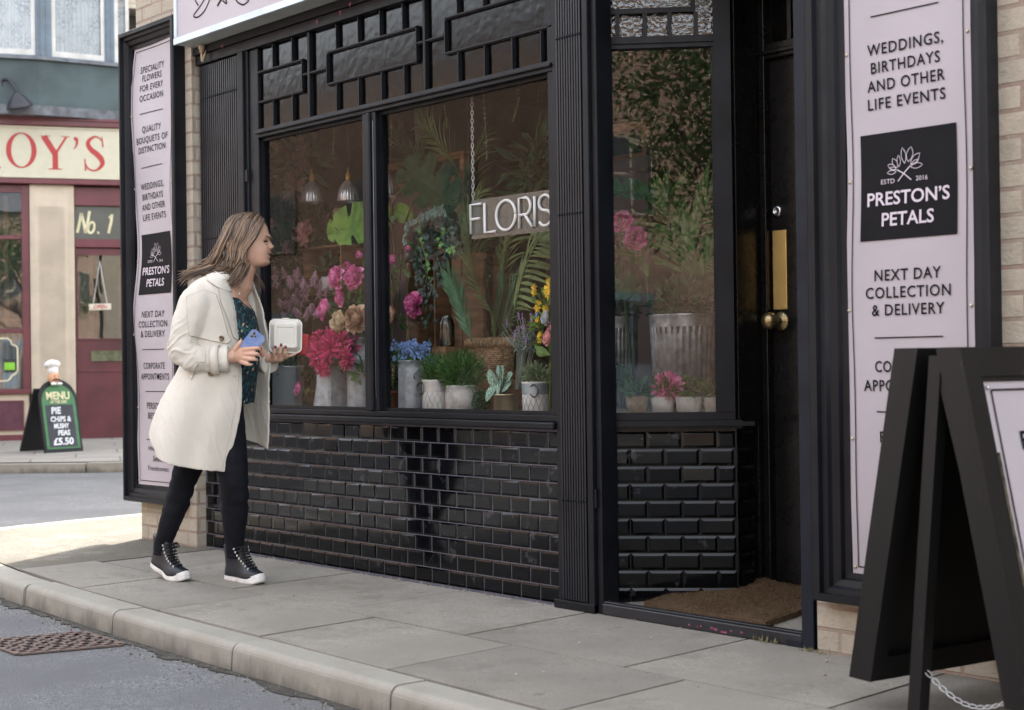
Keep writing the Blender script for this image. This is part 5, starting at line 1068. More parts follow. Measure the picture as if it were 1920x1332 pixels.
# back of the shop: partition with oak framed lights over mauve boarding, pale column
def partition(x0, x1, y, z1, h, lab, nm):
    t = thing('partition', lab, 'partition', ((x0+x1)/2, y, 0)); mb = MB(); mb.box(x0, x1, y, y+.03, 0.02, z1-h-.001); wobj(mb, 'mauve_board', MAUVE, t)
    mb = MB(); f = .035
    mb.box(x0, x1, y-.012, y+.03, z1-f, z1, None, .003); mb.box(x0, x1, y-.012, y+.03, z1-h, z1-h+f*.8, None, .003); n_ = max(1, round((x1-x0)/.62))
    for i in range(n_+1): x = x0+(x1-x0-f)*i/n_; mb.box(x, x+f, y-.010, y+.028, z1-h+f*.8, z1-f, None, .003)
    wobj(mb, 'oak_frame', OAK, t); mb = MB(); mb.box(x0+.01, x1-.01, y+.008, y+.012, z1-h+.01, z1-.01); wobj(mb, 'dark_glass', M('dark_glass', (.035, .028, .025), .12), t)
partition(-6.397, -5.705, 1.05, 2.082, 2.082-1.931, 'oak framed window screen over mauve boarding behind the big split leaf', 'a')
partition(-7.569, -7.237-.02, 1.7, 2.222, .62, 'darker oak screen between the second and third pendant lamps', 'b')
partition(-5.980, -5.168, 1.9, 2.267, 2.267-2.066, 'oak framed screen over mauve boarding seen through the lobby window', 'c')
mb = MB(); q = V((-6.187, 1.100, 2.227)); qb = 2.087; mb.lathe([(.034, 0), (.034, .03), (.028, .035), (.028, .08), (.024, .085), (.024, 2.72-qb)], (q.x, 1.13, qb+.002), 20); tag(mb.obj('pale_column', M('column_pale', (.46, .36, .32), .6)), 'pale pinkish column standing on the oak screen', 'column')

# lobby window display
q = PT((-3.928, 0.720, 0.735), zs); s = 0.0023
def corrug(q, s, R_, H_, lab, px_):
    t = thing('corrugated_tub', lab, 'tub', q, 0, 'corrugated tubs'); mb = MB(); seg = 160
    mb.lathe([(0, 0), (R_*.86, 0), (R_*.97, H_*.88)], (0, 0, 0), seg, fl=lambda k, g: 1+.030*sin(k*2*pi*32/g)); mb.lathe([(R_*.99, H_*.87), (R_*1.0, H_*.90), (R_*1.0, H_*.985), (R_*1.03, H_), (R_*.99, H_), (R_*.95, H_*.8), (0, H_*.8)], (0, 0, 0), 48)
    mb.obj('tub_body', M('shiny_zinc', (.50, .54, .58), .35, .65, var=.25, vscale=26, rvar=.1) if 'shiny_zinc' not in bpy.data.materials else bpy.data.materials['shiny_zinc'], t); mb = MB(); cloud(mb, (0, 0, H_*1.12), (R_*1.1, R_*.8, H_*.25), 420, .05, .022, int(px_), .4); mb.obj('shrub', LEAFD, t); return t
corrug(q, s, 63*s, 178*s, 'large corrugated steel tub with dark shrub in the lobby window', 1284)
corrug(PT((-4.478, 0.900, 0.720), zs), s, .095, .42, 'small bright corrugated tub at the left of the lobby window, beside the pilaster', 1160)
for i, (c_, w_, h_, mt_, lab) in enumerate((((-3.870, 0.360, 0.709), 22, 34, WICK, 'small tan woven pot at the left of the lobby window row'), ((-3.771, 0.400, 0.714), 22, 33, WPOT, 'plain white pot, second in the lobby window row'), ((-3.669, 0.440, 0.714), 25, 33, WPOT, 'white ribbed pot, third in the lobby window row'), ((-3.572, 0.480, 0.715), 20, 32, STONE, 'pale stone pot at the right end of the lobby window row'))):
    q = PT(c_, zs); s = .00215; t = thing('small_pot', lab, 'pot', q, 0, 'pots in the lobby window'); mb = MB()
    mb.lathe([(0, 0), (w_*s*.85, 0), (w_*s, h_*s), (w_*s*.9, h_*s), (w_*s*.85, h_*s*.8), (0, h_*s*.8)], (0, 0, 0), 48, fl=(lambda k, g: 1+(.02 if k % 4 < 2 else 0)) if i == 2 else None); mb.obj('pot', mt_, t)
    mb = MB(); cloud(mb, (0, 0, h_*s*1.35), (w_*s*1.1, w_*s, .03), 80, .05, .012, 400+i, .4); mb.obj('foliage', LEAFM, t)
for i, (c_, r_, mt_, kd, lab) in enumerate((((-4.066, 0.500, 1.531), 19, HOTP, PEONY, 'open pink peony high in the lobby window beside the pilaster'), ((-3.983, 0.500, 1.456), 22, HOTP, PEONY, 'larger pink peony in the lobby window, lower of the two big ones'), ((-4.163, 0.550, 1.467), 10, HOTP, BUDP, 'pink bud low at the left edge of the lobby window'), ((-3.746, 0.400, 0.848), 22, HOTP, DAHL, 'bright pink flower lying over the pots in the lobby window'))):
    q = V(c_); t = thing('lobby_flower', lab, 'flower', q, 0, 'flowers in the lobby window'); mb = MB(); petals(mb, (0, 0, 0), r_*.0028, (.3, -.9, .2), kd, 410+i); mb.obj('petals', mt_, t)
    mb = MB(); mb.tube(crom([(0, .02, 0), (-.02, .06, -.1), (-.02, .08, -.25 if i < 3 else -.03)], 4), .004, 5); cloud(mb, (0, .04, -.05), (.05, .03, .05), 12, .08, .035, 420+i); mb.obj('stem', LEAFM, t)
q = PT((-4.241, 0.750, 0.757), zs); t = thing('monstera', 'cheese plant leaves at the left of the lobby window', 'house plant', q); mb = MB()
monstera(mb, V((-4.197, 0.550, 1.691))-q, V((.9, .5, -.10)), (.1, -1, .9), .22, .13, 3, 21); monstera(mb, V((-4.125, 0.500, 1.308))-q, V((.7, .3, -.5)), (.3, -1, .3), .14, .13, 3, 22); monstera(mb, V((-4.040, 0.450, 0.924))-q, V((-.2, .3, -.8)), (.3, -1, .3), .12, .12, 2, 23)
mb.tube(crom([(0, 0, 0), V((-4.250, 0.700, 1.250))-q, V((-4.197, 0.550, 1.691))-q], 6), .006, 6); mb.obj('leaves', LEAFD, t)
q = PT((-3.972, 0.900, 0.756), zs); t = thing('kentia_palm', 'palm with broad fronds behind the corrugated tub in the lobby window', 'palm', q); mb = MB()
for i, pts in enumerate((((-3.980, 0.900, 1.127), (-3.938, 0.800, 1.353), (-3.793, 0.700, 1.563), (-3.584, 0.600, 1.709)), ((-4.025, 0.900, 1.128), (-4.026, 0.800, 1.404), (-4.084, 0.800, 1.594), (-4.067, 0.800, 1.685)), ((-3.995, 0.900, 1.127), (-3.880, 0.800, 1.304), (-3.739, 0.700, 1.404), (-3.562, 0.600, 1.430)))):
    frond(mb, [V(x)-q for x in pts], .16, .024, 20, 430+i, .7, (.2, -1, .2), .25, .5)
mb.obj('fronds', LEAFM, t)

# ---------------------------------------------------------------- the cafe across the side street
MAROON = M('maroon_gloss', (.125, .028, .038), .4, var=.15, vscale=2, rvar=.08, bump=.1, bscale=12)
MAROOND = M('maroon_door', (.10, .022, .030), .45, var=.2, vscale=2, rvar=.08)
CREAM = M('cream_paint', (.54, .465, .365), .6, var=.08, vscale=3, bump=.15, bscale=15)
FASC = M('fascia_cream', (.50, .475, .365), .5, var=.03)
TEAL = M('teal_render', (.060, .088, .094), .7, var=.22, vscale=1.6, bump=.3, bscale=20)
BLUEW = M('blue_grey_paint', (.125, .165, .205), .55, var=.1)
WHITEW = M('white_paint', (.52, .51, .49), .5, var=.1, vscale=5)
REDL = M('red_lettering', (.36, .025, .025), .5, var=.05)
CGL = glass('cafe_glass', (.75, .78, .78), 1.5, mul=2.2, bump=.004, bscale=1.5)
DKIN = M('cafe_interior', (.10, .09, .08), .8, var=.3, vscale=2)
FO = V((-18.18, 4.86, 0)); FRZ = atan2(.898, .441)
cafe = thing('cafe_building', 'cream and maroon cafe front with red serif lettering across the side street', 'cafe', FO, FRZ)
def cb(mb, a, b_, c, d, e, f, bv=0): mb.box(a, b_, c, d, e, f, None, bv)
mb = MB(); cb(mb, -14, -5.0, .0, 9, -.13, 9.3); cb(mb, -5.0, 9, .5, 9, -.13, 9.3); cb(mb, -5.0, 9, .02, .5, 5.9, 9.3); cb(mb, 1.2, 9, .02, .5, -.13, 5.9)
mb.obj('wall', BRK, cafe)
mb = MB(); cb(mb, -5.0, -.615, .03, .4, -.05, .62); cb(mb, -.58, -.008, -.02, .4, -.05, 3.44, .01); cb(mb, -.585, -.004, -.05, .0, -.05, .35, .01)
for i in range(19): x = -.455+.32*i/18; cb(mb, x-.0055, x+.0055, -.030, -.02, .42, 3.15)
cb(mb, -.545, -.525, -.032, -.02, .36, 3.43); cb(mb, -.06, -.04, -.032, -.02, .36, 3.43)
mb.obj('cream_pilaster', CREAM, cafe)
mb = MB()
cb(mb, -5.0, -.59, .0, .1, -.05, .075); cb(mb, -5.0, -.586, -.03, .1, .62, .69, .008); cb(mb, -.685, -.586, .0, .1, .69, 3.43, .006)
cb(mb, -5.0, -.685, .02, .1, 1.44, 1.50, .006); cb(mb, -5.0, -.685, .025, .1, 2.70, 2.75, .006); cb(mb, -5.0, -.685, .02, .1, 3.33, 3.43)
for x in (-1.75, -2.85, -3.9): cb(mb, x-.04, x+.04, .01, .1, .69, 3.33)
cb(mb, -5.0, -.68, -.0, .03, .135, .15); cb(mb, -5.0, -.68, -.0, .03, .52, .535); cb(mb, -.70, -.68, -.001, .03, .135, .535)
mb.obj('maroon_window_frame', MAROON, cafe)
mb = MB(); cb(mb, -5.0, -.70, .012, .03, .15, .52); mb.obj('riser_panel', M('plum_panel', (.09, .025, .045), .4), cafe)
mb = MB(); cb(mb, -5.0, 3, -.10, .02, 3.44, 3.515, .008); cb(mb, -5.0, 3, -.155, .02, 4.215, 4.33, .01); cb(mb, -5.0, 3, -.17, .02, 4.285, 4.325, .006); mb.obj('fascia_moulding', MAROON, cafe)
mb = MB(); cb(mb, -5.0, 3, -.10, .02, 3.516, 4.214); cb(mb, -5.0, 3, -.112, -.10, 3.516, 3.545, .003); cb(mb, -5.0, 3, -.112, -.10, 4.18, 4.213, .003); cb(mb, .06, .064, -.1005, -.10, 3.55, 4.18); mb.obj('fascia_board', FASC, cafe)
mb = MB(); cb(mb, -5.0, -.685, .05, .055, .69, 3.34); mb.obj('window_pane', CGL, cafe)
mb = MB(); cb(mb, -5.0, -.62, .30, .32, 1.45, 3.44); mb.obj('back_board', M('blind_grey', (.17, .17, .165), .8, var=.2, vscale=3), cafe)
mb = MB(); cb(mb, -.92, -.86, .12, .14, 1.48, 3.3); cb(mb, -5, -.70, .12, .14, 1.60, 1.64); mb.obj('timber_upright', M('pine_upright', (.33, .22, .16), .6), cafe)
# net half curtain with cream line border and the green sticker
mt, n, o = nt('net_curtain'); d_ = add(n, 'ShaderNodeBsdfPrincipled'); wv = add(n, 'ShaderNodeTexWave'); n.links.new(coord(n), wv.inputs[0]); wv.inputs['Scale'].default_value = 4.5; wv.inputs['Distortion'].default_value = 3
n.links.new(mixc(n, wv.outputs[1], (.42, .43, .46), (.72, .73, .76)), d_.inputs[0]); d_.inputs['Roughness'].default_value = .9; n.links.new(d_.outputs[0], o.inputs[0]); NET = mt
mb = MB(); rings = []
for k in range(160): x = -5+4.31*k/159; y = .11+.018*sin(k*1.1)+.008*sin(k*2.7); rings.append([V((x, y, .70)), V((x, y, 1.44))])
mb.loft(rings, False, False, True); mb.obj('net_curtain', NET, cafe)
mb = MB(); pl3 = [(-3, 1.37), (-.88, 1.37), (-.84, 1.34), (-.83, 1.29), (-.78, 1.27), (-.755, 1.24), (-.755, .93), (-.78, .90), (-.83, .87), (-.85, .83), (-.89, .80), (-3, .80)]
mb.ribbon([V((x, .048, z)) for x, z in pl3], .022, (0, -1, 0)); mb.obj('line_border', M('border_cream', (.62, .58, .40), .6), cafe)
mb = MB(); cb(mb, -.93, -.785, .040, .046, .93, 1.09); o_ = mb.obj('window_notice', M('notice_black', (.02, .02, .02), .5), cafe)
mb = MB(); cb(mb, -.925, -.79, .036, .0395, .945, 1.045); mb.obj('green_panel', M('notice_green', (.20, .50, .03), .5), o_)
# door
mb = MB(); cb(mb, .0, .10, .04, .12, 0, 3.42, .006) if False else None
cb(mb, -.006, 1.1, .03, .12, 3.21, 3.42); cb(mb, -.006, 1.1, .01, .12, 3.17, 3.215, .006); cb(mb, -.006, 1.1, .01, .12, 2.60, 2.715, .008); cb(mb, 1.0, 1.2, .0, .12, 0, 3.2); mb.obj('door_surround', MAROON, cafe)
mb = MB(); cb(mb, -.003, 1.0, .06, .08, 2.716, 3.169); mb.obj('number_panel', M('number_grey', (.075, .08, .072), .3, var=.05), cafe)
mb = MB()
def lett(mb, name_pts, w_): mb.ribbon([V((x, .0545, z)) for x, z in name_pts], w_, (0, -1, 0))
u0 = .03
lett(mb, [(u0, 2.80), (u0+.035, 2.95), (u0+.055, 3.07)], .036); lett(mb, [(u0+.055, 3.07), (u0+.085, 2.95), (u0+.11, 2.80)], .036); lett(mb, [(u0+.11, 2.80), (u0+.14, 2.95), (u0+.165, 3.10)], .036)
lett(mb, [(u0+.185+.04*cos(k*pi/8)+.012*sin(k*pi/8), 2.875+.075*sin(k*pi/8)) for k in range(17)], .030); lett(mb, [(u0+.265, 2.80), (u0+.285, 2.81)], .036)
lett(mb, [(u0+.41, 2.80), (u0+.445, 2.95), (u0+.46, 3.06)], .036); lett(mb, [(u0+.42, 3.01), (u0+.46, 3.06)], .026); mb.obj('number_lettering', M('number_cream', (.66, .62, .40), .5), cafe)
mb = MB(); cb(mb, 0, .03, .05, .10, .0, 2.59); cb(mb, .03, .92, .05, .10, 2.50, 2.59); cb(mb, .03, .92, .05, .10, .0, 1.35)
cb(mb, .92, 1.0, .05, .10, 0, 2.59); cb(mb, .02, .95, .04, .05, .90, .93, .004); cb(mb, .02, .95, .035, .05, 0, .22, .006); cb(mb, .03, .92, .04, .05, 1.33, 1.36, .004); dr = mb.obj('door', MAROOND, cafe)
mb = MB(); cb(mb, .03, .92, .07, .075, 1.36, 2.50); mb.obj('door_glass', CGL, dr)
mb = MB()
for i in range(46): z = 1.37+i*.0245; mb.add([(.03, .12, z), (.92, .12, z), (.92, .132, z+.022), (.03, .132, z+.022)], [(0, 1, 2, 3)])
mb.obj('slatted_blind', M('blind_brown', (.20, .175, .15), .8, var=.1), dr)
mb = MB(); cb(mb, .17, .225, .105, .115, 1.36, 2.5); cb(mb, .56, .62, .105, .115, 1.36, 2.5); mb.obj('timber_strip', bpy.data.materials['pine_upright'], dr)
mb = MB(); cb(mb, .195, .60, .03, .04, 1.05, 1.19, .006); cb(mb, .24, .55, .024, .03, 1.09, 1.14, .003); mb.obj('letter_plate', M('verdigris_brass', (.14, .15, .09), .5, .6, var=.25), dr)
t = thing('open_sign', 'small cream hanging sign with red lettering behind the glass of the maroon door', 'open sign', FO + V((.441, .898, 0))*.32 + V((0, 0, 1.75)), FRZ)
mb = MB(); mb.box(-.145, .145, -.002+.055, .008+.055, 0, .085, Matrix.Rotation(radians(-2), 4, 'Y'), 0); mb.obj('sign_plate', M('cream_plate', (.62, .57, .48), .5), t)
mb = MB(); write(mb, 'OPEN', (0, .051, .043), (1, 0, 0), (0, 0, 1), .05, .17, .02); mb.obj('red_lettering', REDL, t)
mb = MB(); chain(mb, (-.09, .058, .09), (.0, .058, .66), .03, .003); chain(mb, (.09, .058, .09), (.0, .058, .66), .03, .003); mb.obj('chain', ST, t)
# serif fascia lettering built from thick-thin strokes
mb = MB()
def st(pts, ws, n=8, yy=-.1035):
    c_ = crom([V((x, 0, z)) for x, z in pts], n); k = len(pts)-1; w2 = []
    for i in range(len(c_)):
        f = i/n; a_ = min(k-1, int(f)) if k else 0; w2.append(ws[a_]+(ws[min(a_+1, k)]-ws[a_])*(f-a_))
    mb.ribbon([V((q.x, yy, q.z)) for q in c_], w2, (0, -1, 0))
oc, zc = -.672, 3.882; N_ = 40; vs = []
for k in range(N_): a_ = 2*pi*k/N_; vs += [(oc+.194*cos(a_), -.1035, zc+.238*sin(a_)), (oc+.128*cos(a_-.0), -.1035, zc+.220*sin(a_))]
mb.add(vs, [(2*k, 2*((k+1) % N_), 2*((k+1) % N_)+1, 2*k+1) for k in range(N_)], False)
zt_, zb_ = 4.085, 3.640
st([(-.385, zt_-.005), (-.245, 3.85)], [.078, .078], 1); st([(-.095, zt_-.005), (-.235, 3.85)], [.026, .032], 1, -.104); st([(-.240, 3.87), (-.240, zb_)], [.072, .072], 1, -.1032)
st([(-.43, zt_), (-.385, zt_-.006), (-.30, zt_)], [.008, .016, .008], 3, -.1045); st([(-.165, zt_), (-.095, zt_-.006), (-.05, zt_)], [.008, .014, .008], 3, -.1045); st([(-.335, zb_), (-.24, zb_+.004), (-.15, zb_)], [.008, .02, .008], 3, -.1045)
st([(.0, 4.06), (.030, 4.055), (.042, 4.01), (.025, 3.95), (-.005, 3.915)], [.04, .05, .034, .02, .006], 5)
st([(.375, 3.96), (.365, 4.04), (.29, 4.095), (.205, 4.05), (.185, 3.985), (.225, 3.915), (.30, 3.855), (.355, 3.79), (.365, 3.72), (.30, 3.645), (.215, 3.64), (.155, 3.70), (.140, 3.79)], [.014, .018, .022, .044, .058, .068, .076, .072, .056, .026, .022, .020, .014], 6)
st([(.365, 4.10), (.378, 3.955)], [.012, .020], 1, -.1045); st([(.150, 3.63), (.140, 3.79)], [.022, .010], 1, -.1045)
st([(-1.42, zt_), (-1.42, zb_)], [.056, .056], 1); st([(-1.40, zt_-.004), (-1.25, 4.08), (-1.17, 3.98), (-1.25, 3.88), (-1.40, 3.87)], [.014, .03, .05, .03, .014], 6); st([(-1.27, 3.87), (-1.10, 3.69), (-.93, 3.64)], [.05, .05, .012], 4); st([(-1.5, zb_), (-1.33, zb_)], [.014, .014], 1, -.1045); st([(-1.5, zt_), (-1.35, zt_)], [.014, .014], 1, -.1045)
mb.obj('fascia_lettering', REDL, cafe)
# bay: teal apron, lead ledge, sash windows with lace
bay = [(-5.0, -.30), (-.44, -.30), (.75, -.02), (1.2, .05)]
def bay_off(d): return [(x, y-d) for x, y in bay]
def bprism(mb, d, z0, z1, back=.5): mb.prism(bay_off(d) + [(1.2, back), (-5.0, back)], (0, 0, z0), (1, 0, 0), (0, 1, 0), (0, 0, 1), z1-z0)
mb = MB(); bprism(mb, 0, 4.45, 5.06); mb.obj('teal_apron', TEAL, cafe)
mb = MB(); bprism(mb, .05, 4.325, 4.45); bprism(mb, .05, 5.061, 5.10); mb.obj('lead_ledge', M('lead_grey', (.13, .14, .16), .6, var=.25, vscale=8), cafe)
mb = MB(); bprism(mb, .0, 6.9, 7.3); bprism(mb, .0, 5.101, 5.125)
def bp_(s, z, d=0):   # point on bay front
    (x0, y0), (x1, y1) = (bay[0], bay[1]) if s < -.44 else (bay[1], bay[2])
    tt = (s-x0)/(x1-x0); return V((s, y0+(y1-y0)*tt-d, z))
def bslab(mb, a, b_, z0, z1, d0, d1):
    vs = [bp_(s, z, d) for s in (a, b_) for d in (d0, d1) for z in (z0, z1)]; mb.add(vs, [(0, 1, 3, 2), (4, 6, 7, 5), (0, 4, 5, 1), (2, 3, 7, 6), (0, 2, 6, 4), (1, 5, 7, 3)], False)
for a, b_ in ((-.475, -.44), (-.439, -.265), (.415, .545), (-1.75, -1.5)):
    bslab(mb, a, b_, 5.126, 6.9, -.10, .0)
for a in (-.455, -.40, -.33, .45, .51): bslab(mb, a-.008, a+.008, 5.126, 6.9, .001, .012)
mb.obj('bay_mullion', BLUEW, cafe)
for a, b_ in ((-1.5, -.475), (-.265, .415), (.545, .74)):
    mb = MB(); bslab(mb, a, b_, 5.126, 5.20, -.06, -.01); bslab(mb, a, a+.05, 5.2, 6.9, -.06, -.012); bslab(mb, b_-.05, b_, 5.2, 6.9, -.06, -.012); bslab(mb, a+.05, b_-.05, 6.0, 6.06, -.06, -.012); so_ = mb.obj('sash_window', WHITEW, cafe)
    mb = MB(); mb.add([bp_(a+.05, 5.2, -.04), bp_(b_-.05, 5.2, -.04), bp_(b_-.05, 6.9, -.04), bp_(a+.05, 6.9, -.04)], [(0, 1, 2, 3)]); mb.obj('sash_pane', CGL, so_)
    mb = MB(); rings = []
    for k in range(70): s = a+.05+(b_-a-.1)*k/69; d = -.10+.02*sin(k*1.0)+.01*sin(k*2.3); rings.append([bp_(s, 5.2, d), bp_(s, 6.9, d)])
    if 'lace' not in bpy.data.materials:
        mt, n, o = nt('lace'); p = add(n, 'ShaderNodeBsdfPrincipled'); p.inputs['Roughness'].default_value = .9; f_ = noi(n, coord(n), 26, 6, .8); f2 = noi(n, coord(n), 3.5, 2)
        c = mixc(n, ramp(n, f_, .47, .53), (.70, .72, .78), (.22, .26, .33)); n.links.new(mixc(n, ramp(n, f2, .4, .6), c, (.74, .76, .82)), p.inputs[0]); n.links.new(p.outputs[0], o.inputs[0])
    mb.loft(rings, False, False, True); mb.obj('lace_curtain', bpy.data.materials['lace'], so_)
mb = MB(); cb(mb, -5.0, 1.2, .45, .49, 5.1, 6.9); mb.obj('room_dark', DKIN, cafe)
# gooseneck lamp
lo_ = FO + V((.441, .898, 0))*(-.95) + V((0, 0, 4.4)); t = thing('wall_lamp', 'dark gooseneck lamp above the cream cafe fascia', 'wall lamp', lo_, FRZ); IRON = M('dark_iron', (.035, .035, .045), .45, .3)
mb = MB(); mb.tube(crom([(-.12, -.16, .20), (.02, -.20, .22), (.07, -.27, .24), (.06, -.30, .36), (.13, -.34, .375), (.22, -.38, .26), (.25, -.40, .17)], 6), .017, 8); mb.ball((-.0, -.22, .2), .05); mb.obj('gooseneck', IRON, t)
mb = MB(); mb.lathe([(.03, .20), (.06, .17), (.12, .10), (.16, .03), (.17, .0), (.155, .0), (.1, .08), (0, .12)], (.28, -.44, .0), 24, mt=Matrix.Rotation(radians(18), 3, 'X')@Matrix.Rotation(radians(-12), 3, 'Y')); mb.obj('lamp_shade', IRON, t)
mb = MB(); mb.box(-.5, .15, -.17, -.02, .06, .20); mb.obj('bracket_board', M('old_timber', (.28, .21, .15), .8, var=.3), t)
# chalk board of the cafe
ab0 = V((-15.40, 3.14, 0)); axx = V((-.05, 1, 0)).normalized(); ayy = V((-axx.y, axx.x, 0)); rz = atan2(axx.y, axx.x)
t = thing('menu_board', 'arched green A-board with chalk menu and chef figure on top, outside the cafe', 'A-board', ab0 + axx*.23, rz)
tilt = Matrix.Rotation(radians(-13), 4, 'X')
W2, H2 = .235, .62
arch = [(-W2, 0), (W2, 0), (W2, H2)] + [(W2*cos(k*pi/16), H2+W2*1.0*sin(k*pi/16)) for k in range(1, 16)] + [(-W2, H2)]
def prisml(poly, y, th, mat, name, parent, mtx=tilt):
    mb = MB(); mb.prism(poly, (0, y, 0), (1, 0, 0), (0, 0, 1), (0, 1, 0), th); mb.v = [tuple(mtx @ V(q)) for q in mb.v]; return mb.obj(name, mat, parent)
prisml(arch, 0, .03, BLK, 'board_frame', t)
sc2 = lambda poly, k, dz: [(x*k, z*k+dz) for x, z in poly]
prisml(sc2(arch, .88, .04), -.004, .003, M('board_green', (.03, .14, .045), .5, var=.15), 'green_face', t)
prisml([(-.17, .06), (.17, .06), (.17, .55), (-.17, .55)], -.007, .002, M('chalkboard', (.03, .032, .045), .7, var=.2), 'chalk_panel', t)
mb = MB()
write(mb, 'MENU', (0, -.006, .66), (1, 0, 0), (0, 0, 1), .085, .29, .03); write(mb, 'OF THE DAY', (0, -.006, .587), (1, 0, 0), (0, 0, 1), .034, .21, .03); mb.v = [tuple(tilt @ V(q)) for q in mb.v]; mb.obj('cream_lettering', M('menu_cream', (.62, .58, .36), .6), t)
mb = MB()
for s_, x, z, h_, w_ in (('PIE', -.045, .485, .075, .12), ('CHIPS &', .0, .385, .058, .25), ('MUSHY', .0, .305, .055, .19), ('PEAS', .02, .225, .058, .15), ('\u00a35.50', .0, .125, .075, .25)): write(mb, s_, (x, -.0085, z), (1, 0, .0), (.0, 0, 1), h_, w_, .03, .1)
mb.v = [tuple(tilt @ V(q)) for q in mb.v]; mb.obj('chalk_lettering', M('chalk', (.72, .74, .78), .9), t)
mb = MB(); mb.prism([(-W2, 0), (W2, 0), (W2, .80), (-W2, .80)], (0, 0, 0), (1, 0, 0), (0, 0, 1), (0, 1, 0), .025); m3 = Matrix.Translation((0, .60, 0)) @ Matrix.Rotation(radians(26), 4, 'X'); mb.v = [tuple(m3 @ V(q)) for q in mb.v]; mb.obj('rear_leg', M('board_black', (.012, .012, .013), .6), t)
m4 = tilt @ Matrix.Translation((-.02, 0, .86))
mb = MB(); mb.lathe([(0, -.06), (.045, -.055), (.066, -.02), (.068, .02), (.058, .06), (0, .065)], (0, 0, 0), 20); mb.ball((0, -.068, -.005), (.02, .016, .014), 8, 6); mb.ball((-.062, 0, .0), .014, 6, 4); mb.ball((.062, 0, 0), .014, 6, 4); mb.v = [tuple(m4 @ V(q)) for q in mb.v]; mb.obj('chef_head', M('chef_skin', (.62, .34, .20), .6), t)
mb = MB(); mb.lathe([(.058, .05), (.060, .12)], (0, 0, 0), 20, cap=True)
for k in range(9): a_ = k*2*pi/9; mb.ball((.052*cos(a_), .05*sin(a_), .165), (.042, .042, .042), 8, 6)
mb.ball((0, 0, .185), (.065, .06, .04)); mb.lathe([(.058, .11), (.078, .165)], (0, 0, 0), 20); mb.v = [tuple(m4 @ V(q)) for q in mb.v]; mb.obj('chef_hat', M('hat_white', (.74, .74, .73), .8), t)
mb = MB(); mb.ball((-.02, -.06, -.025), (.03, .02, .010), 8, 5); mb.ball((.02, -.06, -.025), (.03, .02, .010), 8, 5)
for s_ in (-1, 1): mb.ball((s_*.022, -.066, .018), (.008, .005, .008), 8, 5)
mb.v = [tuple(m4 @ V(q)) for q in mb.v]; mb.obj('moustache', M('moustache_dark', (.10, .06, .04), .8), t)
mb = MB()
for s_ in (-1, 1): mb.ball((s_*.035, -.05, -.07), (.04, .02, .018), 8, 5)
mb.v = [tuple(m4 @ V(q)) for q in mb.v]; mb.obj('white_collar', bpy.data.materials['hat_white'], t)

# ---------------------------------------------------------------- the other side of the street (seen in the reflections)
RB = brickmat('red_stock_brick', (.27, .165, .115), (.15, .085, .06), (.30, .27, .23), bw=.225, rh=.075, ms=.011)
HX = 5.0
hs = thing('brick_terrace', 'red brick terrace with white sash windows opposite, mirrored in the shop panes', 'terrace', (-4, -11-HX, 0))
mb = MB(); mb.box(-50, 34, -17-HX, -11-HX, -.13, 7.6); wobj(mb, 'wall', RB, hs)
mb = MB(); mb.prism([(-17.2-HX, 7.5), (-10.7-HX, 7.5), (-14-HX, 9.6)], (-50, 0, 0), (0, 1, 0), (0, 0, 1), (1, 0, 0), 84); wobj(mb, 'roof', M('slate', (.10, .105, .12), .7, var=.2, vscale=3), hs)
TRIM = M('stone_trim', (.24, .21, .17), .7)
DW = M('dark_pane', (.02, .022, .025), .06)
for k in range(-12, 9):
    x = k*3.4+.6
    for z0, z1, w_ in ((.9, 2.4, .55), (3.8, 5.2, .5)):
        if z0 < 1 and k % 2: z0, z1, w_ = 0, 2.2, .45
        mb = MB(); mb.box(x-w_-.06, x+w_+.06, -11.0-HX, -10.95-HX, z0-.06, z1+.06); wf = wobj(mb, 'window_frame' if z0 > .2 else 'door', TRIM if z0 > .2 else BLUEW, hs)
        mb = MB(); mb.box(x-w_, x-.03, -10.949-HX, -10.945-HX, z0+(.9 if z0 < .2 else 0), (z0+z1)/2-.03 if z0 > .2 else z1-.1); mb.box(x+.03, x+w_, -10.949-HX, -10.945-HX, z0+(.9 if z0 < .2 else 0), z1-.1); mb.box(x-w_, x-.03, -10.949-HX, -10.945-HX, (z0+z1)/2+.03, z1) if z0 > .2 else None; wobj(mb, 'pane', DW, wf)
CROWN = M('crown_leaf', (.035, .070, .022), .7, isl=.4, spec=.2, transl=.1)
def tree(lab, x, y, h, R_, seed):
    t = thing('street_tree', lab, 'tree', (x, y, 0), 0); r = random.Random(seed); mb = MB()
    mb.tube([(0, 0, -.1), (.05, 0, h*.25), (-.05, .05, h*.5), (0, 0, h*.8)], [.16, .13, .10, .04], 10); bl = []
    for i in range(9):
        a_ = r.random()*6.28; z = h*(.35+.45*r.random()); e = V((R_*.8*cos(a_), R_*.8*sin(a_), z+h*.2)); mb.tube([(0, 0, z), e*.5+V((0, 0, z*.5+.1)), e], [.05, .035, .012], 6); bl.append(e)
    mb.obj('trunk', BARK, t); mb = MB()
    for e in bl + [V((0, 0, h*.85))]: cloud(mb, e, (R_*.55, R_*.55, R_*.42), 1100, .10, .05, r.randint(0, 999), .1, .2, .3)
    mb.obj('crown', CROWN, t)
tree('bushy street tree opposite the lobby window', 8.9, -10.7, 6.2, 2.1, 1)

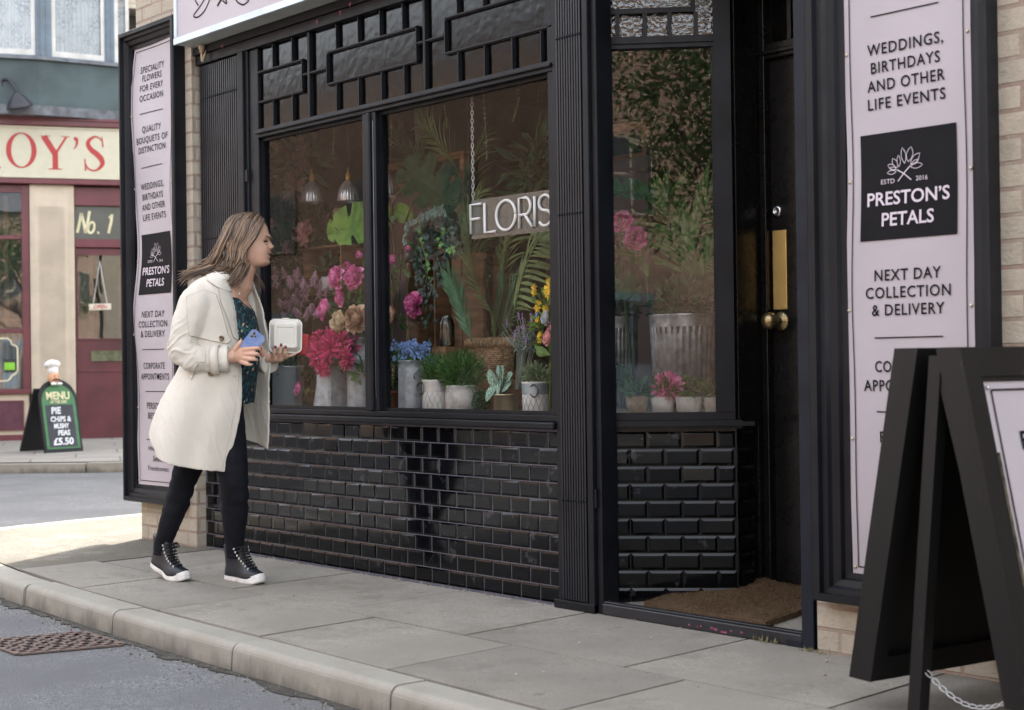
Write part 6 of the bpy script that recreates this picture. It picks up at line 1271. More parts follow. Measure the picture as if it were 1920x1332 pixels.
# ---------------------------------------------------------------- the woman
SKIN = M('skin', (.60, .36, .26), .48, var=.05, vscale=14, sss=.12, bump=.05, bscale=160)
COAT = M('ivory_coat_cloth', (.64, .60, .525), .85, var=.04, vscale=5, bump=.25, bscale=420, sheen=.15)
LINING = COAT
TROU = M('navy_black_trousers', (.009, .010, .015), .85, var=.2, vscale=20, bump=.5, bscale=250, spec=.2)
HAIR = M('hair', (.055, .034, .024), .42, isl=.4, isl2=(.25, .165, .105), var=.1, spec=.5)
LIPS = M('lips', (.38, .11, .10), .4)
NAIL = M('red_nails', (.22, .015, .03), .2, coat=.5)
EYEW = M('eye_white', (.38, .34, .31), .3); EYED = M('eye_dark', (.03, .02, .015), .2)
PO = V((-5.540, -0.641, 0.000)); PRZ = 0.82414
she = thing('person', 'woman in long ivory trench coat, dark trousers and high-top trainers peering into the florist window', 'person', PO, PRZ)
def remesh(mb, name, mat, parent, vox, smooth_it=4, fac=.5, disp=None):
    o = mb.obj(name, mat, parent)
    rm = o.modifiers.new('r', 'REMESH'); rm.mode = 'VOXEL'; rm.voxel_size = vox; rm.use_smooth_shade = True
    s_ = o.modifiers.new('s', 'SMOOTH'); s_.iterations = smooth_it; s_.factor = fac
    me = bpy.data.meshes.new_from_object(o.evaluated_get(bpy.context.evaluated_depsgraph_get()))
    old = o.data; o.modifiers.clear(); o.data = me; bpy.data.meshes.remove(old); me.name = name
    if not me.materials: me.materials.append(mat)
    me.polygons.foreach_set('use_smooth', [True]*len(me.polygons))
    if disp:
        nn = [v.normal.copy() for v in me.vertices]
        for v, n_ in zip(me.vertices, nn): v.co += n_*disp(v.co)
    me.update(); return o
def cap(mb, a, b_, ra, rb, seg=14):
    a, b_ = V(a), V(b_); pts = []; rs = []; d = (b_-a).normalized(); l = (b_-a).length
    for k in range(4): t_ = k/3*pi/2; pts.append(a - d*(ra*cos(t_))); rs.append(max(ra*sin(t_), ra*.05))
    for k in range(1, 5): pts.append(a.lerp(b_, k/5)); rs.append(ra+(rb-ra)*k/5)
    for k in range(4): t_ = k/3*pi/2; pts.append(b_ + d*(rb*sin(t_))); rs.append(max(rb*cos(t_), rb*.05))
    mb.tube(pts, rs, seg)
def chainc(mb, P_, R_):
    for i in range(len(P_)-1): cap(mb, P_[i], P_[i+1], R_[i], R_[i+1])
k1 = 1/426.
# --- body: one continuous surface
mb = MB()
# head loft: rows of (py, front px, back px, half width)
HD = [(402.5, 464, 452, .012), (405, 476, 444, .036), (410, 487, 436, .054), (418, 495, 429, .066), (428, 500.5, 425, .073), (438, 503.5, 423, .076), (445, 505.5, 422, .077), (450, 505.0, 422, .077), (455, 503.8, 423, .076), (460, 504.2, 424, .0745), (465, 504.8, 426, .072), (470, 505.4, 429, .069),
      (474, 506.2, 433, .066), (478, 505.6, 437, .063), (482, 505.3, 441, .060), (486, 504.6, 445, .057), (490, 504.6, 449, .053), (494, 505.2, 453, .048), (497.5, 502.5, 457, .042), (500.5, 496, 462, .034), (502.5, 486, 467, .024)]
HF = [(0.058, 0.000, 1.624)]  # z conversion helper
zpx = lambda py: (1092-py)*0.0023540
xpx = lambda px, py: (px-386-(py-1092)*.0132)*0.0023540
def facebump(py, y):
    a_ = abs(y); g = lambda c_, s_: math.exp(-((py-c_)/s_)**2); gy = lambda c_, s_: math.exp(-((a_-c_)/s_)**2); b_ = 0
    # nose
    if 448 < py < 472:
        t_ = (py-448)/15.5
        prof = (t_**1.25)*9.2 if t_ < 1 else max(0, 9.2*(1-((py-463.5)/6.5)**1.6)); b_ += prof*math.exp(-(a_/(.0085+.006*min(1, t_)))**2)
    b_ += 2.6*g(466.5, 3.0)*gy(.011, .006)                       # nostrils
    b_ += -3.2*g(456.5, 5.0)*gy(.031, .013)                      # eye sockets
    b_ += 1.6*g(445.5, 3.2)*math.exp(-(a_/.045)**4)             # brow
    b_ += 2.0*g(475.2, 2.0)*math.exp(-(a_/.021)**2)              # upper lip
    b_ += -2.6*g(479.6, 1.3)*math.exp(-(a_/.023)**4)             # mouth line
    b_ += 2.4*g(483.4, 2.2)*math.exp(-(a_/.019)**2)              # lower lip
    b_ += -1.6*g(488.2, 2.2)*math.exp(-(a_/.02)**2); b_ += 1.8*g(494, 4)*math.exp(-(a_/.016)**2)
    b_ += 2.2*g(468, 8)*gy(.040, .016)                           # cheek
    return b_
rings = []; NR = 64
import bisect
pys = [402.5+(502.5-402.5)*i/66 for i in range(67)]
def hrow(py):
    for i in range(len(HD)-1):
        if HD[i][0] <= py <= HD[i+1][0]:
            t_ = (py-HD[i][0])/(HD[i+1][0]-HD[i][0]); return [HD[i][j]+(HD[i+1][j]-HD[i][j])*t_ for j in range(1, 4)]
    return HD[-1][1:]
for py in pys:
    fx_, bx_, hw = hrow(py); cxp = fx_*.45+bx_*.55; ring = []
    for k in range(NR):
        a_ = 2*pi*k/NR; ca, sa = cos(a_), sin(a_); n_ = 2.35 if ca > 0 else 2.0
        y = hw*math.copysign(abs(sa)**(2/n_), sa); xx = math.copysign(abs(ca)**(2/n_), ca); px_ = cxp + (fx_-cxp if ca > 0 else cxp-bx_)*xx
        if ca > 0: px_ += facebump(py, y)*min(1, ca*1.6)
        ring.append(V((xpx(px_, py), y, zpx(py))))
    rings.append(ring)
mb.loft(rings, True, True, True)
head_bv = None
mb.ball((xpx(452, 462), -.074, zpx(462)), (.016, .010, .028), 10, 8); mb.ball((xpx(452, 462), .074, zpx(462)), (.016, .010, .028), 10, 8)
chainc(mb, [(0.198, 0.000, 1.411), (0.179, 0.000, 1.364), (0.160, 0.000, 1.312)], [.050, .052, .066])
mb.ball((0.126, 0.000, 1.256), (.074, .125, .085), 24, 16); mb.ball((0.122, 0.000, 1.157), (.100, .122, .13), 24, 16); mb.ball((0.116, 0.000, 0.992), (.098, .118, .15), 24, 16); mb.ball((0.076, 0.000, 0.837), (.100, .140, .10), 24, 16)
chainc(mb, [(0.091, -0.075, 0.783), (0.131, -0.082, 0.550), (0.147, -0.088, 0.446), (0.140, -0.045, 0.314), (0.130, -0.005, 0.192), (0.129, 0.012, 0.143)], [.085, .060, .048, .044, .032, .028])
chainc(mb, [(0.031, 0.075, 0.779), (-0.070, 0.090, 0.541), (-0.115, 0.092, 0.434), (-0.155, 0.095, 0.315), (-0.197, 0.112, 0.206), (-0.220, 0.126, 0.152)], [.085, .060, .046, .042, .032, .028])
# near arm and hand
chainc(mb, [(0.061, -0.150, 1.264), (-0.028, -0.195, 1.034), (0.140, -0.190, 0.987), (0.162, -0.188, 0.991)], [.034, .025, .026, .026])
chainc(mb, [(0.153, 0.130, 1.257), (0.210, 0.160, 1.064), (0.263, 0.100, 0.986)], [.036, .032, .026])
mb.ball((0.192, -0.186, 1.004), (.040, .015, .034), 14, 10, Matrix.Rotation(radians(8), 3, 'Y'))
mb.ball((0.175, -0.184, 0.995), (.032, .018, .030), 14, 10)
def finger(pts, r0): 
    rs = [r0*(1-.13*i) for i in range(len(pts))]
    chainc(mb, pts, rs)
finger([(0.215, -0.190, 1.022), (0.253, -0.207, 1.026), (0.278, -0.206, 1.028), (0.290, -0.196, 1.021)], .0112)
finger([(0.218, -0.190, 1.004), (0.255, -0.209, 1.003), (0.276, -0.208, 1.003), (0.285, -0.198, 0.996)], .0112)
finger([(0.213, -0.190, 0.986), (0.248, -0.208, 0.981), (0.266, -0.206, 0.980), (0.273, -0.198, 0.976)], .0108)
finger([(0.203, -0.188, 0.970), (0.231, -0.203, 0.960), (0.244, -0.201, 0.958), (0.250, -0.196, 0.958)], .0100)
finger([(0.171, -0.188, 1.009), (0.187, -0.196, 1.034), (0.199, -0.198, 1.050), (0.205, -0.194, 1.059)], .0125)
# far hand under the box
cap(mb, (0.271, 0.095, 0.986), (0.331, 0.080, 0.987), .021, .020); cap(mb, (0.302, 0.085, 0.983), (0.354, 0.075, 0.994), .017, .014)
finger([(0.297, 0.070, 0.988), (0.305, 0.050, 1.007), (0.309, 0.046, 1.023), (0.311, 0.047, 1.035)], .0088)
finger([(0.324, 0.068, 0.987), (0.332, 0.046, 1.009), (0.337, 0.043, 1.030), (0.338, 0.044, 1.044)], .0090)
finger([(0.345, 0.068, 0.989), (0.354, 0.046, 1.006), (0.357, 0.043, 1.022), (0.358, 0.044, 1.034)], .0086)
finger([(0.357, 0.080, 0.994), (0.376, 0.085, 0.996), (0.392, 0.090, 1.003), (0.403, 0.095, 1.010)], .0082)
finger([(0.283, 0.100, 1.005), (0.276, 0.112, 1.029), (0.280, 0.118, 1.053)], .0105)
body = remesh(mb, 'body', SKIN, she, .0034, 3, .5)
# face details
for c_ in ((0.285, -0.032, 1.488), (0.274, 0.032, 1.493)): mb = MB(); mb.ball(c_, (.0088, .0095, .0080), 14, 10); mb.obj('eye', EYEW, she)
for y_ in (-.0335, .0335): mb = MB(); mb.ball(V((0.285, 0.000, 1.490))+V((0, y_*1.06, 0)), (.0048, .0058, .0055), 10, 8); mb.obj('iris', EYED, she)
mb = MB()
for s_ in (-1, 1):
    mb.tube([V((xpx(p, q), s_*y, zpx(q))) for p, q, y in ((493.5, 457.8, .0445), (497, 455.2, .0425), (501, 454.6, .036), (504, 456.0, .029))], [.0016, .0030, .0032, .0020], 6)
    mb.tube([V((xpx(p, q), s_*y, zpx(q))) for p, q, y in ((494, 459.5, .0435), (498, 461.2, .0405), (502.5, 460.2, .033))], .0009, 6)
mb.obj('eyelashes', EYED, she)
mb = MB()
for s_ in (-1, 1): mb.tube([V((xpx(p, q), s_*y, zpx(q))) for p, q, y in ((491.5, 448.6, .0535), (497, 445.4, .047), (503, 445.8, .034), (507, 448.4, .019))], [.0016, .0034, .004, .0028], 6, flat=.7)
mb.obj('eyebrows', M('brow_hair', (.10, .06, .04), .8), she)
mb = MB()
mb.tube([V((xpx(p, q), y, zpx(q))) for p, q, y in ((501.5, 478.5, -.0225), (504.6, 476.8, -.012), (506.6, 475.8, 0), (504.6, 476.8, .012), (501.5, 478.5, .0225))], [.0008, .0022, .0028, .0022, .0008], 8)
mb.tube([V((xpx(p, q), y, zpx(q))) for p, q, y in ((501.5, 480, -.0215), (503.8, 483.2, -.012), (505.8, 483.6, 0), (503.8, 483.2, .012), (501.5, 480, .0215))], [.0008, .0026, .0032, .0026, .0008], 8)
mb.obj('lips', LIPS, she)
mb = MB(); mb.tube([V((xpx(p, q), y, zpx(q))) for p, q, y in ((502.5, 479.6, -.018), (506, 479.8, -.008), (506.6, 479.8, 0), (506, 479.8, .008))], [.0007, .0020, .0022, .0020], 6); mb.obj('mouth_gap', M('mouth_dark', (.05, .012, .012), .6), she)
mb = MB()
for c_ in ((0.313, 0.041, 1.035), (0.339, 0.037, 1.044), (0.359, 0.037, 1.034)): mb = MB(); mb.ball(c_, (.0058, .0026, .0078), 10, 8); mb.obj('fingernail', NAIL, she)
for c_ in ((0.293, -0.202, 1.026), (0.289, -0.204, 1.001)): mb = MB(); mb.ball(c_, (.004, .003, .004), 8, 6); mb.obj('fingernail', NAIL, she)

# --- hair
r = random.Random(77)
G0 = [(492, 414), (494, 428), (483, 448), (470, 470), (466, 488), (466, 502), (452, 516), (438, 526)]
G1 = [(483, 405), (480, 420), (470, 448), (459, 470), (457, 490), (450, 508), (436, 520), (424, 528)]
G2 = [(472, 401), (462, 415), (452, 445), (444, 468), (441, 488), (430, 504), (414, 512), (398, 514)]
G3 = [(461, 400), (445, 413), (434, 442), (424, 465), (416, 484), (404, 500), (384, 510), (362, 517)]
G4 = [(450, 402), (431, 416), (419, 442), (411, 463), (400, 482), (382, 498), (360, 508), (342, 522)]
GY = [.004, .066, .090, .094, .094, .090, .092, .098]
GS = [G0, G1, G2, G3, G4]
def guide(u):
    f = max(0, min(3.999, u*4)); i = int(f); t_ = f-i; return [(GS[i][k][0]*(1-t_)+GS[i+1][k][0]*t_, GS[i][k][1]*(1-t_)+GS[i+1][k][1]*t_) for k in range(8)]
mb = MB()
def strand(u, depth, side, rad, wob, cut=8, flip=0):
    g_ = guide(u); pts = []; ph = r.random()*6.28; f1 = r.uniform(.9, 1.4)
    for k, (px_, py_) in enumerate(g_[:cut]):
        kk = k/7; y = GY[k]*(1-depth*(.25+.6*kk if k > 1 else .05)) ; w1 = wob*kk*kk
        if u > .85: y *= (1-.5*(u-.85)/.15*(1-kk))
        pts.append(V((xpx(px_ + w1*6*sin(ph+k*1.25*f1), py_ + w1*5*cos(ph+k*1.4*f1)), side*(y + w1*.010*sin(ph*2+k*1.7)), zpx(py_ + w1*5*cos(ph+k*1.4*f1)))))
    c_ = crom(pts, 5); n_ = len(c_); mb.tube(c_, [rad*(.55+.6*sin(pi*min(1, i/n_*1.1+.12)))*(1 if i < n_*.75 else max(.12, (n_-i)/(n_*.25))) for i in range(n_)], 5, True, True, .65)
def lock(u, depth, side, wob, n, spread, cut):
    """a tapering lock: strands sharing one wave, converging at the tip"""
    ph, f1, ph2 = r.random()*6.28, r.uniform(1.0, 1.9), r.random()*6.28; g0 = guide(u); base_ = []
    for k, (px_, py_) in enumerate(g0[:cut]):
        kk = k/7; y = GY[k]*(1-depth*(.25+.6*kk if k > 1 else .05)); w1 = wob*kk**1.4
        if u > .85: y *= (1-.5*(u-.85)/.15*(1-kk))
        base_.append(V((xpx(px_ + w1*8*sin(ph+k*f1), py_ + w1*6*cos(ph2+k*f1)), side*(y + w1*.014*sin(ph2+k*f1)), zpx(py_ + w1*6*cos(ph2+k*f1)))))
    base_ = crom(base_, 5); m_ = len(base_)
    for q in range(n):
        du, dy, dz = r.gauss(0, 1), r.gauss(0, 1), r.gauss(0, 1); tw = r.uniform(-1, 1); pts = []
        for i, b0 in enumerate(base_):
            t_ = i/(m_-1); sp_ = spread*(.9*(1-t_)+.25) if t_ > .1 else spread*.9; a_ = tw+t_*2.2
            pts.append(b0 + V((sp_*(du*cos(a_)-dy*sin(a_)*.5), side*abs(sp_*.35*dy), sp_*(dz*.5+.3*du*sin(a_)))))
        rad = r.uniform(.0013, .0027); mb.tube(pts, [rad*(.6+.5*sin(pi*min(1, i/m_*1.1+.12)))*(1 if i < m_*.8 else max(.15, (m_-i)/(m_*.2))) for i in range(m_)], 5, True, True, .7)
for i in range(260): strand(r.random(), r.random()**1.6*.75, -1, r.uniform(.0018, .0032), r.uniform(.2, .7), r.choice((6, 7, 8)))
for i in range(78): lock(r.random()**.9, r.random()**2*.6, -1, r.uniform(.6, 1.9), 11, r.uniform(.0035, .0065), r.choice((6, 7, 7, 8, 8)))
for i in range(90): strand(r.random(), r.random()**1.6*.6, 1, r.uniform(.0018, .0036), r.uniform(.2, 1.0), r.choice((6, 7, 8)))
for i in range(22): lock(r.random(), r.random()**2*.5, 1, r.uniform(.4, 1.2), 10, .005, r.choice((6, 7, 8)))
for pts in (((0.069, -0.090, 1.388), (0.019, -0.100, 1.369), (-0.034, -0.100, 1.353), (-0.067, -0.100, 1.338)), ((0.076, -0.080, 1.377), (0.010, -0.090, 1.360), (-0.043, -0.095, 1.333), (-0.068, -0.095, 1.308)), ((0.161, -0.090, 1.358), (0.139, -0.120, 1.308), (0.105, -0.135, 1.301), (0.046, -0.140, 1.318)), ((0.060, -0.070, 1.389), (0.001, -0.080, 1.380), (-0.046, -0.080, 1.350), (-0.076, -0.080, 1.344)), ((0.209, -0.070, 1.387), (0.181, -0.100, 1.339), (0.157, -0.120, 1.315), (0.130, -0.125, 1.299)), ((0.217, -0.060, 1.402), (0.202, -0.085, 1.358), (0.178, -0.105, 1.325), (0.162, -0.120, 1.292)), ((0.205, -0.075, 1.410), (0.186, -0.100, 1.367), (0.167, -0.120, 1.333), (0.145, -0.130, 1.301)), ((0.189, -0.085, 1.398), (0.170, -0.110, 1.357), (0.150, -0.130, 1.324), (0.123, -0.135, 1.310)),
            ((0.202, 0.070, 1.397), (0.215, 0.100, 1.363), (0.227, 0.110, 1.341), (0.237, 0.110, 1.322)), ((0.192, 0.070, 1.397), (0.205, 0.100, 1.356), (0.230, 0.110, 1.327), (0.239, 0.110, 1.291))):
    for j in range(15):
        o_ = V((r.gauss(0, .0055), r.gauss(0, .004), r.gauss(0, .004))); c_ = crom([V(q)+o_*(1+.5*i) for i, q in enumerate(pts)], 6); n_ = len(c_); mb.tube(c_, [.0022*max(.15, 1-(i/n_)**2) for i in range(n_)], 5)
hair = mb.obj('hair', HAIR, she)
mb = MB(); rings = []   # scalp cap under the strands
for py in [401+i*2.6 for i in range(27)]:
    fx_, bx_, hw = hrow(max(403, py)); ring = []; lim = 494 if py < 412 else max(440, 494-(py-412)*1.1); lim = min(lim, fx_-3); hw = hw*1.03+.001
    if py > 470: bx_ = hrow(470)[1]; hw = hrow(470)[2]*1.05
    for k in range(40):
        a_ = 2*pi*k/40; px_ = (fx_+bx_)/2 + ((fx_-bx_)/2+2.5)*cos(a_); px_ = min(px_, lim+1) ; y = hw*sin(a_); ring.append(V((xpx(px_, py), y, zpx(py))))
    rings.append(ring)
mb.loft(rings, True, True, True); mb.obj('scalp_hair', M('hair_roots', (.10, .062, .042), .5, var=.3, vscale=60, stretch=(1, 1, .2)), hair)
# --- top (blouse)
mt, n, o = nt('teal_print_top'); p = add(n, 'ShaderNodeBsdfPrincipled'); p.inputs['Roughness'].default_value = .75
vo = add(n, 'ShaderNodeTexVoronoi'); co = coord(n, (1, 1, .6)); n.links.new(co, vo.inputs['Vector']); vo.inputs['Scale'].default_value = 150
sx = add(n, 'ShaderNodeSeparateColor'); n.links.new(vo.outputs['Color'], sx.inputs[0])
c = mixc(n, ramp(n, sx.outputs[0], .70, .74), (.005, .010, .020), (.015, .085, .095)); c = mixc(n, ramp(n, sx.outputs[1], .93, .95), c, (.40, .32, .22)); n.links.new(c, p.inputs[0]); n.links.new(p.outputs[0], o.inputs[0]); TOPM = mt
mb = MB(); rings = []
for py, f_, b_, hw, dz in ((552, 462, 405, .112, 24), (564, 468, 400, .126, 14), (580, 475, 398, .130, 6), (600, 481, 396, .131, 0), (625, 485, 394, .131, 0), (650, 486.5, 392, .128, 0), (680, 485, 390, .126, 0), (710, 481, 386, .135, 0), (735, 478, 380, .150, 0), (757, 475, 376, .160, 0)):
    ring = []
    for k in range(48):
        a_ = 2*pi*k/48; px_ = (f_+b_)/2+(f_-b_)/2*cos(a_); pyy = py + dz*max(0, cos(a_))**3*1.0 + 1.2*sin(a_*9+py*.1); px_ += .8*sin(a_*7+py*.13); ring.append(V((xpx(px_, pyy), hw*sin(a_), zpx(pyy))))
    rings.append(ring)
mb.loft(rings, True, False, True); mb.obj('top', TOPM, she)
# --- trousers
mb = MB()
def leg(P_, R_):
    c_ = crom(P_, 6); rings = []; n_ = len(c_)
    for i, q in enumerate(c_):
        f = i/6; a_ = min(len(R_)-2, int(f)); rr = R_[a_]+(R_[a_+1]-R_[a_])*(f-a_); ring = []
        for k in range(28):
            an = 2*pi*k/28; kn = math.exp(-((i/n_-.50)/.10)**2)+math.exp(-((i/n_-.93)/.07)**2); rk = rr*(1+.075*kn*sin(i*2.2+1.5*sin(an)) + .035*noise.noise(V((cos(an)*2, sin(an)*2, i*1.1))))
            ring.append(q + V((rk*cos(an), rk*1.0*sin(an), .0)))
        rings.append(ring)
    mb.loft(rings, True, True, True)
leg([(0.093, -0.060, 0.817), (0.110, -0.070, 0.689), (0.132, -0.088, 0.550), (0.147, -0.088, 0.446), (0.140, -0.045, 0.314), (0.131, -0.010, 0.216), (0.128, 0.010, 0.162), (0.129, 0.020, 0.104)], [.088, .084, .074, .061, .058, .046, .041, .038])
leg([(0.032, 0.075, 0.815), (0.000, 0.082, 0.684), (-0.070, 0.090, 0.541), (-0.115, 0.092, 0.434), (-0.155, 0.095, 0.315), (-0.197, 0.112, 0.206), (-0.217, 0.125, 0.156), (-0.224, 0.132, 0.108)], [.104, .095, .076, .059, .056, .045, .041, .038])
mb.obj('trousers', TROU, she)
# --- trench coat
def cring(b_, nr, f_, hw, py, tilt=0, lift=0):
    ctl = [(nr, -.66*hw), (nr*.80+b_*.20, -.93*hw), (.45*nr+.55*b_, -1.0*hw), (.14*nr+.86*b_, -.74*hw), (b_, 0), (b_*.86+f_*.14, .74*hw), (.52*b_+.48*f_, hw), (.25*b_+.75*f_, .86*hw), (f_, .45*hw)]
    pyo = [py+tilt*(x-b_)/100. for x, y in ctl]
    return [V((xpx(x, q), y, zpx(q))) for (x, y), q in zip(ctl, pyo)]
HEM = [(435, 881, -.155), (392, 875, -.205), (346, 864, -.24), (305, 843, -.18), (283, 809, 0), (300, 804, .17), (378, 816, .235), (460, 834, .20), (496, 847, .105)]
BASE = [(400, 437, 462, .072, 510), (388, 438, 466, .115, 518), (368, 440, 470, .158, 528), (354, 443, 474, .185, 542), (348, 446, 480, .195, 560), (347, 451, 487, .196, 582), (349, 455, 492, .194, 605),
      (352, 458, 497, .192, 635), (349, 462, 500, .190, 665), (335, 465, 500, .193, 695), (316, 464, 499.5, .203, 725), (301, 457, 499, .214, 755), (289, 446, 498, .226, 785), (283, 435, 496, .235, 808)]
CR = []
for b_, n_, f_, hw, py in BASE:
    t_ = max(0, (py-640)/(808-640)); ctl = [(n_, -.66*hw), (n_*.80+b_*.20, -.93*hw), (.45*n_+.55*b_, -1.0*hw), (.14*n_+.86*b_, -.74*hw), (b_, 0), (b_*.86+f_*.14, .74*hw), (.52*b_+.48*f_, hw), (.25*b_+.75*f_, .86*hw), (f_, .45*hw)]
    row = []
    for k, (x, y) in enumerate(ctl):
        q = py + (HEM[k][1]-808)*t_; s2 = t_*t_; x = x*(1-s2)+HEM[k][0]*s2 if k not in (0, 4, 8) else x; row.append(V((xpx(x, q), y*(1-s2)+HEM[k][2]*s2, zpx(q))))
    CR.append(row)
NC = 12; cols = [crom(c_, NC) for c_ in CR]; nc = len(cols[0])
rows = [crom([cols[j][k] for j in range(len(cols))], 5) for k in range(nc)]   # per column down
nrw = len(rows[0]); S_ = [[rows[k][j] for k in range(nc)] for j in range(nrw)]
for j in range(nrw):     # folds
    v_ = j/(nrw-1)
    for k in range(nc):
        u = k/(nc-1); q = S_[j][k]; cen = V((xpx(400, 700), 0, q.z)); d = (q-cen); d.z = 0; d = d.normalized() if d.length else d
        am = .012*smoothstep(.45, 1, v_)*sin(pi*min(1, u*1.6)); f = am*sin(u*30+.8*sin(v_*5)) + .004*noise.noise(V((q.x*9, q.y*9, q.z*6))) + .006*noise.noise(V((q.x*4+3, q.y*4, q.z*11)))*smoothstep(.15, .35, v_)*(1-smoothstep(.6, .9, v_))
        S_[j][k] = q + d*f
mb = MB(); th = .009; out_ = []; inn = []
for j in range(nrw):
    for k in range(nc):
        q = S_[j][k]; a_ = S_[j][min(k+1, nc-1)]-S_[j][max(k-1, 0)]; b_ = S_[min(j+1, nrw-1)][k]-S_[max(j-1, 0)][k]; nn = a_.cross(b_).normalized(); out_.append(q); inn.append(q + nn*th if nn.dot(V((xpx(400, 700), 0, q.z))-q) > 0 else q - nn*th)
N2 = nrw*nc; idx = lambda j, k, s: s*N2 + j*nc + k; fs = []
for j in range(nrw-1):
    for k in range(nc-1): fs.append((idx(j, k, 0), idx(j, k+1, 0), idx(j+1, k+1, 0), idx(j+1, k, 0))); fs.append((idx(j, k, 1), idx(j+1, k, 1), idx(j+1, k+1, 1), idx(j, k+1, 1)))
for j in range(nrw-1):
    for k in (0, nc-1): fs.append((idx(j, k, 0), idx(j+1, k, 0), idx(j+1, k, 1), idx(j, k, 1)))
for k in range(nc-1):
    for j in (0, nrw-1): fs.append((idx(j, k, 0), idx(j, k+1, 0), idx(j, k+1, 1), idx(j, k, 1)))
mb.add(out_ + inn, fs, True)
def sleeve(P_, R_, wr, seedn, flat=1.0):
    c_ = crom(P_, 8); n_ = len(c_); rings = []; prev = None
    for i, q in enumerate(c_):
        t_ = (c_[min(i+1, n_-1)]-c_[max(i-1, 0)]).normalized(); x = V((0, -1, 0)); x = (x - t_*t_.dot(x)).normalized(); y = t_.cross(x)
        f = i/8; a_ = min(len(R_)-2, int(f)); rr = R_[a_]+(R_[a_+1]-R_[a_])*(f-a_); ring = []
        for k in range(36):
            an = 2*pi*k/36; s_ = i/n_; wv_ = wr*(sin(s_*38+2.2*cos(an-.6)+seedn)*(.35+.65*max(0, cos(an-2.2))))*math.exp(-((s_-.52)/.26)**2); wv_ += .07*noise.noise(V((cos(an)*1.3+seedn, sin(an)*1.3, s_*6))) + .05*noise.noise(V((cos(an)*2.2+seedn, sin(an)*2.2+s_*7, s_*16)))
            rk = rr*(1+wv_); ring.append(q + x*(rk*cos(an)*flat) + y*(rk*sin(an)))
        rings.append(ring)
    mb.loft(rings, True, True, True)
sleeve([(0.056, -0.125, 1.281), (0.016, -0.165, 1.232), (-0.015, -0.185, 1.158), (-0.039, -0.195, 1.080), (-0.038, -0.200, 1.021), (0.000, -0.200, 0.988), (0.059, -0.198, 0.981), (0.109, -0.195, 0.982), (0.151, -0.192, 0.984)], [.060, .074, .070, .064, .065, .060, .053, .054, .058], .085, 1.0, .82)
sleeve([(0.148, 0.120, 1.281), (0.176, 0.170, 1.186), (0.202, 0.180, 1.089), (0.229, 0.160, 1.016), (0.259, 0.125, 0.972), (0.279, 0.105, 0.962)], [.055, .062, .058, .054, .050, .048], .05, 4.0)
def crease(p):
    el = math.exp(-((p.x-xpx(352, 655))/.075)**2-((p.z-zpx(655))/.10)**2) if p.y < -.10 else 0
    sh_ = math.exp(-((p.x-xpx(385, 575))/.10)**2-((p.z-zpx(580))/.10)**2); bd_ = smoothstep(zpx(690), zpx(760), p.z)
    a_ = noise.noise(V((p.x*9+p.z*13, p.y*7, p.z*26-p.x*22))); b_ = noise.noise(V((p.x*22+p.z*6+4, p.y*9, p.z*5))); c_ = noise.noise(V((p.x*60, p.y*60, p.z*60)))
    rd = lambda v: (1-min(1, abs(v)*3.2))**2
    return .0085*el*(rd(a_)-.35) + .0026*sh_*(rd(b_)-.3) + .0018*bd_*(rd(b_)-.25) + .0005*c_
coat = remesh(mb, 'coat', COAT, she, .0042, 1, .5, crease)
bv = BVHTree.FromPolygons([v.co for v in coat.data.vertices], [tuple(p_.vertices) for p_ in coat.data.polygons])
def proj(px_, py_, off_=.003, y0=-.6):
    x, z = xpx(px_, py_)*1.0, zpx(py_); h = bv.ray_cast(V((x, y0, z)), V((0, 1, 0)))
    if h[0] is None: h = bv.find_nearest(V((x, -.1, z)))
    return h[0] + V((0, -off_, 0)) + (h[1]*.0 if h[1] else V())
def pz(px_, py_, y_, f=1.0):   # pixel seen at depth y_: undo perspective about the camera height
    return px_, py_
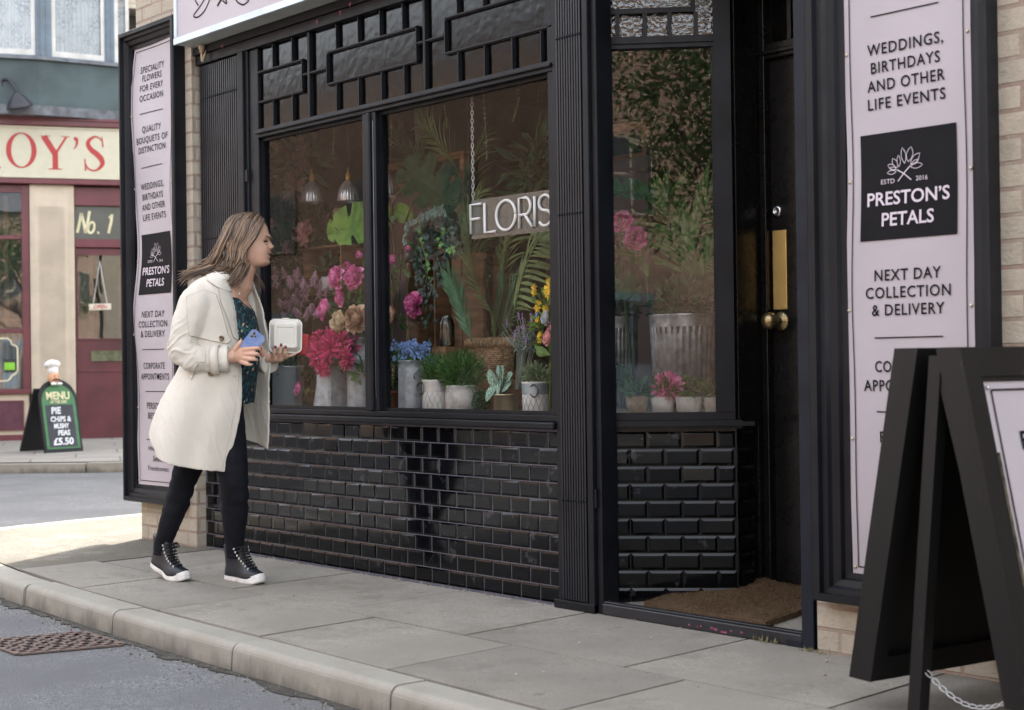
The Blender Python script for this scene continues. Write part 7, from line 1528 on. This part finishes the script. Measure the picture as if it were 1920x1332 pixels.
def patch(poly, off_, thick, name, mat, parent, step=2.2):
    pts = [V(q) for q in poly]; n_ = len(pts); bd = []
    for i in range(n_):
        a_, b_ = pts[i], pts[(i+1) % n_]; k_ = max(1, int((b_-a_).length/step)); bd += [a_.lerp(b_, t_/k_) for t_ in range(k_)]
    xs = [q.x for q in bd]; ys = [q.y for q in bd]; inner = []
    def inside(x, y):
        c_ = False; j = len(bd)-1
        for i in range(len(bd)):
            if (bd[i].y > y) != (bd[j].y > y) and x < (bd[j].x-bd[i].x)*(y-bd[i].y)/(bd[j].y-bd[i].y)+bd[i].x: c_ = not c_
            j = i
        return c_
    x = min(xs)
    while x < max(xs):
        y = min(ys)
        while y < max(ys):
            if inside(x, y) and min((V((x, y))-q).length for q in bd) > step*.5: inner.append(V((x, y)))
            y += step
        x += step
    allp = bd + inner; vs, es, fs, _, _, _ = delaunay_2d_cdt([V((q.x, q.y)) for q in allp], [], [list(range(len(bd)))], 1, 1e-5)
    P3 = [proj(q.x, q.y, off_) for q in vs]
    ys_ = [q.y for q in P3]
    nb = [[] for _ in P3]
    for f in fs:
        for i in range(len(f)): nb[f[i]].append(f[i-1]); nb[f[i-1]].append(f[i])
    for _ in range(2):
        ys_ = [min(P3[i].y, sum(ys_[j] for j in nb[i])/len(nb[i])) if nb[i] else ys_[i] for i in range(len(P3))]
    P3 = [V((q.x, ys_[i], q.z)) for i, q in enumerate(P3)]
    mb = MB(); n0 = len(P3); mb.add(P3 + [q + V((0, thick, 0)) for q in P3], [tuple(f) for f in fs] + [tuple(n0+i for i in f[::-1]) for f in fs], True)
    k_ = len(bd); mb.add([P3[i] for i in range(k_)] + [P3[i]+V((0, thick, 0)) for i in range(k_)], [(i, (i+1) % k_, k_+(i+1) % k_, k_+i) for i in range(k_)], False)
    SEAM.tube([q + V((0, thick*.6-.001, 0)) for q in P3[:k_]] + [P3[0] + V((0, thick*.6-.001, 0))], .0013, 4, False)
    return mb.obj(name, mat, parent)
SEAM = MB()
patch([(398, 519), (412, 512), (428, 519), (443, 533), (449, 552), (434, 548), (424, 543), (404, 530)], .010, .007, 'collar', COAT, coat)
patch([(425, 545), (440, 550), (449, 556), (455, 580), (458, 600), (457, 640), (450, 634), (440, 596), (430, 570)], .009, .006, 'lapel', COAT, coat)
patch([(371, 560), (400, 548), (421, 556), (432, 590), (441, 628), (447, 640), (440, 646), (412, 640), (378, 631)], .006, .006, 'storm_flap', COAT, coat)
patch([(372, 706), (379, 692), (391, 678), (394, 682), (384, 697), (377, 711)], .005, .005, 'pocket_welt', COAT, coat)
mb = MB()
for a_, b_ in ((447, 705), (446.5, 706)): pass
SEAM.obj('seam_shadow', M('seam_shade_tone', (.30, .27, .22), .9), coat)  # darker tubes round the coat patches; their colour paints the thin edge shadow
q = proj(452, 706, .0025); mb.bar(q+V((-.016, 0, .0)), q+V((.008, 0, .001)), .002, .003, (0, 1, 0)); mb.obj('buttonhole', M('stitch_grey', (.30, .26, .22), .8), coat)
BTN = M('horn_button', (.16, .09, .045), .25, var=.3, vscale=90, coat=.3)
for px_, py_ in ((431, 637), (413, 700)):
    q = proj(px_, py_, .005); mb = MB(); mb.lathe([(0, 0), (.010, 0), (.0125, .002), (.0125, .004), (.009, .0055), (.0085, .004), (0, .004)], q, 20, mt=R90); mb.obj('coat_button', BTN, coat)
# cuff strap with loop
mb = MB(); c_ = V((0.097, -0.195, 0.981)); ax_ = (V((0.113, -0.195, 0.981))-c_).normalized(); ring = []
for j, (s_, rr) in enumerate(((-.017, .0595), (-.017, .0625), (.0, .0635), (.017, .064), (.017, .061))):
    x = V((0, -1, 0)); y = ax_.cross(x); ring.append([c_ + ax_*(s_+.002*sin(k*pi/9)) + x*(rr*.86*cos(k*2*pi/36)) + y*(rr*sin(k*2*pi/36)) for k in range(36)])
mb.loft(ring, True, False, True); mb.obj('cuff_strap', COAT, coat)
mb = MB(); q = proj(405, 664, .010); mb.bar(q+V((.0, 0, .030)), q+V((-.004, -.004, -.036)), .010, .004, (0, 1, 0)); mb.obj('strap_loop', COAT, coat)
# seam lines: thin raised welts on the coat
mb = MB()
for pts in (((455, 600), (459, 640), (462, 690), (460, 740), (452, 790), (443, 835), (433, 880)),):
    c_ = crom([V((a_-3.2, b_)).to_3d() for a_, b_ in pts], 10); mb.tube([proj(q.x, q.y, .0002) for q in c_], .0011, 4)
mb.obj('edge_stitching', M('coat_stitch', (.52, .47, .38), .8), coat)
# necklace
mb = MB(); mb.tube(crom([(0.182, -0.055, 1.337), (0.192, -0.045, 1.307), (0.189, -0.034, 1.284), (0.184, -0.030, 1.268)], 8), .0010, 4); mb.obj('necklace', M('silver', (.8, .8, .8), .2, 1), she)
mb = MB(); mb.ball((0.186, -0.115, 1.264), (.004, .004, .005), 8, 6); mb.ball((0.189, -0.112, 1.273), (.0025, .0025, .0025), 6, 5); mb.obj('pendant', bpy.data.materials['silver'], she)
# --- high-top trainers
NAVY = M('navy_leather', (.010, .014, .024), .42, var=.25, vscale=12, bump=.3, bscale=60, rvar=.1); RUB = M('white_rubber', (.68, .66, .63), .55, var=.12, vscale=20, dirt=((.38, .34, .28), 30, .64))
LACE = M('black_lace', (.008, .008, .010), .8); EYEL = M('nickel_eyelet', (.8, .8, .8), .25, .9)
GZ = lambda q: (q[0], q[1], 0)
def trainer(orig, yaw, lift, L_, lean, side):
    o = V(orig); cy, sy = cos(yaw), sin(yaw)
    def T(p):   # foot frame: x heel->toe, y lateral, z
        x, y, z = p; xb = L_*.66
        if lift and x < xb:   # bend at the ball
            t_ = min(1, (xb-x)/.06); a_ = lift*t_; dx, dz = x-xb, z; x, z = xb + dx*cos(a_) + dz*sin(a_)*1.0, -dx*sin(a_) + dz*cos(a_)
        z += .012*max(0, (x-L_*.8)/(L_*.2))**2
        x += lean*max(0, z-.06)
        return o + V((x*cy - y*sy, x*sy + y*cy, z))
    def hwid(u): return L_*(.118+.062*smoothstep(.35, .72, u)-.018*smoothstep(.0, .35, u)+.018*0) 
    def outline(g=0, n=40, u1=1.0, hs=1.0):
        pts = []
        for k in range(n):
            a_ = 2*pi*k/n; cx_ = cos(a_); u = (1-cx_)/2; u = 1-u; x = L_*(u*u1); w_ = hwid(u)*(abs(sin(a_))**.62); pts.append((x + (g if cx_ > 0 else -g)*abs(cx_), math.copysign(w_+g*.6, sin(a_))*hs))
        return pts
    mb = MB(); rings = []
    for z, g in ((0, -.004), (.003, .001), (.010, .002), (.012, .0005), (.022, .001), (.024, -.001), (.034, -.003), (.036, -.008)): rings.append([T((x, y, z + (.006*smoothstep(.72, 1, x/L_) if z > .02 else 0))) for x, y in outline(g)])
    mb.loft(rings, True, True, True); mb.obj('trainer_sole', RUB, sh)
    mb = MB(); rings = []
    for z, x0, x1, w_ in ((.022, .004, .985, 1.0), (.034, .004, .985, .97), (.046, .006, .955, .92), (.056, .010, .88, .86), (.066, .014, .80, .80), (.078, .018, .72, .76), (.092, .018, .645, .72), (.106, .016, .585, .70), (.122, .012, .535, .71), (.140, .010, .505, .73), (.155, .012, .495, .74), (.158, .02, .485, .70)):
        ring = []
        for k in range(40):
            a_ = 2*pi*k/40; xx = (x0+x1)/2*1.0*L_ if 0 else (x0*L_+(x1-x0)*L_*(1+cos(a_))/2); u = (1+cos(a_))/2; base_ = hwid(min(1, xx/L_))*w_; pw = .62 if z < .06 else .8; ring.append(T((xx, math.copysign(abs(sin(a_))**pw*base_, sin(a_)), z)))
        rings.append(ring)
    mb.loft(rings, True, True, True); mb.obj('trainer_upper', NAVY, sh)
    # tongue edge / laces / eyelets follow the instep
    ins = [(.80, .068), (.745, .079), (.70, .089), (.655, .099), (.615, .110), (.58, .122), (.545, .136), (.52, .150)]
    mb = MB(); me_ = MB()
    for i, (u, z) in enumerate(ins):
        w_ = .020+.002*i
        for s_ in (-1, 1): 
            c_ = T((u*L_-.016, s_*(w_+.004), z-.002)); nv = (T((u*L_-.016, s_*(w_+.05), z+.02))-c_).normalized(); t1 = (T((u*L_-.02, s_*(w_+.004), z+.01))-c_).normalized(); t2 = nv.cross(t1)
            me_ = MB(); me_.tube([c_ + nv*.0015 + t1*(.0042*cos(k*pi/5)) + t2*(.0042*sin(k*pi/5)) for k in range(11)], .0014, 5, False); me_.obj('eyelet', EYEL, sh)
        mb.tube([T((u*L_-.014, -w_, z)), T((u*L_+.002, -w_*.4, z+.006)), T((u*L_+.002, w_*.4, z+.006)), T((u*L_-.014, w_, z))], .0030, 5)
        if i < 7: u2, z2 = ins[i+1]; mb.tube([T((u*L_-.012, -w_, z)), T(((u+u2)/2*L_+.004, 0, (z+z2)/2+.008)), T((u2*L_-.012, w_, z2))], .0028, 5)
    b0 = T((.52*L_+.006, side*.012, .150))
    for a_ in (-.9, .3, 1.5): mb.tube(crom([b0, b0+V((.016*cos(a_), side*.010, .012)), b0+V((.026*cos(a_), side*.014, -.010)), b0+V((.006, side*.006, -.004))], 5), .0022, 5)
    mb.tube(crom([b0, b0+V((.006, side*.014, -.02)), b0+V((.0, side*.016, -.05))], 5), .0022, 5)
    mb.obj('laces', LACE, sh)
sh = thing('shoe', '', '', (0, 0, 0)); sh.parent = she
del sh['label']; del sh['category']; sh.name = 'trainer'
trainer(GZ((0.076, 0.070, 0.022)), radians(-42), 0, .258, -.10, -1)
sh2 = sh
sh = bpy.data.objects.new('trainer', None); scene.collection.objects.link(sh); sh.parent = she
trainer(GZ((-0.285, 0.170, 0.026)), radians(-38), radians(17), .258, -.22, 1)

# --- things she holds
t = thing('phone', 'blue mobile phone held against her coat, camera side out', 'phone', (0, 0, 0)); t.parent = None
Mp = Matrix.Translation(PO) @ Matrix.Rotation(PRZ, 4, 'Z')
t.matrix_world = Mp @ Matrix.Translation(V((0.238, -0.188, 1.036))) @ Matrix.Rotation(radians(40.5), 4, 'Y') @ Matrix.Rotation(radians(4), 4, 'Z')
PH = M('blue_phone_back', (.10, .20, .50), .12, .3, var=.1, vscale=20, col2=(.22, .28, .52), coat=.5)
mb = MB(); b_ = bmesh.new(); bmesh.ops.create_cube(b_, size=1)
for q in b_.verts: q.co = V((q.co.x*.071, q.co.y*.008, q.co.z*.148))
bmesh.ops.bevel(b_, geom=[e for e in b_.edges if abs((e.verts[0].co-e.verts[1].co).y) > .001], offset=.008, segments=4, affect='EDGES'); bmesh.ops.bevel(b_, geom=[e for e in b_.edges if abs((e.verts[0].co-e.verts[1].co).y) < .0005], offset=.0015, segments=2, affect='EDGES')
mb.bm(b_); mb.obj('phone_body', PH, t)
mb = MB(); mb.box(-.031, .002, -.0055, -.0041, .036, .069, None, .0006); mb.obj('camera_plate', M('camera_plate', (.16, .26, .55), .2, .3, coat=.4), t)
mb = MB()
for x, z, rr in ((-.019, .058, .0062), (-.019, .043, .0062), (-.006, .051, .004)): mb.lathe([(0, 0), (rr, 0), (rr, -.002), (0, -.002)], (x, -.0055, z), 16, mt=Matrix.Rotation(-pi/2, 3, 'X'))
mb.obj('camera_lens', M('lens_dark', (.25, .17, .05), .15, .6, var=.5, vscale=200), t)
t = thing('takeaway_box', 'square white lidded takeaway box held up in her far hand', 'food box', (0, 0, 0))
t.matrix_world = Mp @ Matrix.Translation(V((0.352, 0.085, 1.084))) @ Matrix.Rotation(radians(1.5), 4, 'Y') @ Matrix.Rotation(radians(8), 4, 'Z')
def rrect(hw, hh, r_, n=6):
    pts = []
    for cx_, cz, a0 in ((hw-r_, hh-r_, 0), (-hw+r_, hh-r_, pi/2), (-hw+r_, -hh+r_, pi), (hw-r_, -hh+r_, 3*pi/2)):
        for k in range(n+1): a_ = a0+pi/2*k/n; pts.append((cx_+r_*cos(a_), cz+r_*sin(a_)))
    return pts
BAG = M('bagasse', (.74, .71, .64), .7, var=.04, bump=.2, bscale=150)
mb = MB(); rings = []
for y, hw, hh, r_ in ((.030, .050, .052, .014), (.028, .054, .056, .016), (.002, .064, .067, .022), (0, .073, .0765, .026), (-.003, .0735, .077, .026), (-.005, .073, .0765, .026), (-.0055, .067, .070, .022), (-.010, .065, .068, .022), (-.030, .051, .053, .012), (-.032, .049, .051, .011), (-.032, .038, .040, .004), (-.029, .036, .038, .003), (-.029, .030, .032, .003)):
    rings.append([V((x, y, z)) for x, z in rrect(hw, hh, r_)])
mb.loft(rings, True, True, True); bx = mb.obj('box_shell', BAG, t)
for p_ in bx.data.polygons: p_.use_smooth = False
mb = MB(); mb.box(-.016, .014, -.007, .003, .076, .081, None, .0015); mb.obj('lid_tab', BAG, t)
t = thing('red_wallet', 'small red leather wallet held behind the takeaway box', 'wallet', (0, 0, 0))
t.matrix_world = Mp @ Matrix.Translation(V((0.426, 0.120, 1.046))) @ Matrix.Rotation(radians(12), 4, 'Y')
RED = M('red_leather', (.34, .018, .02), .45, var=.15, bump=.2, bscale=120)
mb = MB(); mb.box(-.030, .021, -.011, .011, -.048, .048, None, .006); mb.obj('wallet_body', RED, t); mb = MB(); mb.box(-.031, .022, -.0125, -.0105, -.040, .020, None, .0008); mb.obj('wallet_flap', RED, t)

# ---------------------------------------------------------------- shop's own A-board, near right
Sx = V((.979, -.204, 0)).normalized(); Nx = V((.204, .979, 0)).normalized(); A0 = V((-2.2, -.61, 0))
t = thing('pavement_sign', 'big black painted A-board with pink poster standing on the pavement at the right', 'A-board', A0 + Sx*.25)
ABK = M('board_satin_black', (.0075, .0075, .0078), .42, spec=.3, var=.2, vscale=4, bump=.15, bscale=18, rvar=.1, dirt=((.045, .042, .038), 16, .64), stretch=(1.6, 1.6, .35))
def sp(s, n, z): return A0 + Sx*s + Nx*n + V((0, 0, z))
WD = .66
def leanbox(mb, sT, sB, zT, zB, th, n0, n1, side):
    """board between ridge (sT,zT) and foot (sB,zB); thickness to the side"""
    a = [sp(sT, 0, zT), sp(sT+th*side, 0, zT), sp(sB+th*side, 0, zB), sp(sB, 0, zB)]
    vs = [q + Nx*n0 for q in a] + [q + Nx*n1 for q in a]
    mb.add(vs, [(0, 1, 2, 3), (7, 6, 5, 4), (0, 4, 5, 1), (1, 5, 6, 2), (2, 6, 7, 3), (3, 7, 4, 0)], False)
def leans(mb, sT, sB, zT, zB, th, side, pieces):
    for (u0, u1, n0, n1, d0, d1) in pieces:   # u along slope 0 top..1 bottom
        a_ = sT+(sB-sT)*u0; b_ = sT+(sB-sT)*u1; za = zT+(zB-zT)*u0; zb = zT+(zB-zT)*u1
        vs = [sp(s+d*side, n, z) for n in (n0, n1) for s, z, d in ((a_, za, d0), (a_, za, d1), (b_, zb, d1), (b_, zb, d0))]
        mb.add(vs, [(0, 1, 2, 3), (7, 6, 5, 4), (0, 4, 5, 1), (1, 5, 6, 2), (2, 6, 7, 3), (3, 7, 4, 0)], False)
mb = MB(); F_ = .055
# left leaf: outer line (.1475,.975)->(-.036,.082)
leans(mb, .1475, -.036, .975, .082, .08, 1, [(0, 1, 0, F_, 0, .08), (0, 1, WD-F_, WD, 0, .08), (0, .07, F_, WD-F_, 0, .08), (.93, 1, F_, WD-F_, 0, .08), (.07, .93, F_, WD-F_, .03, .06)])
wobj(mb, 'left_leaf', ABK, t)
mb = MB(); leans(mb, .3665, .565, .975, .10, .078, -1, [(0, 1, 0, F_, 0, .078), (0, 1, WD-F_, WD, 0, .078), (0, .085, F_, WD-F_, 0, .078), (.93, 1, F_, WD-F_, 0, .078), (.085, .93, F_, WD-F_, .02, .055),
     (0.02, 1, F_, F_+.012, .006, .02), (.085, .10, F_+.012, WD-F_-.012, .006, .02)])
wobj(mb, 'right_leaf', ABK, t)
for n0 in (.004, WD-.05): mb = MB(); leans(mb, .262, .168, .955, .0, .04, 1, [(0, 1, n0, n0+.035, 0, .040)]); wobj(mb, 'leg', ABK, t)
for n0 in (.008, WD-.05): mb = MB(); leans(mb, .33, .585, .90, .0, .05, -1, [(0, 1, n0, n0+.035, 0, .045)]); wobj(mb, 'leg', ABK, t)
mb = MB(); leans(mb, .3665, .565, .975, .10, .078, -1, [(.10, .96, F_+.014, WD-F_-.014, .010, .019)]); pn = wobj(mb, 'pink_poster', PINK, t)
dn = V(((.565-.3665)*Sx.x, (.565-.3665)*Sx.y, -.875)).normalized(); nrm = Nx.cross(-dn).normalized()
if nrm.dot(Sx) < 0: nrm = -nrm
def po(u, n, d=.0035): return sp(.3665+(.565-.3665)*u - .010, n, .975-.875*u) + nrm*d
mb = MB()
for a_, b_ in (((.125, F_+.035), (.94, F_+.035)), ((.125, F_+.035), (.125, WD-F_-.035)), ((.94, F_+.035), (.94, WD-F_-.035)), ((.125, WD-F_-.035), (.94, WD-F_-.035))): mb.ribbon([po(*a_), po(*b_)], .005, nrm)
mb.ribbon([po(.42, .19), po(.42, .45)], .004, nrm)
write(mb, 'PRESTON\u2019S', po(.27, WD/2), Nx, -dn, .045, .33, .016); write(mb, 'PETALS', po(.345, WD/2), Nx, -dn, .045, .23, .016); write(mb, 'FRESH FLOWERS', po(.50, WD/2), Nx, -dn, .038, .36, .012); write(mb, 'CUT DAILY', po(.565, WD/2), Nx, -dn, .038, .26, .012) if False else None
wobj(mb, 'poster_lettering', INK, t)
for u_ in (.118, .95):
    for n_ in (F_+.024, WD-F_-.024): mb = MB(); mb.ball(po(u_, n_, .004), .006, 8, 5); wobj(mb, 'poster_screw', CHROME, t)
mb = MB()
leans(mb, .3665, .565, .975, .10, .078, -1, [(.3, .96, F_+.0125, F_+.0145, -.001, .006)]); wobj(mb, 'worn_edge', M('worn_wood', (.22, .19, .13), .7, var=.4, vscale=40), t)
mb = MB(); a_, b_ = sp(.195, .02, .16), sp(.50, .05, .13)
pts = [a_.lerp(b_, k/14) - V((0, 0, .07*sin(pi*k/14))) for k in range(15)]
for k in range(14): chain(mb, pts[k], pts[k+1], .024, .0018, .006)
wobj(mb, 'chain', ST, t)
mb = MB(); mb.ball(a_, (.012, .012, .008), 8, 5); wobj(mb, 'rusty_screw', M('rust', (.30, .13, .05), .9), t)
# small stones and crumbs on the paving, a tuft at the threshold
mb = MB(); r = random.Random(21)
for i in range(26):
    x = r.uniform(-6.2, -2.5); y = r.uniform(-1.1, -.05) if i % 3 else -.045; s = r.uniform(.003, .007); mb.ball((x, y, .003), (s, s*.8, s*.6), 6, 4)
struct(mb.obj('crumbs', M('crumb_stone', (.42, .36, .30), .9, isl=.4)), 'stuff')
mb = MB(); r = random.Random(22)
for i in range(18): blade(mb, (-2.93+r.gauss(0, .03), -.045-abs(r.gauss(0, .008)), 0), (r.uniform(-.5, .5), r.uniform(-.6, .1), .7), (0, -1, 0), r.uniform(.012, .03), .003, .3, 3)
for i in range(18): blade(mb, (-2.72+r.gauss(0, .03), -.06-abs(r.gauss(0, .01)), 0), (r.uniform(-.8, .8), r.uniform(-.8, .1), .4), (0, -1, 0), r.uniform(.01, .03), .004, .3, 3)
struct(mb.obj('moss_tuft', M('dry_grass', (.17, .16, .07), .9, isl=.4)), 'stuff')
